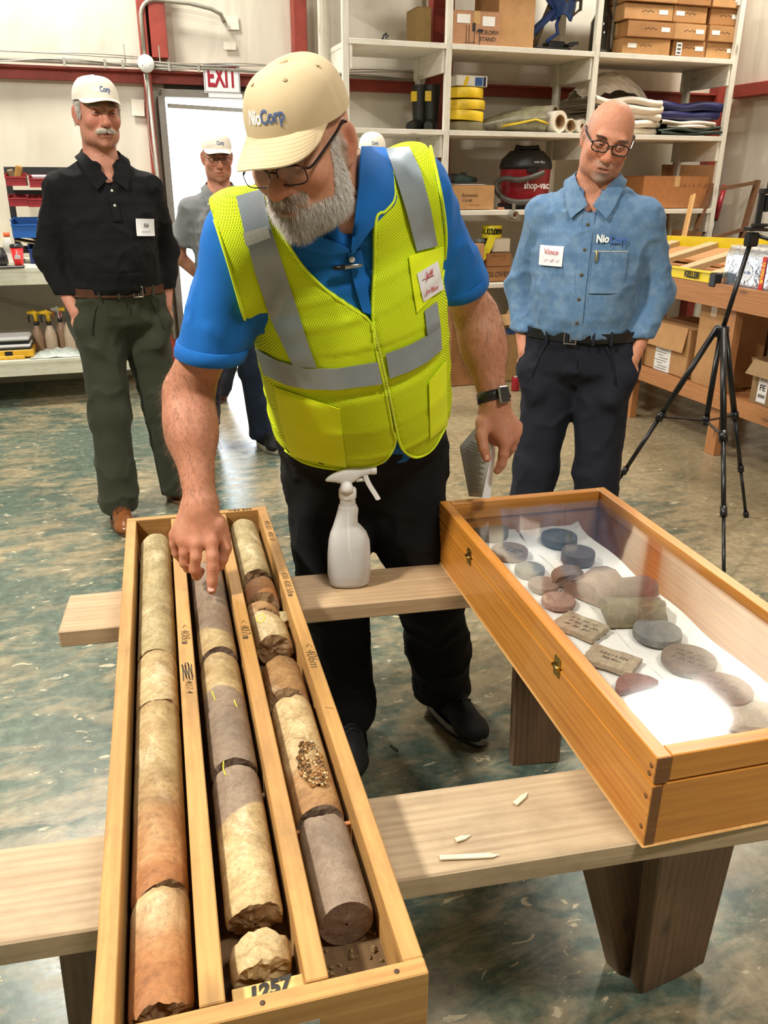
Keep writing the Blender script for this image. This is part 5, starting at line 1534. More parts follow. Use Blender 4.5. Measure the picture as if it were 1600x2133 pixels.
sample(1566, 1486, 'pale square rock slab by the right front of the case', 'slab', .045, .012, -.4, mat=G9, aspect=.9, seed=19)
cs = cl(1030, 1100, .64)

# ================================================================== spray bottle on the far plank
t = NT('milky_bottle_plastic')
t.set(Base_Color=(.95, .94, .92, 1), Roughness=.32)
tb_ = t.node('ShaderNodeBsdfTransparent'); tm = t.node('ShaderNodeMixShader'); tm.inputs[0].default_value = .24
tl_ = t.node('ShaderNodeBsdfTranslucent'); tl_.inputs[0].default_value = (.96, .95, .92, 1); tq = t.node('ShaderNodeMixShader'); tq.inputs[0].default_value = .42
t.link(t.b.outputs[0], tq.inputs[1]); t.link(tl_.outputs[0], tq.inputs[2])
t.link(tq.outputs[0], tm.inputs[1]); t.link(tb_.outputs[0], tm.inputs[2]); t.link(tm.outputs[0], t.n['Material Output'].inputs[0])
M_MILKY = t.m
bp_ = (.463, 1.695)
sb = empty('spray_bottle', (*bp_, .6), (0, 0, -YAW + .12), label='white plastic spray bottle part filled with water on the far plank', cat='spray bottle')


def bottle_rows(inset=0.0, zmax=1.0):
    # z, left, right, half depth
    st = [(.0, -.040, .042, .030), (.006, -.047, .050, .036), (.03, -.0505, .0525, .039), (.075, -.0495, .0525, .039), (.112, -.046, .0505, .037), (.130, -.042, .044, .034), (.145, -.036, .032, .030), (.155, -.033, .0225, .0265), (.175, -.027, .0225, .0235), (.192, -.0225, .0245, .0205), (.200, -.021, .021, .0195), (.203, -.0185, .0185, .0185), (.222, -.0175, .0175, .0175)]
    rows = []
    for i in range(len(st) - 1):
        for t_ in np.linspace(0, 1, 4, endpoint=False): rows.append(tuple(np.array(st[i]) * (1 - t_) + np.array(st[i + 1]) * t_))
    rows.append(st[-1])
    G = []
    for z, l, r, d in rows:
        if z > zmax: break
        c_, a = (l + r) / 2, (r - l) / 2 - inset
        A = np.linspace(0, 2 * PI, 41)
        ex = .72
        G.append(np.stack([c_ + a * np.sign(np.cos(A)) * np.abs(np.cos(A)) ** ex, (d - inset) * np.sign(np.sin(A)) * np.abs(np.sin(A)) ** ex, np.full(41, z + (inset if z < .002 else 0))], -1))
    return np.array(G)


G = bottle_rows(); b_ = MB().grid(G[:, ::-1], True); b_.add(G[0][:-1], [tuple(range(40))[::-1]])
for v_ in (0,): pass
b_.build('bottle', M_MILKY, sb)
G = bottle_rows(.0016, .06); b_ = MB().grid(G[:, ::-1], True); b_.add(G[0][:-1], [tuple(range(40))[::-1]]).add(G[-1][:-1], [tuple(range(40))])
b_.build('water', plain('bottle_water', srgb(112, 108, 100), .1, var=.02), sb)
M_SPW = plain('spray_head_white', srgb(238, 238, 236), .35, var=.02)
MB().lathe([(.0185, .218), (.0205, .222), (.0205, .24), (.018, .244)], 28).build('collar', M_SPW, sb)
for k in range(20):
    pass
hs_ = [(-.050, .264, .0015, .003), (-.044, .2665, .0055, .007), (-.030, .270, .0105, .0105), (-.012, .2715, .0165, .012), (.006, .2735, .0185, .012), (.018, .2765, .0160, .0115), (.030, .281, .0115, .0105), (.050, .285, .0095, .0095), (.053, .285, .006, .006)]
hs_ = spline(np.array(hs_), 3)
G = np.array([[(x, w * math.copysign(abs(math.cos(a)) ** .8, math.cos(a)), z + h * math.copysign(abs(math.sin(a)) ** .8, math.sin(a))) for a in np.linspace(0, 2 * PI, 25)] for x, z, h, w in hs_])
hd = MB().grid(G, True); hd.add(G[0][:-1], [tuple(range(24))]).add(G[-1][:-1], [tuple(range(24))[::-1]]).build('spray_head', M_SPW, sb)
MB().lathe([(.009, 0), (.0105, .003), (.0105, .016), (.008, .017), (0, .017)], 16, (.050, 0, .285), rmat(0, PI / 2, 0)).build('nozzle', M_SPW, sb)
MB().lathe([(.0175, .238), (.015, .25), (.012, .258), (.006, .263), (0, .264)], 20, (-.003, -.008, 0)).build('dome', M_SPW, sb)
tg = spline([(.040, 0, .276), (.044, 0, .262), (.052, 0, .245), (.062, 0, .228), (.070, 0, .214)], 6)
MB().grid(np.stack([tg + (-.005, -.008, 0), tg + (0, -.009, 0), tg + (.006, -.006, .002), tg + (.006, .006, .002), tg + (0, .009, 0), tg + (-.005, .008, 0), tg + (-.005, -.008, 0)], 1), True).build('trigger', M_SPW, sb)
MB().cyl((.02, 0, .262), (.042, 0, .264), .005, 10).build('pump_rod', M_SPW, sb)
MB().tube([(0, 0, .22), (.002, 0, .1), (.012, 0, .012)], .0025, 8).build('dip_tube', M_SPW, sb)
# ================================================================== bodies: signed distance shapes meshed by surface nets
def nrm(v):
    v = np.array(v, float); return v / np.linalg.norm(v)


def sph(c, r):
    c = np.array(c, float)
    return lambda P: np.sqrt(((P - c) ** 2).sum(-1)) - r


def cap(a, b, ra, rb=None):
    a = np.array(a, float); b = np.array(b, float); rb = ra if rb is None else rb; d = b - a; L = max(d @ d, 1e-12)
    def f(P):
        q = P - a; h = np.clip(q @ d / L, 0, 1)
        return np.sqrt(((q - h[..., None] * d) ** 2).sum(-1)) - (ra + (rb - ra) * h)
    return f


def ell(c, rad, R=None):
    c = np.array(c, float); rad = np.array(rad, float); R = np.eye(3) if R is None else np.array(R)
    def f(P):
        q = (P - c) @ R
        k0 = np.sqrt(((q / rad) ** 2).sum(-1)); k1 = np.sqrt(((q / rad ** 2) ** 2).sum(-1)) + 1e-9
        return k0 * (k0 - 1) / k1
    return f


def rbox(c, half, R=None, rd=0.005):
    c = np.array(c, float); half = np.array(half, float) - rd; R = np.eye(3) if R is None else np.array(R)
    def f(P):
        q = np.abs((P - c) @ R) - half
        return np.sqrt((np.maximum(q, 0) ** 2).sum(-1)) + np.minimum(q.max(-1), 0) - rd
    return f


def half(o, n):
    o = np.array(o, float); n = nrm(n)
    return lambda P: (P - o) @ n


def loft(st):
    """st: (centre, right, front, half width, half depth front[, half depth back]) along a spine."""
    S = [np.concatenate([np.array(s[0], float), nrm(s[1]), nrm(s[2]), [s[3], s[4], s[5] if len(s) > 5 else s[4]]]) for s in st]
    if len(S) > 3: S = spline(np.array(S), 2)
    S = [(q[:3], nrm(q[3:6]), nrm(q[6:9]), q[9], q[10], q[11]) for q in S]
    mid = np.array([(S[i][0] + S[i + 1][0]) / 2 for i in range(len(S) - 1)])
    ext = np.array([np.linalg.norm(S[i + 1][0] - S[i][0]) / 2 + max(S[i][3], S[i + 1][3], S[i][4], S[i + 1][4], S[i][5], S[i + 1][5]) for i in range(len(S) - 1)])
    inr = np.array([min(S[i][3], S[i + 1][3], S[i][4], S[i + 1][4], S[i][5], S[i + 1][5]) for i in range(len(S) - 1)])
    def f(P):
        out = None
        use = range(len(S) - 1)
        if P.ndim == 2 and len(P) > 600:
            c0 = (P.min(0) + P.max(0)) / 2; R0 = np.linalg.norm(P.max(0) - P.min(0)) / 2
            if R0 < .2:
                dc = np.linalg.norm(mid - c0, axis=1)
                use = np.where(dc - ext - R0 < (dc - inr).min() + R0 + .02)[0]
        for i in use:
            a, b = S[i], S[i + 1]; d = b[0] - a[0]; L = d @ d
            h = np.clip((P - a[0]) @ d / L, 0, 1)[..., None]
            q = P - (a[0] + h * d)
            r = a[1] + h * (b[1] - a[1]); r = r / np.sqrt((r ** 2).sum(-1, keepdims=True))
            dz = (q @ d) / math.sqrt(L)
            q = q - dz[..., None] * d / math.sqrt(L)
            fr = a[2] + h * (b[2] - a[2])
            x = (q * r).sum(-1); y = (q * fr).sum(-1) / np.sqrt((fr ** 2).sum(-1))
            h = h[..., 0]
            wa = a[3] + h * (b[3] - a[3])
            wb = np.where(y > 0, a[4] + h * (b[4] - a[4]), a[5] + h * (b[5] - a[5]))
            k0 = np.sqrt((x / wa) ** 2 + (y / wb) ** 2); k1 = np.sqrt((x / wa ** 2) ** 2 + (y / wb ** 2) ** 2) + 1e-6
            d2 = np.maximum(k0 * (k0 - 1) / k1, -np.minimum(wa, wb))
            dd = np.sqrt(np.maximum(d2, 0) ** 2 + dz ** 2) + np.minimum(d2, 0)
            out = dd if out is None else Sdf.comb(out, dd, 'u', .012)
        return out
    return f


class Sdf:
    def __init__(s): s.ops = []
    def u(s, f, k=0.0): s.ops.append(('u', f, k)); return s
    def s(s, f, k=0.0): s.ops.append(('s', f, k)); return s
    def i(s, f, k=0.0): s.ops.append(('i', f, k)); return s

    @staticmethod
    def comb(d, e, op, k):
        if op == 's': e = -e
        if op == 'u':
            if d is None: return e
            if k <= 0: return np.minimum(d, e)
            h = np.maximum(k - np.abs(d - e), 0) / k
            return np.minimum(d, e) - h * h * k * .25
        if k <= 0: return np.maximum(d, e)
        h = np.maximum(k - np.abs(d - e), 0) / k
        return np.maximum(d, e) + h * h * k * .25

    def __call__(s, P, act=None):
        d = None
        for j, (op, f, k) in enumerate(s.ops):
            if act is not None and not act[j]: continue
            if d is None and op != 'u': d = np.full(P.shape[:-1], .5)
            d = s.comb(d, f(P), op, k)
        return d if d is not None else np.full(P.shape[:-1], .5)

    def mesh(s, lo, hi, h, b=14, smooth=1):
        lo = np.array(lo, float); hi = np.array(hi, float)
        nb = np.ceil((hi - lo) / (h * b)).astype(int); n = nb * b
        D = np.full(n, .5, np.float32)
        ib = np.stack(np.meshgrid(*[np.arange(q) for q in nb], indexing='ij'), -1).reshape(-1, 3)
        cen = lo + (ib * b + (b - 1) / 2) * h
        R = h * b * .87 + h
        E = np.array([f(cen) for _, f, _ in s.ops])
        tot = s(cen)
        off = np.stack(np.meshgrid(*[np.arange(b)] * 3, indexing='ij'), -1).reshape(-1, 3) * h
        for q in range(len(ib)):
            i0 = ib[q] * b; sl = tuple(slice(i0[a], i0[a] + b) for a in range(3))
            if abs(tot[q]) > R * 1.35 + .012:
                D[sl] = .5 if tot[q] > 0 else -.5
                continue
            act = [(E[j, q] < R + k + .01) if op == 'u' else ((E[j, q] < R + k + .01) if op == 's' else (E[j, q] > -R - k - .01)) for j, (op, f, k) in enumerate(s.ops)]
            D[sl] = s(lo + i0 * h + off, act).reshape(b, b, b)
        return nets(D, lo, h, smooth)


def nets(D, lo, h, smooth=1):
    I = D < 0
    c = np.zeros(np.array(D.shape) - 1, np.int8)
    for a in (0, 1):
        for b in (0, 1):
            for e in (0, 1): c += I[a:D.shape[0] - 1 + a, b:D.shape[1] - 1 + b, e:D.shape[2] - 1 + e]
    cell = np.argwhere((c > 0) & (c < 8))
    idx = np.full(c.shape, -1, np.int32); idx[tuple(cell.T)] = np.arange(len(cell))
    K = {}
    for a in (0, 1):
        for b in (0, 1):
            for e in (0, 1): K[a, b, e] = D[cell[:, 0] + a, cell[:, 1] + b, cell[:, 2] + e]
    acc = np.zeros((len(cell), 3)); cnt = np.zeros(len(cell))
    for ax in range(3):
        for p in (0, 1):
            for q in (0, 1):
                c0 = [0, 0, 0]; o = [k for k in range(3) if k != ax]; c0[o[0]] = p; c0[o[1]] = q
                c1 = list(c0); c1[ax] = 1
                d0 = K[tuple(c0)]; d1 = K[tuple(c1)]; m = (d0 < 0) != (d1 < 0)
                t = np.where(m, d0 / np.where(m, d0 - d1, 1), 0)
                pt = np.tile(np.array(c0, float), (len(cell), 1)); pt[:, ax] = t
                acc += pt * m[:, None]; cnt += m
    V = lo + (cell + acc / np.maximum(cnt, 1)[:, None]) * h
    F = []
    for ax in range(3):
        o1, o2 = [(1, 2), (2, 0), (0, 1)][ax]
        s0 = [slice(1, -1)] * 3; s0[ax] = slice(0, -1); s1 = list(s0); s1[ax] = slice(1, None)
        A = I[tuple(s0)]; B = I[tuple(s1)]
        base = np.array([1, 1, 1]); base[ax] = 0
        for mk, flip in ((A & ~B, False), (~A & B, True)):
            e = np.argwhere(mk) + base
            if not len(e): continue
            d1 = np.zeros(3, int); d1[o1] = 1; d2 = np.zeros(3, int); d2[o2] = 1
            q = [idx[tuple((e - d1 - d2).T)], idx[tuple((e - d2).T)], idx[tuple(e.T)], idx[tuple((e - d1).T)]]
            q = np.stack(q if not flip else q[::-1], 1)
            F.append(q[(q >= 0).all(1)])
    F = np.concatenate(F)
    for _ in range(smooth):
        ed = np.concatenate([F[:, [0, 1]], F[:, [1, 2]], F[:, [2, 3]], F[:, [3, 0]]])
        n = np.bincount(ed[:, 0], minlength=len(V)).astype(float)
        av = np.stack([np.bincount(ed[:, 0], V[ed[:, 1], k], len(V)) for k in range(3)], 1) / np.maximum(n, 1)[:, None]
        V = np.where((n > 0)[:, None], V * .45 + av * .55, V)
    return V, F


def normals(V, F):
    n = np.cross(V[F[:, 2]] - V[F[:, 0]], V[F[:, 3]] - V[F[:, 1]])
    N = np.stack([sum(np.bincount(F[:, j], n[:, k], len(V)) for j in range(4)) for k in range(3)], 1)
    return N / (np.linalg.norm(N, axis=1)[:, None] + 1e-12)


def qmesh(name, V, F, mat, root=None, col=None, kind=None, M=None):
    """Fast quad mesh in world coordinates, hung under root; M = object axes for the pattern."""
    me = bpy.data.meshes.new(name)
    V = np.asarray(V, float)
    ro = np.array(root.location) if root is not None else np.zeros(3)
    if M is not None:
        L = (V - np.array(M[1])) @ np.array(M[0])
    else:
        L = V - ro
    me.vertices.add(len(V)); me.vertices.foreach_set('co', L.astype(np.float32).ravel())
    F = np.asarray(F); k = F.shape[1]
    me.loops.add(F.size); me.loops.foreach_set('vertex_index', F.astype(np.int32).ravel())
    me.polygons.add(len(F)); me.polygons.foreach_set('loop_start', np.arange(0, F.size, k, dtype=np.int32))
    try: me.polygons.foreach_set('loop_total', np.full(len(F), k, np.int32))
    except Exception: pass
    me.polygons.foreach_set('use_smooth', np.ones(len(F), bool))
    me.update(calc_edges=True)
    if col is not None:
        a = me.color_attributes.new('tint', 'FLOAT_COLOR', 'POINT')
        a.data.foreach_set('color', np.concatenate([col, np.ones((len(col), 1))], 1).astype(np.float32).ravel())
    me.materials.append(mat)
    o = bpy.data.objects.new(name, me); COL.objects.link(o)
    if root is not None: o.parent = root
    if M is not None:
        o.matrix_local = Matrix.Translation(Vector(np.array(M[1]) - ro)) @ Matrix(np.array(M[0]).tolist()).to_4x4()
    if kind: o['kind'] = kind
    return o


def trace(f, o, d, t0=0.0, t1=6.0, off=0.0, n=70):
    """Walk along rays (o, d) until the shape; returns points."""
    o = np.asarray(o, float); d = np.asarray(d, float); d = d / np.linalg.norm(d, axis=-1, keepdims=True)
    t = np.full(d.shape[:-1], float(t0))
    for _ in range(n):
        e = f(o + d * t[..., None]) - off
        t = np.clip(t + e * .85, t0, t1)
    return o + d * t[..., None]


def px_on(f, pts, off=0.0, t0=.8):
    d = np.array([ray(*p) for p in pts])
    return trace(f, np.broadcast_to(EYE, d.shape), d, t0, 7, off)


def grad(f, P, e=.004):
    P = np.asarray(P, float)
    g = np.stack([f(P + np.eye(3)[k] * e) - f(P - np.eye(3)[k] * e) for k in range(3)], -1)
    return g / (np.linalg.norm(g, axis=-1, keepdims=True) + 1e-9)


def resample(P, n):
    P = np.array(P, float); s = np.concatenate([[0], np.cumsum(np.linalg.norm(np.diff(P, axis=0), axis=1))])
    t = np.linspace(0, s[-1], n)
    return np.stack([np.interp(t, s, P[:, k]) for k in range(P.shape[1])], 1)


def strands(name, roots, dirs, lens, rad, mat, root, cols=None, bend=(0, 0, -.5), seg=3, parent=None):
    """Many fine tapering hairs as one mesh."""
    n = len(roots); dirs = dirs / np.linalg.norm(dirs, axis=1)[:, None]
    ref = np.where(np.abs(dirs[:, 2:3]) < .9, np.array([[0, 0, 1.0]]), np.array([[1.0, 0, 0]]))
    x = np.cross(dirs, ref); x /= np.linalg.norm(x, axis=1)[:, None]; y = np.cross(dirs, x)
    V = []
    bend = np.array(bend, float)
    for i in range(seg + 1):
        t = i / seg
        c = roots + dirs * (lens * t)[:, None] + bend * ((lens * t * t)[:, None])
        w = np.broadcast_to(rad, (n,)) * (1 - .85 * t)
        for k in range(3):
            a = 2 * PI * k / 3
            V.append(c + (x * math.cos(a) + y * math.sin(a)) * w[:, None])
    V = np.stack(V, 1).reshape(-1, 3)
    q = np.array([(i * 3 + k, i * 3 + (k + 1) % 3, (i + 1) * 3 + (k + 1) % 3, (i + 1) * 3 + k) for i in range(seg) for k in range(3)])
    F = (np.arange(n)[:, None, None] * (3 * (seg + 1)) + q[None]).reshape(-1, 4)
    o = qmesh(name, V, F, mat, root, None if cols is None else np.repeat(cols, 3 * (seg + 1), 0), 'stuff')
    if parent is not None: o.parent = parent
    return o


def tint_mat(name, rough=.5, sss=0.0, var=.1, scale=60, bump=.1, spec=.5, bscale=500):
    t = NT(name)
    a = t.node('ShaderNodeAttribute'); a.attribute_name = 'tint'
    v = t.coord((1, 1, 1)); n = t.noise(v, scale, 5, .6)
    c = t.mix(1.0, a.outputs['Color'], t.ramp(n, [(.3, (1 - var,) * 3), (.7, (1.0,) * 3)]), 'MULTIPLY')
    t.set(Base_Color=c, Roughness=rough)
    t.b.inputs['Specular IOR Level'].default_value = spec
    if sss:
        t.b.inputs['Subsurface Weight'].default_value = sss
        t.b.inputs['Subsurface Radius'].default_value = (.012, .005, .003); t.b.inputs['Subsurface Scale'].default_value = 1.0
    t.bump(t.noise(v, bscale, 3, .6), bump, .002)
    return t.m


M_SKIN = tint_mat('skin', .52, .0, .20, 90, .32, .4)
M_HAIR = tint_mat('hair', .6, 0, .15, 200, .1)


def cloth(name, c, var=.12, weave=900, rough=.85, wear=None, heather=0.0, sheen=.2):
    t = NT(name); v = t.coord((1, 1, 1))
    n = t.noise(v, 9, 4, .6)
    k0 = tuple(q * (1 - var) for q in c[:3]) + (1,); k1 = tuple(min(1, q * (1 + var)) for q in c[:3]) + (1,)
    col = t.ramp(n, [(.3, k0), (.7, k1)])
    w = t.noise(t.coord((1, 1, 2.5)), weave, 2, .7)
    if heather: col = t.mix(t.math('MULTIPLY', t.ramp(w, [(.4, (0, 0, 0)), (.6, (1, 1, 1))]), heather), col, tuple(min(1, q * 1.9) for q in c[:3]) + (1,))
    if wear: col = t.mix(t.ramp(t.noise(v, 24, 6, .7), [(.45, (0, 0, 0)), (.75, (1, 1, 1))]), col, wear)
    t.set(Base_Color=col, Roughness=rough)
    t.b.inputs['Sheen Weight'].default_value = sheen * .3 if max(c[:3]) > .03 else 0.0
    t.b.inputs['Specular IOR Level'].default_value = .25
    t.bump(w, .25, .0015)
    MATS[name] = t.m
    return t.m


# ------------------------------------------------------------------ heads
def head_frame(view, yaw, pitch, roll):
    """Columns: person's left, face forward, crown up. yaw > 0 turns the face to image right."""
    v = nrm((view[0], view[1], 0)); r = np.array((v[1], -v[0], 0)); z = np.array((0, 0, 1.0))
    f = -v * math.cos(yaw) + r * math.sin(yaw)
    l = np.cross(z, f) * -1     # person's left as seen facing us = image right
    f2 = f * math.cos(pitch) - z * math.sin(pitch)
    u2 = z * math.cos(pitch) + f * math.sin(pitch)
    l = np.cross(f2, u2); l = l if l @ r > 0 else -l
    l2 = l * math.cos(roll) + u2 * math.sin(roll); u3 = -l * math.sin(roll) + u2 * math.cos(roll)
    return np.stack([l2, f2, u3], 1)


def head_sdf(S, c, R, s=1.0, neck=None, nr=.062, o=None):
    """Adds skull, face and ears to S. Local axes in metres: x left, y forward, z up."""
    o = o or {}
    c = np.array(c, float); R = np.array(R)
    W = lambda p: c + s * (R @ np.array(p, float))
    E = lambda p, r, R2=None: ell(W(p), np.array(r) * s, R if R2 is None else R @ R2)
    if neck is not None:
        S.u(cap(W((0, -.028, -.05)), neck, nr * s, nr * s * 1.12), .03)
    S.u(E((0, -.014, .032), (.077, .097, .088)), .035)
    S.u(E((0, .030, -.022), (.066, .064, .078)), .03)
    S.u(E((0, .040, -.082), (o.get('jaw', .052), .046, .036)), .03)
    for x in (-1, 1):
        S.u(E((x * .05, .01, -.066), (.018, .034, .034)), .03)
        S.u(sph(W((x * .043, .064, -.026)), .024 * s), .02)
    S.u(sph(W((0, .078, -.101)), o.get('chin', .019) * s), .02)
    S.u(cap(W((-.036, .083, .025)), W((.036, .083, .025)), .0125 * s), .016)
    for x in (-1, 1): S.s(E((x * .032, .104, .003), (.019, .020, .0135)), .012)
    S.u(cap(W((0, .088, .014)), W((0, .113, -.028)), .0088 * s, .0120 * s), .010)
    S.u(sph(W((0, .1165, -.032)), o.get('nose', .0142) * s), .008)
    for x in (-1, 1):
        S.u(E((x * .0135, .105, -.037), (.0085, .011, .008)), .006)
        S.s(E((x * .0065, .113, -.0465), (.0035, .0055, .0045)), .003)
    S.u(E((0, .088, -.066), (.032, .016, .024)), .014)
    S.u(E((0, .1005, -.0625), (.022, .0075, .0058)), .006)
    S.u(E((0, .0975, -.0765), (.020, .0085, .0068)), .006)
    S.s(E((0, .108, -.0692), (.024, .012, .0019 + o.get('mouth', 0.0))), .003)
    for x in (-1, 1):
        S.s(cap(W((x * .022, .106, -.044)), W((x * .034, .094, -.076)), .0028 * s), .008)   # nose-to-mouth fold
        S.s(cap(W((x * .016, .1055, -.014)), W((x * .044, .096, -.017)), .0022 * s), .008)  # bag under the eye
        er = rmat(.18, 0, x * .38)
        S.u(E((x * .080, -.016, -.004), (.0095, .022, .034), er), .006)
        S.s(E((x * .0905, -.010, .004), (.0075, .0125, .019), er), .003)
        S.u(E((x * .0885, -.020, .006), (.003, .006, .017), er), .004)
        S.u(E((x * .083, -.002, -.004), (.004, .005, .008), er), .004)
        S.u(E((x * .078, -.008, -.034), (.006, .009, .010), er), .005)
    return W


def head_col(V, c, R, s, base, o=None):
    """Skin colouring, with painted shade in mouth line and ear hollow: redder nose, cheeks and ears, lips, stubble or bald-scalp tone."""
    o = o or {}
    L = ((V - c) @ R) / s
    col = np.tile(np.array(base, float), (len(V), 1))
    red = np.array(base) * np.array((1.02, .66, .60))
    def g(p, r): return np.exp(-(((L - np.array(p)) / np.array(r)) ** 2).sum(1))
    m = np.clip(.85 * g((0, .118, -.034), (.016, .02, .016)) + .55 * (g((.044, .075, -.03), (.024, .04, .024)) + g((-.044, .075, -.03), (.024, .04, .024))) + .6 * (g((.085, -.01, 0), (.012, .03, .04)) + g((-.085, -.01, 0), (.012, .03, .04))), 0, 1)
    inh = (np.abs(L[:, 0]) < .11) & (L[:, 2] > -.14) & (L[:, 2] < .14) & (np.abs(L[:, 1]) < .14)
    m = m * inh
    col = col * (1 - m[:, None]) + red * m[:, None]
    lip = np.clip(1.4 * g((0, .104, -.069), (.019, .014, .0095)), 0, 1) * inh
    lipc = np.array(o.get('lip', np.array(base) * (.92, .52, .50)))
    col = col * (1 - .8 * lip[:, None]) + lipc * .8 * lip[:, None]
    line = np.clip(1.6 * g((0, .100, -.0692), (.021, .02, .0022)), 0, 1) * inh  # dark line paints the crease shade between the lips
    col = col * (1 - .8 * line[:, None]) + np.array(base) * .22 * .8 * line[:, None]
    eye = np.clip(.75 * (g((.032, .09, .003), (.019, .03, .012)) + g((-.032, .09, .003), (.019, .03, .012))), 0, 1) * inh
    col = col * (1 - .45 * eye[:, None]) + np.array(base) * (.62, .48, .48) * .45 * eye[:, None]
    conch = np.clip(.8 * (g((.088, -.010, .003), (.008, .010, .016)) + g((-.088, -.010, .003), (.008, .010, .016))), 0, 1) * inh  # shade of the ear hollow put into the colour
    col = col * (1 - .6 * conch[:, None]) + np.array(base) * (.6, .32, .28) * .6 * conch[:, None]
    if 'stubble' in o:
        sb, k, reg = o['stubble']
        w = reg(L) * inh * k
        col = col * (1 - w[:, None]) + np.array(sb) * w[:, None]
    return col


M_EYEW = plain('eye_white', srgb(182, 168, 158), .25, var=.03)
M_IRIS = plain('iris_grey', srgb(84, 84, 80), .2)
M_PUPIL = plain('pupil', srgb(14, 12, 12), .1)


def eyes(root, W, R, s, base, look=(0, 0), open_=.5, brow=None, browc=None, surf=None):
    """Eyeballs in their sockets with iris, pupil, lids and eyebrows."""
    ro = np.array(root.location)
    skin = plain('eyelid_%d' % int(base[0] * 9999), (base[0] * .82, base[1] * .68, base[2] * .64, 1), .5, var=.08)
    for x in (-1, 1):
        c0 = W((x * .032, .0815, .003)) - ro
        Rg = R @ rmat(look[1], 0, 0) @ rmat(0, 0, look[0])
        r = .0122 * s
        A = Rg @ rmat(-PI / 2, 0, 0)
        prof = [(r * math.sin(a), r * math.cos(a)) for a in np.linspace(PI, .0, 12)]
        eb = MB().lathe([(max(p[0], 1e-5), p[1]) for p in prof], 18, c0, A).build('eyeball', M_EYEW, root)
        MB().lathe([(.0064 * s, r * .88), (.0045 * s, r * .965), (1e-5, r * 1.01)], 16, c0, A).build('iris', M_IRIS, eb)
        MB().lathe([(.0030 * s, r * 1.0), (1e-5, r * 1.022)], 12, c0, A).build('pupil', M_PUPIL, eb)
        for nm, sg, op in (('upper_eyelid', 1, open_), ('lower_eyelid', -1, .30)):
            G = []
            for t in np.linspace(0, 1, 7):
                el = sg * (op * .62 * (1 - t) + 1.35 * t)
                row = []
                for az in np.linspace(-1.25, 1.25, 13):
                    e2 = el * (1 - .30 * (az / 1.25) ** 2) if t < .5 else el
                    rr = .0137 * s
                    row.append(c0 + R @ (rr * np.array((math.sin(az) * math.cos(e2), math.cos(az) * math.cos(e2), math.sin(e2)))))
                G.append(row)
            MB().grid(np.array(G)[::-1] if sg > 0 else np.array(G), True, .0009).build(nm, skin, root)
        if brow is not None:
            n = 260; rg = np.random.default_rng(5 + x)
            u = rg.uniform(0, 1, n)
            base_p = np.stack([x * (.016 + .034 * u), .094 - .014 * u ** 2, .0235 + .005 * np.sin(u * 2.4) + rg.uniform(-.003, .003, n)], 1)
            P = np.array([W(p) for p in base_p])
            if surf is not None: P = trace(surf, P + R[:, 1] * .04, np.tile(-R[:, 1], (n, 1)), 0, .08, .0003)
            dr = np.stack([x * (.7 + .3 * u), .45 - .1 * u, .35 - .6 * u], 1) + rg.normal(0, .15, (n, 3))
            strands('eyebrow', P, dr @ R.T, rg.uniform(.006, .010, n) * brow, .0005 * s, plain('brow_hair_%d' % int(browc[0] * 999), (*browc, 1), .7), root, seg=2, bend=(0, 0, -.2))


def glasses(root, W, R, fm, lens_w=.026, lens_h=.017, y=.108, z=-.002, rim=.0013, half_=False, temple_z=.006, tilt=.1, tw=.0022):
    ro = np.array(root.location); L = lambda p: W(p) - ro
    gl = MB(); pts = {}
    for x in (-1, 1):
        cxx = x * (lens_w + .0075)
        q = []
        for a in np.linspace(0, 2 * PI, 33)[:-1]:
            ca, sa = math.cos(a), math.sin(a)
            px_ = cxx + lens_w * np.sign(ca) * abs(ca) ** .55; pz_ = z + lens_h * np.sign(sa) * abs(sa) ** .62
            q.append(L((px_, y - .9 * (abs(px_) - .02) ** 2 * 3 + tilt * (pz_ - z), pz_)))
        q = np.array(q)
        gl.tube(q, rim, 6, closed=True)
        pts[x] = q
    gl.tube([L((-.0085, y, z + .006)), L((0, y + .004, z + .009)), L((.0085, y, z + .006))], rim * 1.3, 6)
    g = gl.build('glasses', fm, root)
    for x in (-1, 1):
        xo = x * (2 * lens_w + .0075)
        MB().tube(spline([L((xo, y - .007, z + .008)), L((xo + x * .007, y - .022, z + .008)), L((x * .081, .02, temple_z + .012)), L((x * .084, -.01, temple_z + .022)), L((x * .083, -.032, temple_z + .004))], 6), tw, 6).build('temple', fm, g)
        q = pts[x]; cc = q.mean(0)
        b = MB(); b.add([cc] + list(q), [(0, 1 + k, 1 + (k + 1) % len(q)) for k in range(len(q))])
        b.build('lens', LENS, g)
    return g


def thin_glass(name, spec=1.0, tintc=(.98, .98, .97)):
    t = NT(name); t.n.remove(t.b)
    a = t.node('ShaderNodeBsdfTransparent'); a.inputs[0].default_value = (*tintc, 1)
    g = t.node('ShaderNodeBsdfGlossy'); g.inputs['Roughness'].default_value = .01
    lw = t.node('ShaderNodeLayerWeight'); lw.inputs['Blend'].default_value = .5
    f = t.math('ADD', t.math('MULTIPLY', t.math('POWER', lw.outputs['Facing'], 4.0), .85 * spec), .045 * spec)
    m = t.node('ShaderNodeMixShader'); t.link(f, m.inputs[0]); t.link(a.outputs[0], m.inputs[1]); t.link(g.outputs[0], m.inputs[2])
    t.link(m.outputs[0], t.n['Material Output'].inputs[0])
    return t.m


LENS = thin_glass('lens_glass')


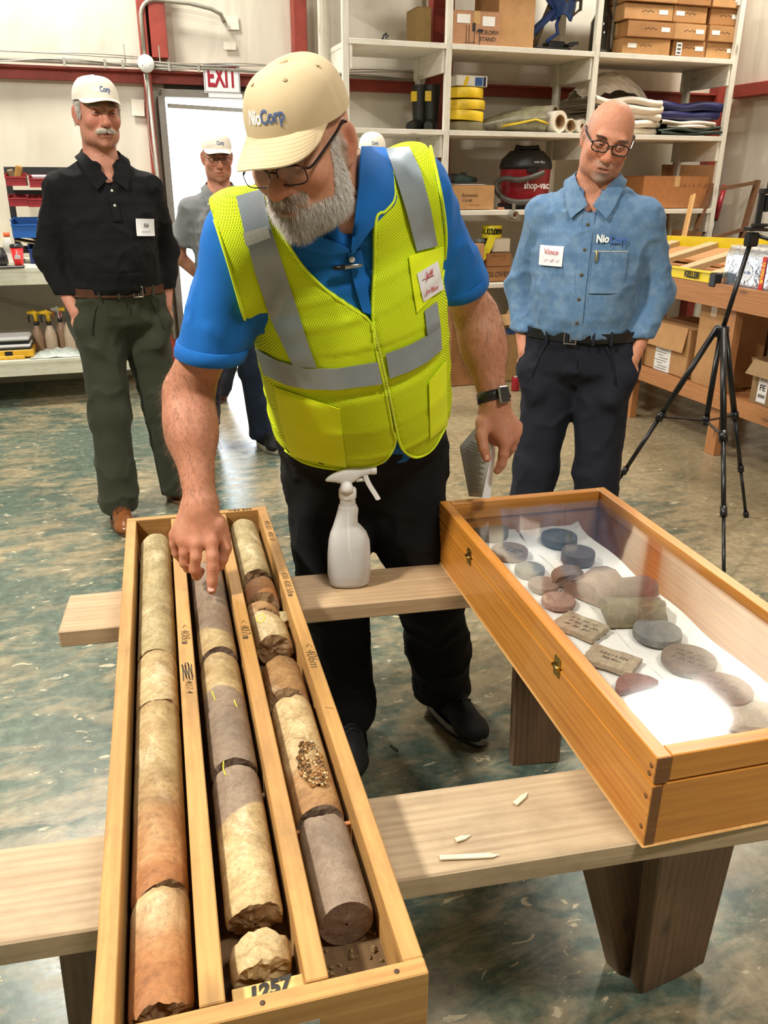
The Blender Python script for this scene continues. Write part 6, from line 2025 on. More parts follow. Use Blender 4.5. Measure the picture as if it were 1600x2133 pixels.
def ball_cap(root, c, R, s, mat, brimdown=.0, logo=True, under=None, zb=.030, tiltb=0.0, full=True, logoz=.034):
    """Six-panel cap: crown, curved brim, button, eyelets, stitched lettering."""
    ro = np.array(root.location); c = np.array(c) - ro
    R = R @ rmat(tiltb, 0, 0)
    a, b, hgt = .0845, .1045, .088
    y0 = -.012
    def crown(th, ph, off=0.0):      # th around from the left ear through the front, ph up
        cr = math.cos(ph) ** .62
        seam = .0016 * abs(math.sin(3 * th)) ** .35
        x = (a + off + seam) * cr * math.cos(th); y = y0 + (b + off + seam) * cr * math.sin(th)
        zz = zb + (hgt + off) * math.sin(ph) ** .92 - (.006 * math.sin(th) if math.sin(th) < 0 else 0) + .010 * max(0, math.sin(th)) * math.cos(ph) * 0
        return c + s * (R @ np.array((x, y, zz)))
    G = [[crown(t, p) for t in np.linspace(0, 2 * PI, 73)] for p in list(np.linspace(0, 1.45, 16)) + [1.52, PI / 2 - .0004]]
    G2 = [[crown(t, p, -.003) for t in np.linspace(0, 2 * PI, 73)] for p in np.linspace(0, PI / 2 - .01, 6)]
    m = MB().grid(np.array(G), True)
    m.grid(np.array(G2)[:, ::-1], True)
    m.grid(np.array([G[0], G2[0]])[:, ::-1], True)
    cp = m.build('cap', mat, root)
    MB().lathe([(.0075, -.002), (.008, .002), (.005, .005), (1e-5, .006)], 14, c + s * (R @ np.array((0, y0, zb + hgt - .001))), R).build('button', mat, cp)
    # brim
    n, k = 30, 10
    top = []; bot = []
    for i in range(n + 1):
        u = -1 + 2 * i / n
        th = PI / 2 + u * 1.13
        base = np.array(((a - .001) * math.cos(th), y0 + (b - .001) * math.sin(th), zb + .004))
        ext = .074 * (1 - abs(u) ** 2.6) ** .6
        r1 = []; r2 = []
        for j in range(k + 1):
            t = j / k
            y = base[1] + ext * t * 1.0
            x = base[0] * (1 + .03 * t)
            z = base[2] - (.010 + brimdown) * t * ext / .074 - (.024 + brimdown * .35) * (abs(x) / .08) ** 2 * (ext * t / .074) ** .8 - .003 * t
            r1.append(c + s * (R @ np.array((x, y, z + .0012)))); r2.append(c + s * (R @ np.array((x, y, z - .0012))))
        top.append(r1); bot.append(r2)
    top = np.array(top); bot = np.array(bot)
    b1 = MB().grid(top[::-1], True); b1.grid(np.stack([top[:, -1], bot[:, -1]], 1)[::-1], True)
    b1.build('brim', mat, cp)
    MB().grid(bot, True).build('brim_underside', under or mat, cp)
    st = []
    if full:
        for j in (.22, .36, .5, .64, .78, .92):
            jj = int(j * k); fr = j * k - jj
            line = top[:, jj] * (1 - fr) + top[:, min(jj + 1, k)] * fr
            up = R @ np.array((0, 0, 1.0))
            st.append(line[2:-2] + up * .0001)
        sm = MB()
        for l in st: sm.tube(l, .00022, 4)
        sm.build('brim_stitching', plain('cap_thread', srgb(198, 176, 138), .7), cp)
    for t in (PI / 2 - .55, PI / 2 + .55, PI / 2 - 1.6, PI / 2 + 1.6):
        p = crown(t, 1.0, .001); nn = nrm(p - crown(t, 1.0, -.02))
        x_, y_, z_ = frame(nn)
        MB().lathe([(.0035, 0), (.0035, .001), (.0016, .0012), (.0012, 0)], 10, p, np.stack([x_, y_, z_], 1)).build('eyelet', mat, cp)
    if logo:
        for s_, mt, off in (('Nio', plain('thread_white', srgb(240, 240, 236), .7), -.0262), ('Corp', plain('thread_blue', srgb(84, 104, 148), .7, var=.15), .0145)):
            V, F = text_mesh(s_, .028, .0004, 0, 'CENTER', .0007)
            x = V[:, 0] * .82 + off
            P = []
            for (xx, yy, zz) in zip(x, V[:, 1], V[:, 2]):
                th = PI / 2 - xx / .098
                ph = math.asin(min(1, max(0, (yy + logoz) / hgt)) ** (1 / .92))
                P.append(crown(th, ph, .0006 + zz))
            o_ = mobj('lettering', P, F, mt, cp)
    return cp


# ------------------------------------------------------------------ simple garments and shoes
def wr(V, N, amp, sc, seed, aniso=(1, 1, 1), sharp=2.0):
    n = fbm(V * sc * np.array(aniso), seed, 3)
    rg = 1 - np.clip(np.abs(n) * 1.4, 0, 1)
    return V + N * (amp * (rg ** sharp - .35))[:, None] + N * (amp * .4 * fbm(V * sc * .5, seed + 7, 2))[:, None]


def shoe(root, ankle, toe_dir, upper, sole, L=.29, w=.05, name='shoe', laces=None, midsole=None, heel=.02):
    """Left on the floor under an ankle point; toe_dir is horizontal."""
    f = nrm((toe_dir[0], toe_dir[1], 0)); r = np.array((f[1], -f[0], 0)); z = np.array((0, 0, 1.0))
    R = np.stack([r, f, z], 1); o = np.array((ankle[0], ankle[1], 0)) - f * .065
    W = lambda p: o + R @ np.array(p, float)
    S = Sdf()
    S.u(ell(W((0, .03, .045)), (.038, .06, .05), R), .02).u(cap(W((0, .04, .06)), W((0, .07, .115)), .040, .040), .02)
    S.u(ell(W((0, L * .45, .045)), (w * .82, L * .28, .042), R), .03).u(ell(W((0, L * .76, .036)), (w * .98, L * .22, .032), R), .02)
    S.u(ell(W((0, L * .55, .062)), (w * .62, L * .24, .036), R), .03)
    S.i(half(W((0, 0, .018)), (0, 0, -1)), .004).i(half(W((0, 0, .125)), (0, 0, 1)), .0)
    lo = o - .32; hi = o + .36; lo[2] = 0; hi[2] = .16
    V, F = S.mesh(lo, hi, .006)
    up = qmesh(name, V, F, upper, root)
    A = np.linspace(0, 2 * PI, 44); ro = np.array(root.location)
    def outline(sc, zz):
        pts = []
        for a in A:
            y = L / 2 - .012 + (L / 2 + .006) * math.sin(a) * sc
            t = (y + .01) / L
            ww = w * (.78 + .26 * math.sin(min(1, max(0, t)) * PI * .9 + .35) + (.05 if t > .6 else 0))
            pts.append(W((ww * sc * math.cos(a) * (1 - .1 * abs(math.sin(a)) ** 6), y, zz)) - ro)
        return pts
    sl = MB().grid(np.array([outline(.96, .001), outline(1.0, .006), outline(1.0, heel), outline(.97, heel + .004)])[:, ::-1], True)
    b0 = outline(.96, .001); sl.add(b0[:-1], [tuple(range(len(b0) - 1))[::-1]]); b0 = outline(.97, heel + .004); sl.add(b0[:-1], [tuple(range(len(b0) - 1))])
    sl.build('sole', sole, up).location = (0, 0, 0)
    if midsole:
        MB().grid(np.array([outline(1.015, heel - .004), outline(1.025, heel + .004), outline(1.0, heel + .016)])[:, ::-1], True).build('midsole', midsole, up)
    if laces:
        m = MB()
        for k in range(5):
            yy = L * (.36 + .065 * k)
            q = [W((x * .03, yy + .006 * (1 if x > 0 else -1), .2)) for x in np.linspace(-1, 1, 9)]
            q = trace(S, np.array(q), np.tile((0, 0, -1.0), (9, 1)), 0, .2, .002) - ro
            m.tube(q, .0024, 5)
        m.build('laces', laces, up)
    return up


def collar(root, pts_in, pts_out, mat, name='collar', thick=.0025):
    """A turned-down collar between a neck curve and an outer curve (world points)."""
    a = spline(pts_in, 6); b = spline(pts_out, 6); a = resample(a, 40); b = resample(b, 40)
    ro = np.array(root.location); G = []
    for t in np.linspace(0, 1, 7):
        bow = .010 * math.sin(PI * t)
        G.append(a * (1 - t) + b * t + np.array((0, 0, bow)))
    return MB().grid(np.array(G) - ro, True, thick).build(name, mat, root)


def band(root, f, c, n, r, w, mat, name='belt', off=.003, thick=.004, seg=64, up=(0, 0, 1)):
    """A belt following shape f around centre c with axis n."""
    x, y, z = frame(n); ro = np.array(root.location)
    rows = []
    for dz in (-w / 2, -w / 6, w / 6, w / 2):
        P = []
        for a in np.linspace(0, 2 * PI, seg + 1):
            d = math.cos(a) * x + math.sin(a) * y
            P.append(c + z * dz + d * .42)
        P = np.array(P)
        d = -(P - (c + z * dz))
        P = trace(f, P, d, 0, .42, off)
        rows.append(P)
    G = np.array(rows)
    ctr = c
    nn = np.array([[nrm((p - (c + z * dz)) - z * ((p - (c + z * dz)) @ z)) for p in row] for row, dz in zip(rows, (-w / 2, -w / 6, w / 6, w / 2))])
    return MB().grid((G - ro), True, thick, nn.reshape(-1, 3)).build(name, mat, root), G
# ================================================================== the man in the yellow vest, leaning over the core box
JR = (.58, 1.88, 0.0)
jf = empty('person', JR, (0, 0, 0), 'bearded man in tan cap, glasses and yellow safety vest pointing at the core box', 'person')
JROOT = np.array(JR)
SKB = np.array(srgb(206, 148, 118)[:3])


def near_px(f, pts, off=0.0):
    """Closest approach of each sight line to a shape (for outlines that miss it)."""
    d = np.array([ray(*p) for p in pts]); d = d / np.linalg.norm(d, axis=1)[:, None]
    t = np.full(len(d), .9); best = np.full(len(d), 9.0); bt = t.copy()
    for _ in range(90):
        e = f(EYE + d * t[:, None]) - off
        m = e < best - 1e-5; best = np.where(m, e, best); bt = np.where(m, t, bt)
        t = np.where(np.abs(e) < 5e-4, t, np.minimum(t + np.maximum(e, -.01) * .8, 2.8))
    return EYE + d * bt[:, None]


# -- spine and torso
JP = lambda px, py, D: at(px, py, D)
rsh, lsh = JP(510, 500, 1.545), JP(856, 398, 1.675)
latS = nrm(lsh - rsh); latH = nrm(CX + np.array((0, 0, .02)))
sp = [(JP(762, 1010, 2.13), latH, .190, .118, .13), (JP(757, 930, 2.065), latH, .200, .138, .13), (JP(750, 830, 1.935), nrm(latH * .75 + latS * .25), .200, .170, .12),
      (JP(738, 720, 1.80), nrm(latH * .5 + latS * .5), .195, .155, .11), (JP(722, 600, 1.71), nrm(latH * .25 + latS * .75), .192, .130, .105), (JP(700, 505, 1.645), latS, .172, .105, .10),
      (JP(705, 430, 1.59), latS, .125, .075, .08), (JP(712, 385, 1.545), latS, .075, .062, .062)]


def mk(sp, k=0.0):
    st = []
    for i, s in enumerate(sp):
        a = sp[max(i - 1, 0)][0]; b = sp[min(i + 1, len(sp) - 1)][0]
        u = nrm(b - a); f = np.cross(s[1], u)
        st.append((s[0], s[1], f, s[2] + k, s[3] + k, s[4] + k))
    return loft(st)


nb = JP(712, 392, 1.55)                  # base of the neck
HC = JP(630, 306, 1.42)                 # centre of the head
vw = HC - EYE
JH = head_frame(vw, -.50, .36, .08)
# -- arms
rel, rwr = JP(394, 815, 1.70), JP(416, 1042, 1.675)
lel, lwr = JP(990, 655, 1.93), JP(1029, 836, 1.935)
RT = dict(core=mk(sp, -.012))
S = Sdf()
S.u(RT['core'])
S.u(cap(nb + (0, 0, -.03), rsh, .06, .052), .05).u(cap(nb + (0, 0, -.03), lsh, .06, .052), .05)
for sh_, el_, wr_, out in ((rsh, rel, rwr, -1), (lsh, lel, lwr, 1)):
    S.u(cap(sh_, sh_ + (el_ - sh_) * .55, .046, .050), .04)
    S.u(cap(sh_ + (el_ - sh_) * .5, el_, .053, .045), .03)
    S.u(cap(el_, el_ + (wr_ - el_) * .38, .046, .047), .03)
    S.u(cap(el_ + (wr_ - el_) * .30, wr_, .046, .0315), .03)
    S.u(ell(el_ + (wr_ - el_) * .28 + CX * out * .012, (.040, .040, .085), np.stack(frame(wr_ - el_), 1)), .03)
    S.u(ell(wr_ + (wr_ - el_) * .06, (.036, .026, .03), np.stack([CX, np.cross(nrm(wr_ - el_), CX), nrm(wr_ - el_)], 1)), .02)
# -- right hand: index straight down, the rest curled
toC = -nrm(ray(420, 1130))
D0 = 1.668


def H(px, py, dz=0.0): return at(px, py, D0 + dz)


kn = [H(441, 1128, .0), H(409, 1132, -.004), H(384, 1126, .006), H(365, 1114, .022)]
wc = H(414, 1066, .004)
for i, k_ in enumerate(kn):
    S.u(cap(wc + (k_ - kn[1]) * .35, k_, .0165, (.0135, .0135, .0125, .0115)[i]), .020)
    S.u(sph(k_ - toC * -.002, (.0122, .0124, .0115, .0105)[i]), .010)
S.u(ell(H(409, 1105, .014), (.040, .018, .040), np.stack([CX, toC, np.cross(CX, toC)], 1)), .02)
TIP = H(441, 1231, .012)
fing = [[(441, 1128, .0, .0138), (443, 1158, -.004, .0126), (444, 1184, .0, .0124), (442, 1210, .006, .0112), (441, 1229, .012, .0100)],
        [(409, 1132, -.004, .0130), (408, 1160, -.006, .0118), (405, 1186, .006, .0112), (410, 1199, .030, .0100), (418, 1190, .048, .0092)],
        [(384, 1126, .006, .0122), (384, 1150, .004, .0112), (384, 1172, .014, .0106), (392, 1184, .036, .0096), (401, 1176, .052, .0088)],
        [(365, 1114, .022, .0112), (363, 1132, .022, .0100), (368, 1153, .030, .0095), (378, 1164, .046, .0088), (386, 1158, .058, .0080)],
        [(452, 1090, .012, .0150), (466, 1116, .020, .0138), (471, 1142, .022, .0118), (464, 1164, .026, .0108), (459, 1180, .034, .0095)]]
for q in fing:
    for a, b in zip(q[:-1], q[1:]):
        S.u(cap(H(*a[:3]), H(*b[:3]), a[3], b[3]), .0045)
S.u(cap(wc, H(452, 1092, .012), .020, .016), .02)
# -- left hand closed on folded papers
D1 = 1.945


def L_(px, py, dz=0.0): return at(px, py, D1 + dz)


kl = [L_(1052, 922, -.012), L_(1068, 910, .0), L_(1076, 900, .016), L_(1078, 887, .03)]
wl = L_(1030, 856, .0)
for i, k_ in enumerate(kl):
    S.u(cap(wl + (k_ - kl[1]) * .3, k_, .019, (.0145, .0140, .0130, .0120)[i]), .02)
S.u(ell(L_(1038, 890, .004), (.040, .024, .045), np.stack([CX, -nrm(ray(1038, 890)), np.cross(CX, -nrm(ray(1038, 890)))], 1)), .02)
fl = [[(1052, 922, -.012, .0140), (1049, 946, -.008, .0125), (1045, 966, .0, .0115), (1036, 980, .008, .0100)],
      [(1068, 910, .0, .0135), (1066, 932, .012, .0118), (1056, 946, .028, .0105), (1046, 944, .036, .0092)],
      [(1076, 900, .016, .0125), (1072, 918, .03, .0108), (1060, 932, .042, .0098), (1050, 930, .048, .0086)],
      [(1078, 887, .03, .0112), (1074, 902, .044, .0098), (1064, 914, .052, .0088), (1054, 914, .055, .0078)],
      [(1010, 880, -.01, .0165), (1003, 908, -.022, .0145), (1008, 934, -.026, .0122), (1014, 955, -.024, .0105)]]
for q in fl:
    for a, b in zip(q[:-1], q[1:]):
        S.u(cap(L_(*a[:3]), L_(*b[:3]), a[3], b[3]), .005)
S.u(cap(wl, L_(1010, 880, -.008), .022, .018), .02)
# -- head
HS = 1.01
JW = head_sdf(S, HC, JH, HS, nb, .066, dict(jaw=.056, nose=.0165, mouth=.0022))
allp = np.array([rsh, lsh, rel, rwr, lel, lwr, nb, HC + (0, 0, .16), TIP, JP(1100, 960, 1.9), JP(330, 900, 1.6), sp[0][0], HC - vw * .0 + (-.2, -.16, 0)])
V, F = S.mesh(allp.min(0) - .13, allp.max(0) + .13, .0036)
Nn = normals(V, F)
L = (V - HC) @ JH / HS
def beard_reg(L):
    x, y, z = np.abs(L[:, 0]), L[:, 1], L[:, 2]
    ss = np.clip((.048 - y) / .022, 0, 1); ss = ss * ss * (3 - 2 * ss)
    zb = -.066 + .088 * ss
    m = np.clip((zb - z) / .006, 0, 1) * np.clip((y + .006) / .008, 0, 1) * np.clip((z + .135) / .01, 0, 1)
    m = np.maximum(m, (x < .034) * (z < -.045) * (z > -.0600) * (y > .085))
    lip = np.exp(-((x / .021) ** 4 + ((z + .0705) / .0095) ** 4)) * (y > .085)
    return m * (1 - lip) * (x < .09)

jcol = head_col(V, HC, JH, HS, SKB, dict(stubble=((.50, .44, .38), .75, beard_reg), lip=np.array(srgb(150, 84, 76)[:3])))
# ruddier hands and forearms, pale nail beds
for c_, r_, m_ in ([(k_, .016, .30) for k_ in kn + kl] + [(H(443, 1184), .012, .35)]):
    w = m_ * np.exp(-((V - c_) ** 2).sum(1) / r_ ** 2)[:, None]
    jcol = jcol * (1 - w) + np.array(srgb(196, 110, 92)[:3]) * w
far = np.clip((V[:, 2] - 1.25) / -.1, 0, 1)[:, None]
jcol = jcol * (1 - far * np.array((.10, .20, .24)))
mott = fbm(V * 26, 3, 3)[:, None] * (L[:, 2:3] < -.2)
jcol = np.clip(jcol * (1 + mott * np.array((.05, .10, .12))), 0, 1)
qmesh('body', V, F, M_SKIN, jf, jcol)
JV, JF, JN = V, F, Nn
body = jf.children[0]
# knuckle creases and nails
def nail(c, up, out, w, l, nm='fingernail'):
    out = nrm(out); up = nrm(up - out * (up @ out)); sd = np.cross(up, out); G = []
    for i in range(7):
        u = -1 + i / 3
        G.append([c - JROOT + up * (l * (-.5 + j / 5) * math.sqrt(1 - .72 * u * u)) + sd * (w / 2 * u * (1 - .12 * (j == 5))) + out * (-.0022 * u * u) for j in range(6)])
    return MB().grid(np.array(G), True, .0006).build(nm, plain('nail', srgb(224, 164, 146), .3, var=.05), jf)


pN = trace(S, np.array([EYE]), np.array([ray(440, 1226)]), 1.2, 3)[0]
nail(pN + toC * .0004, H(441, 1200) - H(441, 1231), toC + np.array((0, 0, .25)), .0125, .0125)
pT = trace(S, np.array([EYE]), np.array([ray(1012, 953)]), 1.2, 3)[0]
nail(pT + toC * .0004, L_(1004, 920) - L_(1014, 955), -nrm(ray(1012, 953)) + CX * -.5, .0125, .013)
cr_ = MB()
for y_ in (1180, 1184, 1188):
    q = px_on(S, [(x_, y_ + .9 * math.sin(x_ * .5)) for x_ in np.linspace(437, 450, 8)], .0000)
    cr_.tube(q - JROOT, .0004, 4)
cr_.build('knuckle_creases', plain('crease', srgb(150, 92, 76), .6), jf)

# -- beard, sideburns, moustache, forearm hair
rg = np.random.default_rng(12)
reg = beard_reg(L) * (L[:, 2] > -.14) * (L[:, 2] < .03) * (np.abs(L[:, 1]) < .14) * (np.abs(L[:, 0]) < .075)
outw = (JN @ JH)
mou = (np.abs(L[:, 0]) < .036) & (L[:, 2] < -.046) & (L[:, 2] > -.0635) & (L[:, 1] > .085)
cand = np.where(((reg > .5) | mou) & (L[:, 1] > -.005))[0]
pk = rg.choice(cand, 9000)
P = JV[pk] + rg.normal(0, .0012, (9000, 3)); Lp = L[pk]
dn = JH @ np.array((0, .25, -1.0)); dr = JN[pk] * .75 + dn * .8 + rg.normal(0, .22, (9000, 3))
lm = mou[pk]
dr[lm] = JN[pk][lm] * .5 + (np.stack([np.sign(Lp[lm, 0]) * .5, .3 + 0 * Lp[lm, 0], -1 + 0 * Lp[lm, 0]], 1) @ JH.T) + rg.normal(0, .15, (lm.sum(), 3))
chin_ = np.exp(-((Lp[:, 0] / .045) ** 2)) * (Lp[:, 1] > .05)
ln = (.006 + .011 * np.clip((-.03 - Lp[:, 2]) / .07, 0, 1)) * rg.uniform(.7, 1.15, 9000); ln[lm] = rg.uniform(.008, .013, lm.sum())
wh = np.array(srgb(244, 240, 234)[:3]); gb = np.array(srgb(176, 150, 122)[:3])
k_ = np.clip(.55 * chin_ * rg.uniform(.3, 1.4, 9000) + .35 * lm, 0, 1)[:, None]
strands('beard', P, dr, ln * HS, .00042, M_HAIR, jf, wh * (1 - k_) + gb * k_, (0, 0, -.25), 3)
eyes(jf, JW, JH, HS, SKB, (0, -.5), .12, 1.2, srgb(120, 100, 84)[:3], S)
glasses(jf, JW, JH, plain('spectacle_metal', srgb(40, 38, 42), .3, .8), .0262, .0155, .113, -.010, .0011, temple_z=.010, tilt=.12)
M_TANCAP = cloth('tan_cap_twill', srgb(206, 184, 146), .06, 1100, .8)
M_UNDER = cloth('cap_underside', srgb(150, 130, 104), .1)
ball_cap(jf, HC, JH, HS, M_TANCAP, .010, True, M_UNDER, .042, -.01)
fore = []
for el_, wr_ in ((rel, rwr), (lel, lwr)):
    ax_ = wr_ - el_; t = ((JV - el_) @ ax_) / (ax_ @ ax_)
    dist = np.linalg.norm(JV - el_ - np.clip(t, 0, 1)[:, None] * ax_, axis=1)
    m = (t > -.25) & (t < 1.05) & (dist < .075)
    ids = np.where(m)[0]; ids = rg.choice(ids, 1500)
    strands('arm_hair', JV[ids], JN[ids] * .6 + nrm(ax_) * .8 + rg.normal(0, .3, (1500, 3)), rg.uniform(.010, .022, 1500), .00022, plain('arm_hair_brown', srgb(120, 86, 62), .6), jf, None, (0, 0, -.2), 2)

# -- trousers
hpR, hpL = JP(688, 985, 2.11), JP(828, 975, 2.10)
knR, knL = JP(694, 1235, 2.16), JP(898, 1240, 2.17)
anR, anL = np.array((.505, 1.90, .085)), np.array((.818, 1.935, .085))
T = Sdf()
T.u(mk(sp[:4], .009))
for hp, kn_, an in ((hpR, knR, anR), (hpL, knL, anL)):
    T.u(cap(hp, hp + (kn_ - hp) * .5, .108, .098), .05).u(cap(hp + (kn_ - hp) * .45, kn_, .099, .088), .03)
    T.u(cap(kn_, kn_ + (an - kn_) * .6, .087, .082), .03).u(cap(kn_ + (an - kn_) * .5, an, .083, .088), .03)
T.i(half((0, 0, .045), (0, 0, -1)), .01)
T.i(half(sp[1][0] + (0, 0, .12), sp[1][0] - sp[0][0]), .0)
tp_ = np.array([hpR, hpL, knR, knL, anR, anL, sp[1][0]])
V, F = T.mesh(tp_.min(0) - .16, tp_.max(0) + .16, .008)
V = wr(V, normals(V, F), .010, 9, 41, (1, 1, .8))
M_BLKT = cloth('black_trouser_cloth', srgb(17, 17, 18), .2, 700, .95)
qmesh('trousers', V, F, M_BLKT, jf)
MB().tube(spline([(.60, 1.775, .03), (.615, 1.765, .02), (.62, 1.77, .006), (.61, 1.775, .012), (.6, 1.775, .028)], 5) - JROOT, .0016, 5).build('drawcord_loop', BLACKP, jf)
M_SHB = cloth('black_shoe_mesh', srgb(34, 34, 35), .2, 500, .6)
M_SOLEB = plain('dark_sole', srgb(30, 30, 30), .6)
M_MIDG = plain('grey_midsole', srgb(128, 128, 124), .5)
shoe(jf, anL, (.16, -.95, 0), M_SHB, M_SOLEB, .295, .052, 'shoe', BLACKP, M_MIDG)
shoe(jf, anR, (-.18, -.95, 0), M_SHB, M_SOLEB, .295, .052, 'shoe', BLACKP, M_MIDG)

# -- blue polo shirt
B = Sdf()
B.u(mk(sp, .006))
B.u(cap(nb + (0, 0, -.045), rsh, .066, .066), .05).u(cap(nb + (0, 0, -.045), lsh, .066, .066), .05)
rh, lh = JP(436, 742, 1.655), JP(955, 594, 1.865)
B.u(cap(rsh, rh, .074, .068), .05).u(cap(lsh, lh, .074, .068), .05)
sr, sl_ = nrm(rh - rsh), nrm(lh - lsh)
cutr = half(rh, nrm(sr + np.array((0, 0, -.15)) + CX * .22)); cutl = half(lh, nrm(sl_ - CX * .25))
B.i(lambda P: np.where(((P - rsh) @ sr > .1) & (np.linalg.norm(P - rh, axis=-1) < .2), cutr(P), -.2), 0)
B.i(lambda P: np.where(((P - lsh) @ sl_ > .1) & (np.linalg.norm(P - lh, axis=-1) < .2), cutl(P), -.2), 0)
B.i(half(sp[1][0] + (0, 0, .05), sp[0][0] - sp[1][0]), 0)
neckax = nrm(HC - nb)
B.s(cap(nb - neckax * .01 + np.cross(latS, neckax) * .012, nb + neckax * .2, .067, .075), .012)
B.s(cap(nb + np.cross(latS, neckax) * .03, JP(738, 520, 1.49), .04, .012), .01)
allb = np.array([rsh, lsh, rh, lh, nb, sp[0][0], sp[2][0]])
V, F = B.mesh(allb.min(0) - .2, allb.max(0) + .17, .006)
Nb = normals(V, F)
V = wr(V, Nb, .007, 11, 77, (1, 1, .7), 2.5)
M_POLO = cloth('blue_polo_pique', srgb(20, 104, 186), .10, 1300, .8)
qmesh('polo_shirt', V, F, M_POLO, jf)
for hm, sd, cf, rr_ in ((rh, sr, cutr, .0745), (lh, sl_, cutl, .0765)):
    n_ = grad(cf, hm[None])[0]; x_, y_, z_ = frame(n_); rows = []
    for dz in (-.028, -.026, 0.001, .003):
        c_ = hm + n_ * dz; P = np.array([c_ + (math.cos(a) * x_ + math.sin(a) * y_) * .2 for a in np.linspace(0, 2 * PI, 49)])
        rows.append(trace(Sdf().u(cap(rsh, rh, .072, .067)).u(cap(lsh, lh, .072, .067)), P, c_ - P, 0, .2, .0035 if abs(dz + .013) < .0142 else .001))
    MB().grid(np.array(rows) - JROOT, True).build('sleeve_hem', M_POLO, jf)

U = Sdf(); U.u(B).u(cap(nb, HC - neckax * .05, .066, .066), .02)


def patch(name, f, poly4, mat, off=.002, n=14, m=14, thick=.0015, parent=None, edges=None):
    """A cloth patch over shape f between two sight-line polylines (left edge, right edge)."""
    A = resample(np.array(edges[0], float), n); C = resample(np.array(edges[1], float), n)
    G = np.array([[A[i] * (1 - j / (m - 1)) + C[i] * (j / (m - 1)) for j in range(m)] for i in range(n)])
    P = near_px(f, G.reshape(-1, 2), off).reshape(n, m, 3)
    g = grad(f, P)
    return MB().grid(P - JROOT, True, thick, g.reshape(-1, 3)).build(name, mat, parent or jf), P


patch('collar', U, None, M_POLO, .014, 18, 8, .003, edges=([(752, 306), (748, 350), (744, 400), (738, 460), (731, 520)], [(804, 310), (818, 360), (826, 420), (780, 466), (735, 528)]))
patch('collar', U, None, M_POLO, .010, 14, 6, .003, edges=([(612, 468), (650, 486), (690, 500), (728, 520)], [(604, 492), (630, 516), (676, 530), (727, 524)]))
patch('placket', U, None, M_POLO, .006, 12, 5, .002, edges=([(724, 524), (737, 590), (755, 650)], [(752, 520), (764, 590), (774, 655)]))
pb_ = near_px(U, [(733, 541)], .010)[0]
x_, y_, z_ = frame(-nrm(pb_ - EYE))
MB().lathe([(.0055, -.001), (.006, .001), (.0045, .0022), (.003, .0014), (1e-5, .0013)], 18, pb_ - JROOT, np.stack([x_, y_, z_], 1)).build('button', plain('shell_button', srgb(206, 202, 196), .3), jf)

# -- safety vest
TO = sp[4][0]
tz = nrm(sp[6][0] - sp[1][0]); tx = nrm(latS * .5 + latH * .5); tx = nrm(tx - tz * (tx @ tz)); tf = np.cross(tx, tz)
VT = Sdf()
VT.u(mk(sp, .016)).u(cap(nb + (0, 0, -.05), rsh, .084, .088), .05).u(cap(nb + (0, 0, -.05), lsh, .084, .088), .05)
VT.u(cap(rsh, rsh + (rh - rsh) * .35, .088, .080), .03).u(cap(lsh, lsh + (lh - lsh) * .35, .088, .080), .03)
st = lambda P: np.stack([(P - TO) @ tx, (P - TO) @ tz], -1)


def polysdf(poly):
    A = np.array(poly, float); Bp = np.roll(A, -1, 0)
    def f(q):
        d = None; ins = np.zeros(q.shape[:-1], bool)
        for a, b in zip(A, Bp):
            e = b - a; w = q - a
            t = np.clip((w @ e) / (e @ e), 0, 1)
            dd = ((w - t[..., None] * e) ** 2).sum(-1)
            d = dd if d is None else np.minimum(d, dd)
            c = ((a[1] > q[..., 1]) != (b[1] > q[..., 1])) & (q[..., 0] < (b[0] - a[0]) * (q[..., 1] - a[1]) / (b[1] - a[1] + 1e-12) + a[0])
            ins ^= c
        return np.where(ins, -1, 1) * np.sqrt(d)
    return f


pst = lambda px: st(near_px(VT, spline(px, 4)))
vL = [(566, 430), (590, 490), (628, 552), (680, 605), (735, 645), (771, 672)]
zL = [(786, 740), (804, 820), (817, 890)]
hL = [(824, 918), (812, 948), (790, 966), (740, 978), (680, 975), (630, 962), (594, 938)]
aL = [(524, 706), (505, 650), (482, 570), (462, 505), (447, 458)]
vR = [(806, 318), (817, 360), (822, 412), (803, 440), (784, 456), (780, 560), (777, 664)]
zR = [(793, 740), (811, 820), (825, 890)]
hR = [(830, 915), (842, 940), (868, 953), (902, 935), (930, 886)]
aR = [(917, 610), (927, 540), (929, 480), (918, 400), (897, 305)]
q = pst(vL + zL + hL); q2 = pst(aL)
bot = q[-1]; polyL = [tuple(p) for p in q] + [(-.5, bot[1]), (-.5, q2[0][1])] + [tuple(p) for p in q2] + [(q2[-1][0], .7), (q[0][0], .7)]
q = pst(vR + zR + hR); q2 = pst(aR)
polyR = [tuple(p) for p in q] + [(.5, q[-1][1]), (.5, q2[0][1])] + [tuple(p) for p in q2] + [(q2[-1][0], .7), (q[0][0], .7)]
pL, pR = polysdf(polyL), polysdf(polyR)


def vest_region(P):
    s_ = st(P); fr = (P - TO) @ tf
    front = np.minimum(pL(s_), pR(s_))
    back = np.maximum(np.abs(s_[..., 0]) - .5, np.maximum(bot[1] - s_[..., 1], np.where(s_[..., 1] > -.1, np.abs(s_[..., 0] - .02) - .19, -.5)))
    return np.where(fr > -.02, front, back)


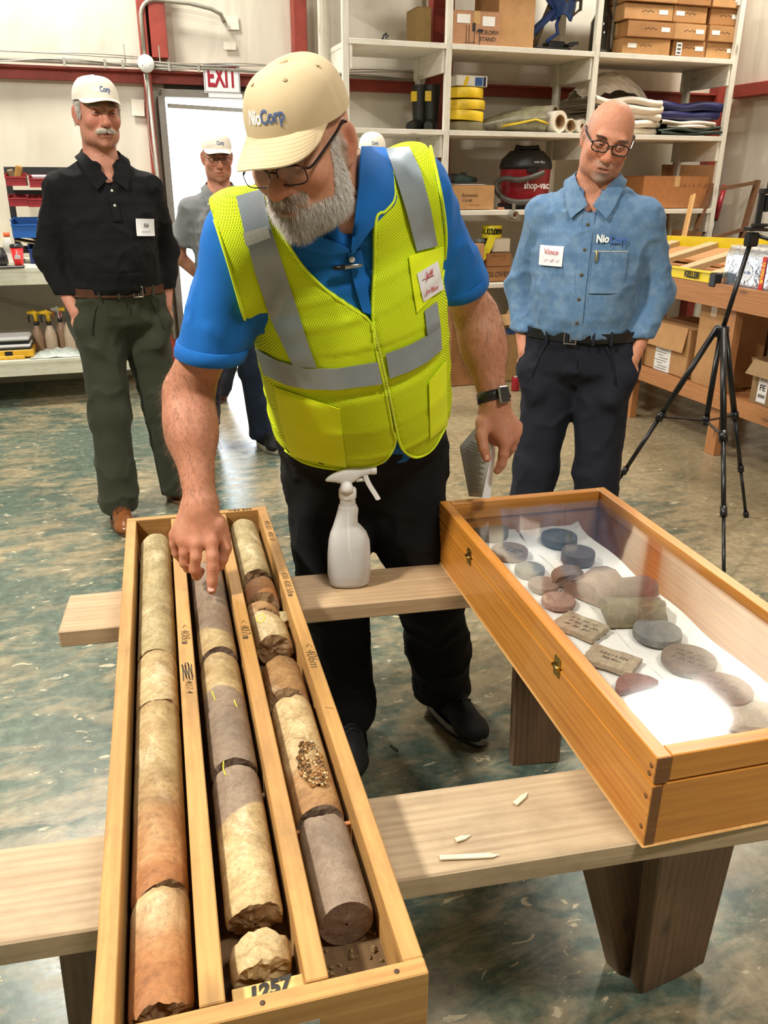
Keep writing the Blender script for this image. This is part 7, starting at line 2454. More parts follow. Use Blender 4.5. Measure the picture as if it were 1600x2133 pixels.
VS = Sdf(); VS.ops = list(VT.ops)
VS.i(vest_region, .0)
V, F = VS.mesh(allb.min(0) - .24, allb.max(0) + .2, .0055)
Nv = normals(V, F)
V = V + Nv * (.0035 * fbm(V * np.array((9, 9, 7)), 90, 2))[:, None]
t = NT('vest_mesh_yellow')
v = t.coord((1, 1, 1)); sx = t.node('ShaderNodeSeparateXYZ'); t.link(v, sx.inputs[0])
def tri(o, k, ph=0.0): return t.math('ABSOLUTE', t.math('SUBTRACT', t.math('FRACT', t.math('ADD', t.math('MULTIPLY', o, k), ph)), .5))
d1 = t.math('ADD', t.math('POWER', tri(sx.outputs[0], 210), 2.0), t.math('POWER', tri(sx.outputs[2], 150), 2.0))
d2 = t.math('ADD', t.math('POWER', tri(sx.outputs[0], 210, .5), 2.0), t.math('POWER', tri(sx.outputs[2], 150, .5), 2.0))
hole = t.ramp(t.math('MINIMUM', d1, d2), [(.035, (1, 1, 1)), (.085, (0, 0, 0))])
t.set(Base_Color=t.mix(hole, srgb(238, 255, 34), srgb(140, 170, 26)), Roughness=.7)
t.b.inputs['Specular IOR Level'].default_value = .2
t.bump(hole, -.4, .001)
M_VMESH = t.m
M_VSOL = cloth('vest_solid_yellow', srgb(236, 255, 24), .05, 1200, .65)
M_VPIPE = cloth('vest_piping', srgb(226, 250, 46), .04, 900, .7)
M_REFL = plain('reflective_tape', srgb(150, 162, 170), .38, .35, var=.07, scale=24)
vo = qmesh('safety_vest', V, F, M_VMESH, jf, None, None, (np.stack([tx, tf, tz], 1), TO))
VP = empty('vest_trim', (0, 0, 0)); VP.parent = jf
bpy.data.objects.remove(VP)


def pipe(pxs, r=.0032, name='piping', mat=None, off=.0):
    P = near_px(VT, resample(spline(pxs, 6), max(6, int(len(pxs) * 7))), off)
    MB().tube(P - JROOT, r, 7).build(name, mat or M_VPIPE, jf)


pipe(vL + zL + hL); pipe(vR + zR + hR); pipe(aL); pipe(aR)
for e1, e2, nm, mt, off, n_ in (
        ([(492, 410), (508, 480), (532, 570), (562, 660), (592, 722), (612, 764)], [(546, 394), (562, 470), (590, 555), (618, 640), (643, 720), (660, 766)], 'reflective_strip', M_REFL, .003, 26),
        ([(804, 310), (824, 370), (846, 440), (868, 524)], [(852, 306), (876, 355), (896, 430), (911, 512)], 'reflective_strip', M_REFL, .003, 20),
        ([(532, 726), (580, 752), (640, 768), (700, 768), (787, 754)], [(550, 780), (600, 803), (640, 810), (700, 812), (796, 800)], 'reflective_strip', M_REFL, .003, 30),
        ([(803, 737), (850, 720), (890, 699), (917, 676)], [(812, 788), (850, 775), (890, 754), (920, 728)], 'reflective_strip', M_REFL, .003, 18),
        ([(884, 648), (890, 700)], [(910, 628), (917, 680)], 'reflective_strip', M_REFL, .004, 8),
        ([(506, 486), (513, 514)], [(556, 470), (564, 495)], 'hook_tape', plain('velcro_grey', srgb(158, 160, 150), .8, var=.1, scale=200), .006, 8),
        ([(572, 806), (585, 880), (606, 950)], [(708, 852), (714, 910), (722, 974)], 'vest_pocket', M_VSOL, .003, 16),
        ([(893, 796), (896, 915)], [(929, 752), (932, 884)], 'vest_pocket', M_VSOL, .003, 14),
        ([(851, 533), (858, 590), (868, 652)], [(924, 514), (922, 560), (913, 606)], 'vest_pocket', M_VSOL, .004, 14),
        ([(773, 676), (789, 742), (808, 822), (822, 892)], [(780, 672), (796, 740), (814, 820), (828, 890)], 'zip_tape', plain('zip_olive', srgb(178, 186, 40), .6), .001, 24)):
    o_, P_ = patch(nm, VT, None, mt, off, n_, 10, .0014, edges=(e1, e2))
bd_, P_ = patch('name_badge', VT, None, PAPER, .007, 10, 10, .001, edges=([(868, 570), (882, 629)], [(912, 544), (924, 602)]))
for s_, (ax_, ay_), sz in (('Jeff', (893, 572), .020), ('Joe Mason', (899, 603), .0155)):
    o3 = near_px(VT, [(ax_, ay_), (ax_ + 12, ay_ - 5.5), (ax_ + 3, ay_ - 12)], .0095)
    text(jf, s_, sz, REDINK, o3[0] - JROOT, o3[1] - o3[0], o3[2] - o3[0], shear=.35, lift=.0015, bold=-.0002, stretch=.8 if len(s_) > 5 else 1)
o3 = near_px(VT, [(880, 583), (905, 573)], .0095); MB().tube(o3 - JROOT + (0, -.001, 0), .0006, 4).build('underline', REDINK, jf)
zt_ = MB()
for k in range(46):
    u_ = k / 45; yy = 678 + u_ * 212; xx = 777 + (825 - 777) * (u_ ** .95)
    p = near_px(VT, [(xx, yy)], .0025)[0] - JROOT
    zt_.box(p, (.0045, .003, .0018))
zt_.build('zip_teeth', plain('zip_teeth', srgb(196, 202, 80), .5), jf)
p0 = near_px(VT, [(777, 680)], .005)[0] - JROOT; p1 = near_px(VT, [(822, 888)], .005)[0] - JROOT
MB().box(p0, (.008, .004, .014), None, .001).box(p0 + (0.002, -.003, -.014), (.005, .002, .018), None, .001).build('zip_slider', M_VPIPE, jf)

# -- pen clipped to the placket
pn = empty('pen', (0, 0, 0), label='black and silver pen clipped across the shirt placket', cat='pen')
a_, b_ = near_px(U, [(694, 559), (754, 552)], .016)
m1 = a_ + (b_ - a_) * .38
MB().tube([a_, a_ + (b_ - a_) * .04, m1], [.002, .0045, .005], 10).build('barrel', BLACKP, pn)
MB().tube([m1, b_ - (b_ - a_) * .05, b_], [.0045, .004, .002], 10).build('cap', STEEL, pn)
MB().beam(m1 + (0, -.006, .002), b_ + (0, -.006, .001), .003, .001).build('clip', STEEL, pn)

# -- watch on the left wrist
wt = empty('wristwatch', (0, 0, 0), label='black square smartwatch on the left wrist of the vest wearer', cat='watch')
wax = nrm(lwr - lel); wcn = JP(1024, 826, 1.935)
x_, y_, z_ = frame(wax, CX)
rows = []
for dz, of in ((-.012, .001), (-.0115, .003), (.0115, .003), (.012, .001)):
    c_ = wcn + z_ * dz; P = np.array([c_ + (math.cos(a) * x_ + math.sin(a) * y_) * .08 for a in np.linspace(0, 2 * PI, 49)])
    rows.append(trace(S, P, c_ - P, 0, .08, of))
MB().grid(np.array(rows), True).build('strap', BLACKP, wt)
fc = near_px(S, [(1047, 822)], .004)[0]
nv = nrm(grad(S, fc[None])[0] * .6 + CX * .55 - ray(1047, 822) * .25); up_ = nrm(-wax - nv * (-wax @ nv)); sd_ = np.cross(up_, nv)
Rw = np.stack([sd_, up_, nv], 1)
MB().box(fc + nv * .003, (.034, .040, .010), Rw, .004).build('case', plain('watch_case', srgb(150, 150, 150), .3, .8), wt)
MB().box(fc + nv * .0085, (.029, .035, .002), Rw, .001).build('screen', plain('watch_screen', srgb(12, 12, 14), .08), wt)

# -- folded papers in the left hand
pp = empty('paper_sheets', (0, 0, 0), label='folded printed paper sheets held low in the left hand', cat='paper')
def sheet(pl, pr, n, m, name, mat):
    A = resample(np.array([at(*p) for p in pl]), n); C = resample(np.array([at(*p) for p in pr]), n)
    G = np.array([[A[i] * (1 - j / (m - 1)) + C[i] * (j / (m - 1)) for j in range(m)] for i in range(n)])
    MB().grid(G, True, .0008).build(name, mat, pp); return G


G = sheet([(1000, 880, 1.99), (957, 930, 2.04), (977, 1034, 2.06)], [(1030, 905, 1.955), (1026, 935, 1.955), (1004, 1036, 1.97)], 16, 8, 'front_sheet', plain('paper_shaded', srgb(206, 206, 206), .6, var=.03))  # white paper toned grey for the shade on its front
sheet([(1028, 915, 1.962), (1026, 936, 1.962), (1005, 1038, 1.975)], [(1032, 930, 1.99), (1032, 950, 1.99), (1021, 1038, 2.0)], 16, 4, 'back_sheet', PAPER)
lm_ = MB()
for k in range(17):
    i = 4 + k * .62; ii = int(i); fr = i - ii
    if ii > 14: break
    a = G[ii, 1] * (1 - fr) + G[ii + 1, 1] * fr; b = G[ii, 5 + k % 2] * (1 - fr) + G[ii + 1, 5 + k % 2] * fr
    nn = nrm(EYE - a) * .0016
    lm_.tube([a + nn, b + nn], .0008, 4)
lm_.build('printed_lines', plain('print_grey', srgb(110, 110, 114), .6), pp)
# ================================================================== the listeners
def fr_(d):                      # facing direction -> left, forward, up axes
    f = nrm((d[0], d[1], 0)); l = np.array((f[1] * -1, f[0], 0)) * 1.0
    l = np.cross((0, 0, 1.0), f) * 1.0
    return l, f, np.array((0, 0, 1.0))


def figure(x, y, h, face, label, skin, shirt, pants, head, girth=1.0, belly=.0, arms='pockets', sleeves='long', tuck=True, lean=0.0,
           shoe_mats=None, belt=None, feet=((.12, .02, .25), (-.12, .0, -.2)), cap_mat=None, hair=None, spec=None, brow=None, stub=None, headyaw=None,
           res=.0065, collar_mat=None, badge=None, sleeve_mat=None, shoulder_tilt=0.0):
    """A standing man: one body mesh, clothes over it. All lengths follow the height h."""
    root = empty('person', (x, y, 0), (0, 0, 0), label, 'person')
    ro = np.array((x, y, 0.0)); k = h / 1.80
    l, f, z = fr_(face)
    Wp = lambda p: ro + l * (p[0] * k) + f * (p[1] * k) + z * (p[2] * k)
    g = girth
    up = lambda p: Wp((p[0] + lean * max(0, p[2] - .95), p[1], p[2] + shoulder_tilt * p[0] * max(0, p[2] - 1.2) * 3))
    T0 = [(up((0, .0, .86)), l, f, .170 * g * k, .115 * g * k, .125 * g * k), (up((0, .0, .97)), l, f, .172 * g * k, (.115 + belly * .5) * k * g, .115 * g * k),
          (up((0, .01, 1.08)), l, f, .168 * g * k, (.118 + belly) * k * g, .105 * g * k), (up((0, .008, 1.20)), l, f, .172 * g * k, (.118 + belly * .6) * k * g, .105 * g * k),
          (up((0, .0, 1.33)), l, f, .178 * g * k, .112 * g * k, .108 * g * k), (up((0, -.012, 1.425)), l, f, .138 * g * k, .085 * g * k, .090 * g * k),
          (up((0, -.02, 1.50)), l, f, .075 * k, .062 * k, .065 * k)]
    def TL(o): return loft([(a, b, c, d + o, e + o, q + o) for a, b, c, d, e, q in T0])
    nbp = up((0, -.02, 1.495)); hc = up((0, .02, 1.665)) + np.array(head.get('off', (0, 0, 0)))
    Rh = head_frame(hc - EYE, head['yaw'], head['pitch'], head['roll']); s = head.get('s', 1.0) * k * .985
    sh = [up((sx * .168 * (.5 + .5 * g), -.012, 1.392)) for sx in (1, -1)]
    if arms == 'pockets':
        el = [up((sx * (.236 * (.4 + .6 * g)), -.055, 1.135)) for sx in (1, -1)]
        wr_ = [up((sx * .178 * g, .05, .915)) for sx in (1, -1)]
        tipv = [up((sx * .135 * g, .075, .80)) for sx in (1, -1)]
    elif arms == 'back':
        el = [up((sx * .27, -.06, 1.14)) for sx in (1, -1)]
        wr_ = [up((sx * .10, -.165, .96)) for sx in (1, -1)]
        tipv = [up((sx * .02, -.19, .90)) for sx in (1, -1)]
    else:
        el = [up((sx * .25, -.04, 1.13)) for sx in (1, -1)]
        wr_ = [up((sx * .255, .05, .88)) for sx in (1, -1)]
        tipv = [up((sx * .24, .09, .72)) for sx in (1, -1)]
    # one continuous body
    S = Sdf(); S.u(TL(-.016))
    for i in (0, 1):
        S.u(cap(nbp + (0, 0, -.04), sh[i], .05 * k, .045 * k), .05)
        S.u(cap(sh[i], el[i], .048 * k, .040 * k), .03).u(cap(el[i], wr_[i], .041 * k, .029 * k), .03)
        dv = nrm(tipv[i] - wr_[i]); L = .19 * k
        px_ = nrm(np.cross(dv, l)); sd = nrm(np.cross(px_, dv))
        S.u(ell(wr_[i] + dv * .06 * k, (.040 * k, .017 * k, .055 * k), np.stack([sd, px_, dv], 1)), .02)
        for q, (o_, ln) in enumerate(((-.028, .07), (-.010, .082), (.010, .078), (.027, .06))):
            a = wr_[i] + dv * .095 * k + sd * o_ * k; b = a + dv * ln * .55 * k + px_ * .008 * k; c_ = b + dv * ln * .4 * k + px_ * .022 * k
            S.u(cap(a, b, .0092 * k, .0085 * k), .006).u(cap(b, c_, .0085 * k, .0072 * k), .004)
        th = wr_[i] + dv * .035 * k + sd * (-.030 if (sd @ f) < 0 else .030) * k
        S.u(cap(wr_[i] + dv * .02 * k, th, .016 * k, .013 * k), .012).u(cap(th, th + dv * .055 * k + (th - wr_[i] - dv * .035 * k) * .5, .0125 * k, .009 * k), .008)
    W = head_sdf(S, hc, Rh, s, nbp, head.get('neck', .060), head)
    pts = np.array([hc + (0, 0, .16 * k), nbp, *sh, *el, *wr_, *tipv, T0[0][0]])
    V, F = S.mesh(pts.min(0) - .15, pts.max(0) + .15, res)
    # the head again at a finer step, joined into the same mesh below the collar
    S2 = Sdf(); W2 = head_sdf(S2, hc, Rh, s, nbp, head.get('neck', .060), head)
    cut = nbp + (hc - nbp) * .12; nv = nrm(hc - nbp)
    V2, F2 = S.mesh(hc - np.array((.16, .16, .19)) * k, hc + .17 * k, res * .52)
    keep = (((V - cut) @ nv) < .006); fk = keep[F].all(1)
    keep2 = (((V2 - cut) @ nv) > -.012); fk2 = keep2[F2].all(1)
    Va = np.concatenate([V, V2]); Fa = np.concatenate([F[fk], F2[fk2] + len(V)])
    us = np.unique(Fa); mp = np.full(len(Va), -1); mp[us] = np.arange(len(us)); Va = Va[us]; Fa = mp[Fa]
    col = head_col(Va, hc, Rh, s, skin, stub or {})
    qmesh('body', Va, Fa, M_SKIN, root, col)
    eyes(root, W, Rh, s, skin, head.get('look', (0, 0)), head.get('open', .42), brow[0] if brow else None, brow[1] if brow else None, S2)
    # trousers
    hp = [up((sx * .088, -.005, .90)) for sx in (1, -1)]
    an = [Wp((ft[0], ft[1], .09 / k)) for ft in feet]
    kn = [(hp[i] * .47 + an[i] * .53) + f * .02 * k for i in (0, 1)]
    P = Sdf(); P.u(loft([(a, b, c, d + .012, e + .010 - (belly * .3 * k if j >= 1 else 0), q + .012) for j, (a, b, c, d, e, q) in enumerate(T0[:3])]))
    for i in (0, 1):
        P.u(cap(hp[i], kn[i], .098 * k * g, .084 * k), .04).u(cap(kn[i], an[i], .083 * k, .088 * k), .03)
        P.u(ell(hp[i] + (0, 0, -.02) + l * (.075 * (1, -1)[i] * k), (.05 * k, .08 * k, .10 * k), np.stack([l, f, z], 1)), .05)
    if arms == 'pockets':
        for i in (0, 1):
            dv = nrm(tipv[i] - wr_[i]); P.u(cap(wr_[i] + dv * .075 * k, tipv[i] + dv * .03 * k, .052 * k, .050 * k), .03)
    P.i(half((0, 0, .05), (0, 0, -1)), .008).i(half(up((0, 0, 1.015)), (0, 0, 1)), .004)
    pp_ = np.array([*hp, *an, T0[1][0]])
    V, F = P.mesh(pp_.min(0) - .17, pp_.max(0) + .17, .009)
    V = wr(V, normals(V, F), .009, 8, int(x * 100) % 50 + 3, (1, 1, .7))
    pm = qmesh('trousers', V, F, pants, root)
    # fly seam and pocket welts
    def front(px_, pz, off=.004):
        o_ = Wp((px_, .6, pz)); return trace(P, o_[None], -f[None], 0, 1, off)[0] - ro
    MB().tube([front(.008, .94), front(.012, .88), front(.008, .82), front(0, .79)], .0022, 5).build('fly_seam', pants, pm)
    for sx in (1, -1): MB().tube([front(sx * .105, .965, .003), front(sx * .125, .92, .003), front(sx * .143, .865, .003), front(sx * .15, .83, .003)], .003, 5).build('pocket_welt', pants, pm)
    if belt:
        o_, G = band(root, P, up((0, 0, .993)), (0, 0, 1), .2, .034 * k, belt[0], 'belt', .004, .004)
        bp_ = front(belt[2] if len(belt) > 2 else 0.0, .993, .010)
        x_, z_ = l, z; b = MB(); Rb = np.stack([x_, -f, z_], 1)
        for dx, dz, w_, h_ in ((-.02, 0, .004, .044), (.02, 0, .004, .044), (0, .021, .044, .004), (0, -.021, .044, .004), (0, 0, .004, .03)):
            b.box(bp_ + Rb @ np.array((dx, 0, dz)), (w_, .005, h_), Rb, .001)
        b.build('buckle', belt[1], root)
        for px_ in (-.105, -.03, .06, .12):
            c_ = front(px_, .993, .011); MB().box(c_, (.010, .003, .048 * k), Rb, .001).build('belt_loop', pants, root)
    # shirt
    B = Sdf(); B.u(TL(.006))
    for i in (0, 1):
        B.u(cap(nbp + (0, 0, -.06), sh[i], .058 * k, .050 * k), .06)
        if sleeves == 'long':
            B.u(cap(sh[i], el[i], .062 * k, .055 * k), .04).u(cap(el[i], wr_[i] + (wr_[i] - el[i]) * .12, .055 * k, .042 * k), .03)
        else:
            B.u(cap(sh[i], sh[i] + (el[i] - sh[i]) * .78, .064 * k, .072 * k), .04)
    if sleeves == 'long':
        for i in (0, 1):
            ax_ = nrm(wr_[i] - el[i]); ce = wr_[i] + ax_ * .03
            B.i((lambda ce, ax_, w0: (lambda Q: np.where(np.linalg.norm(Q - w0, axis=-1) < .09, (Q - ce) @ ax_, -.2)))(ce, ax_, wr_[i]), 0)
    else:
        for i in (0, 1):
            ax_ = nrm(el[i] - sh[i]); ce = sh[i] + (el[i] - sh[i]) * .74
            B.i((lambda ce, ax_: (lambda Q: np.where(np.linalg.norm(Q - ce, axis=-1) < .14, np.where(np.abs((Q - ce) @ l) < .09, (Q - ce) @ ax_, -.2), -.2)))(ce, ax_), 0)
    B.i(half(up((0, 0, .985 if tuck else .86)), (0, 0, -1)), .004)
    na = nrm(hc - nbp)
    B.s(cap(nbp - na * .022 + f * .014, nbp + na * .2, .066 * k, .078 * k), .01)
    B.s(cap(nbp + f * .035, up((0, .10, 1.405)), .044 * k, .012 * k), .008)
    V, F = B.mesh(pts.min(0) - .12, pts.max(0) + .12, .0075)
    V = wr(V, normals(V, F), .0085, 8.5, int(y * 100) % 40 + 11, (1, 1, .75), 2.2)
    so = qmesh('shirt', V, F, shirt, root)
    # collar on the shirt
    U2 = Sdf(); U2.u(TL(.006)).u(cap(nbp + (0, 0, -.05), sh[0], .06 * k, .06 * k), .05).u(cap(nbp + (0, 0, -.05), sh[1], .06 * k, .06 * k), .05).u(cap(nbp, hc, .060 * k, .058 * k), .02)
    cm = collar_mat or shirt
    for sx in (1, -1):
        a = [up((0, -.080, 1.548)), up((sx * .045, -.065, 1.546)), up((sx * .064, -.02, 1.530)), up((sx * .054, .04, 1.498)), up((sx * .030, .075, 1.462)), up((sx * .008, .095, 1.428))]
        b = [up((0, -.105, 1.500)), up((sx * .055, -.09, 1.500)), up((sx * .088, -.02, 1.492)), up((sx * .088, .045, 1.462)), up((sx * .078, .09, 1.425)), up((sx * .060, .125, 1.388))]
        A = resample(spline(a, 6), 26); C = resample(spline(b, 6), 26)
        G = np.array([A * (1 - t) + C * t for t in np.linspace(0, 1, 6)])
        e_ = U2(G); gg = grad(U2, G)
        G = G + gg * np.clip(.010 - e_, -.02, .05)[..., None]
        MB().grid(G - ro, True, .003, gg.reshape(-1, 3)).build('collar', cm, root)
    def sfront(px_, pz, off=.004):
        o_ = up((px_, .6, pz)); return trace(B, o_[None], -f[None], 0, 1, off)[0]
    zs = np.linspace(1.40, 1.0 if arms != 'polo' else 1.3, 20)
    info = dict(root=root, ro=ro, l=l, f=f, z=z, up=up, sfront=sfront, W=W, R=Rh, s=s, hc=hc, B=B, k=k, an=an, shirt=shirt)
    if shoe_mats:
        for i in (0, 1):
            ft = feet[i]; dv = f * math.cos(ft[2]) + l * math.sin(ft[2])
            shoe(root, an[i], dv, shoe_mats[0], shoe_mats[1], .30 * k, .05 * k, 'shoe', shoe_mats[2], shoe_mats[3] if len(shoe_mats) > 3 else None)
    if cap_mat: ball_cap(root, hc, Rh, s, cap_mat[0], .0, True, cap_mat[1], .045, head.get('captilt', 0.0), full=False)
    if spec: glasses(root, W, Rh, *spec[0], **spec[1])
    return info


def buttons(I, zs, mat, x=0.0, r=.0055, off=.006):
    Rb = np.stack([I['l'], I['z'], I['f']], 1)
    for zz in zs:
        p = I['sfront'](x, zz, off) - I['ro']
        MB().lathe([(r, -.002), (r, .001), (r * .6, .0016), (1e-5, .001)], 12, p, Rb).build('button', mat, I['root'])


def strip(I, x, w, z0, z1, off, name='placket', n=24):
    G = np.array([[I['sfront'](x + dx, zz, off) - I['ro'] for dx in (-w, -w * .3, w * .3, w)] for zz in np.linspace(z0, z1, n)])
    MB().grid(G, True, .0015).build(name, I['shirt'], I['root'])


def text_on(I, s_, size, mat, x, zc, bold=.0012, stretch=.8):
    V, F = text_mesh(s_, size, .0003, 0, 'CENTER', bold)
    O = np.array([I['up']((x + a * stretch, .6, zc + b)) for a, b in V[:, :2]])
    P = trace(I['B'], O, np.tile(-I['f'], (len(O), 1)), 0, 1, .006)
    mobj('lettering', P + I['f'] * (V[:, 2:3] + .0004) - I['ro'], F, mat, I['root'])


def tagcard(I, x, zc, w, h, lines, ink, rot=0.0):
    c, sn = math.cos(rot), math.sin(rot)
    G = np.array([[I['sfront'](x + (u * c - v * sn) * w / 2, zc + (u * sn + v * c) * h / 2, .009) - I['ro'] for u in np.linspace(-1, 1, 6)] for v in np.linspace(1, -1, 5)])
    MB().grid(G, True, .001).build('name_badge', PAPER, I['root'])
    p0, p1, p2 = [I['sfront'](x + a * w, zc + b * h, .0105) for a, b in ((0, 0), (.2 * c, .2 * sn), (-.2 * sn, .2 * c))]
    for s_, dz, sz in lines:
        o = p0 + (p2 - p0) * (dz / .2) - I['ro']
        if s_ == '~': scrawl(I['root'], ink, o, p1 - p0, p2 - p0, w * .6, sz, 9, .0006, .002)
        else: text(I['root'], s_, sz, ink, o, p1 - p0, p2 - p0, shear=.25, lift=.002)


M_BLACKS = cloth('black_knit_shirt', srgb(15, 15, 16), .18, 900, .9)
M_OLIVE = cloth('olive_chinos', srgb(52, 54, 40), .14, 800, .85)
M_LEATH = plain('brown_leather', srgb(82, 48, 32), .4, var=.2)
M_TANSHOE = plain('tan_leather_shoe', srgb(134, 78, 38), .28, var=.22, scale=14)
M_SOLET = plain('shoe_sole_tan', srgb(96, 66, 42), .6)
M_WCAP = cloth('pale_cap_twill', srgb(232, 224, 208), .04, 1100, .8)
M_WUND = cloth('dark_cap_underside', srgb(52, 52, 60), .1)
M_DENIM = cloth('washed_denim', srgb(88, 120, 154), .12, 1400, .85, srgb(124, 150, 174), .14)
M_NAVYT = cloth('navy_trousers', srgb(30, 32, 42), .12, 900, .85)
M_GREYS = cloth('grey_heather_shirt', srgb(112, 114, 114), .10, 700, .9, None, .25)
M_JEANS = cloth('dark_jeans', srgb(34, 46, 66), .25, 1200, .85)
toC_ = lambda x, y: np.array((-x, -y, 0.0))


def rotz(v, a): return np.array((v[0] * math.cos(a) - v[1] * math.sin(a), v[0] * math.sin(a) + v[1] * math.cos(a), 0))


# -- man in black with the moustache
bx_, by_ = .02, 3.95
SK1 = np.array(srgb(204, 140, 116)[:3])
I1 = figure(bx_, by_, 1.885, rotz(toC_(bx_, by_), .22), 'tall man in black long-sleeved shirt and pale cap with white moustache, hands in pockets', SK1, M_BLACKS, M_OLIVE,
            dict(yaw=.26, pitch=.05, roll=-.02, look=(-.1, .0), jaw=.054, nose=.0155, open=.34, captilt=.06, s=1.03), 1.05, .045, 'pockets',
            shoe_mats=(M_TANSHOE, M_SOLET, plain('brown_laces', srgb(60, 36, 22), .7)), belt=(M_LEATH, plain('buckle_nickel', srgb(170, 160, 146), .3, .9), .05),
            feet=((.17, .05, .55), (-.13, .14, -.10)), cap_mat=(M_WCAP, M_WUND), brow=(1.0, srgb(190, 176, 160)[:3]))
W, Rh, s_ = I1['W'], I1['R'], I1['s']
rg = np.random.default_rng(3)
n_ = 900
u = rg.uniform(-1, 1, n_); vv = rg.uniform(0, 1, n_)
Pm = np.array([W((a * .034, .1065 - .016 * a * a, -.0475 - .006 * abs(a) ** 2 - .004 * b)) for a, b in zip(u, vv)])
dm = np.stack([np.sign(u) * .35 + u * .5, .45 + 0 * u, -1 + 0 * u], 1) + rg.normal(0, .1, (n_, 3))
strands('moustache', Pm, dm @ Rh.T, rg.uniform(.012, .019, n_), .0007, plain('moustache_white', srgb(216, 204, 188), .7), I1['root'], None, (0, 0, -.2), 3)
n_ = 2600
th = rg.uniform(PI * .02, PI * .98, n_) + PI; zz = rg.uniform(-.035, .05, n_)
Ph = np.array([W((.080 * math.cos(t) * (1.0), -.014 + .10 * math.sin(t), q)) for t, q in zip(th, zz)])
th2 = np.concatenate([rg.uniform(-.02, .42, 450), PI - rg.uniform(-.02, .42, 450)]); z2 = rg.uniform(-.012, .045, 900)
Ph = np.concatenate([Ph, np.array([W((.0775 * math.cos(t), -.010 + .10 * math.sin(t), q)) for t, q in zip(th2, z2)])])
dh = (Ph - I1['hc']); dh = dh / np.linalg.norm(dh, axis=1)[:, None] * .5 + np.array((0, 0, -1.0)) + rg.normal(0, .2, dh.shape)
strands('hair', Ph, dh, rg.uniform(.010, .018, len(Ph)), .0009, plain('white_hair', srgb(214, 206, 196), .7), I1['root'], None, (0, 0, -.1), 2)
strip(I1, 0.0, .016, 1.415, 1.27, .004); buttons(I1, (1.385, 1.33), plain('pearl_button', srgb(220, 216, 206), .3))
tagcard(I1, .115, 1.245, .088, .066, (('Bill', .1, .024), ('~', -.26, .009)), INK, -.08)

# -- man in the denim shirt
mx_, my_ = 1.625, 2.66
SK2 = np.array(srgb(214, 146, 114)[:3])
def st2(L): return np.clip(1.3 * np.exp(-((L[:, 0] / .022) ** 2 + ((L[:, 2] + .098) / .022) ** 2)) * (L[:, 1] > .04) + .8 * np.exp(-((L[:, 0] / .034) ** 4 + ((L[:, 2] + .053) / .009) ** 2)) * (L[:, 1] > .07) + .55 * np.clip((np.abs(L[:, 0]) - .056) / .010, 0, 1) * np.clip((L[:, 2] + .03) / .02, 0, 1) * np.clip((.085 - L[:, 2]) / .03, 0, 1) * np.clip((.05 - L[:, 1]) / .03, 0, 1), 0, 1)


I2 = figure(mx_, my_, 1.79, rotz(toC_(mx_, my_), -.10), 'bald man in glasses and washed denim shirt standing behind the display case', SK2, M_DENIM, M_NAVYT,
            dict(yaw=.10, pitch=.30, roll=-.20, look=(-.15, -.1), jaw=.054, open=.34, off=(.012, -.035, -.03), nose=.0145, neck=.066), 1.08, .035, 'pockets',
            shoe_mats=(plain('black_leather_shoe', srgb(26, 24, 24), .3), M_SOLEB, BLACKP), belt=(plain('black_leather', srgb(20, 20, 22), .35), plain('buckle_silver', srgb(190, 186, 178), .3, .9), -.02),
            feet=((.13, .02, .3), (-.15, .06, -.15)), spec=((plain('black_frames', srgb(18, 18, 20), .25), .0265, .0165, .110, .001, .0021), dict(temple_z=.004, tilt=.08, tw=.0034)),
            brow=(.9, srgb(110, 84, 66)[:3]), stub=dict(stubble=((.46, .42, .38), .6, st2)), shoulder_tilt=.0)
strip(I2, 0.0, .019, 1.41, .985, .003); buttons(I2, (1.37, 1.29, 1.21, 1.13, 1.05), plain('horn_button', srgb(92, 78, 52), .4))
for sx in (.085,):
    G = np.array([[I2['sfront'](sx + dx, zz, .003) - I2['ro'] for dx in np.linspace(-.055, .055, 10)] for zz in np.linspace(1.285, 1.15, 12)])
    MB().grid(G, True, .0016).build('shirt_pocket', M_DENIM, I2['root'])
    G = np.array([[I2['sfront'](sx + dx, zz, .0045) - I2['ro'] for dx in np.linspace(-.055, .055, 10)] for zz in (1.287, 1.2845)])
    MB().grid(G, True, .0010).build('pocket_stitching', plain('denim_thread', srgb(196, 190, 170), .7), I2['root'])
p_ = I2['sfront'](.042, 1.27, .010) - I2['ro']
MB().tube([p_ + (0, 0, .02), p_ + (0, 0, -.02)], .003, 8).box(p_ + (0, -.003, .004), (.004, .002, .03)).build('pocket_pen', plain('pen_brass', srgb(200, 180, 120), .3, .6), I2['root'])
text_on(I2, 'Nio', .034, plain('thread_white', srgb(240, 240, 236), .7), .055, 1.325)
text_on(I2, 'Corp', .034, plain('thread_denimblue', srgb(66, 102, 168), .7), .106, 1.323)
tagcard(I2, -.115, 1.265, .088, .066, (('Vince', .2, .026), ('~', -.24, .014)), REDINK, 0)

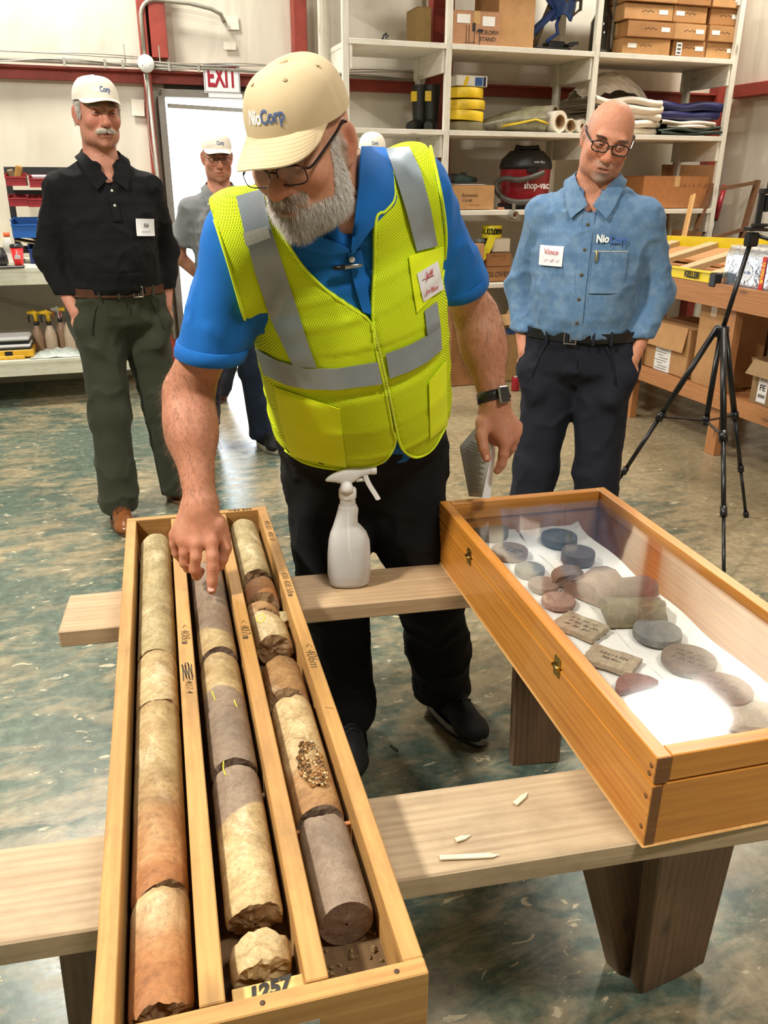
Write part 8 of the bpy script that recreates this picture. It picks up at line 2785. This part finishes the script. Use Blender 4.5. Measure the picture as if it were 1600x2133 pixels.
# -- man in the grey shirt by the door
gx_, gy_ = .62, 4.85
SK3 = np.array(srgb(208, 146, 118)[:3])
I3 = figure(gx_, gy_, 1.735, rotz(toC_(gx_, gy_), .0), 'man in grey short-sleeved shirt, pale cap and glasses standing before the doorway', SK3, M_GREYS, M_JEANS,
            dict(yaw=.12, pitch=.16, roll=.02, look=(0, -.05), open=.4, captilt=.06), 0.97, .01, 'back', 'short', False,
            shoe_mats=(M_SHB, plain('white_sole', srgb(206, 200, 186), .5), BLACKP, plain('white_midsole', srgb(216, 210, 196), .5)), feet=((.17, .10, .35), (-.19, -.02, -.15)),
            cap_mat=(M_WCAP, M_WUND), spec=((plain('dark_frames', srgb(50, 40, 38), .3), .0255, .0145, .110, .0, .0013), dict(temple_z=.004, tilt=.06)), brow=(.8, srgb(120, 100, 84)[:3]), res=.0075)
strip(I3, 0.0, .017, 1.41, .9, .003); buttons(I3, (1.385, 1.31, 1.235, 1.16), plain('pearl_button', srgb(220, 216, 206), .3))
for sx in (1, -1):
    MB().lathe([(.005, -.002), (.005, .001), (1e-5, .0015)], 10, I3['sfront'](sx * .066, 1.42, .016) - I3['ro'], np.stack([I3['l'], I3['z'], I3['f']], 1)).build('collar_button', plain('pearl_button', srgb(220, 216, 206), .3), I3['root'])

# -- man hidden behind the vest wearer: only his cap shows
cx4, cy4 = 1.62, 5.25
I4 = figure(cx4, cy4, 1.765, toC_(cx4, cy4), 'man mostly hidden behind the vest wearer, only his pale cap showing', SK3, M_GREYS, M_NAVYT,
            dict(yaw=.05, pitch=.12, roll=0, captilt=.02), 1.0, .0, 'side', 'short', True, shoe_mats=(M_SHB, M_SOLEB, BLACKP), cap_mat=(M_WCAP, M_WUND), res=.010)
# -- man in brown loafers by the doorway
lx_, ly_ = 1.07, 6.0
I5 = figure(lx_, ly_, 1.72, rotz(toC_(lx_, ly_), -.3), 'man in dark trousers and brown loafers by the doorway, hidden but for one foot', SK3, M_BLACKS, M_NAVYT,
            dict(yaw=.05, pitch=.12, roll=0), 1.0, .0, 'side', 'long', True, shoe_mats=(plain('loafer_brown', srgb(138, 70, 52), .35, var=.2), M_SOLET, plain('loafer_strap', srgb(110, 54, 40), .4)), feet=((.10, -.05, .1), (-.33, .32, -.35)), res=.010)
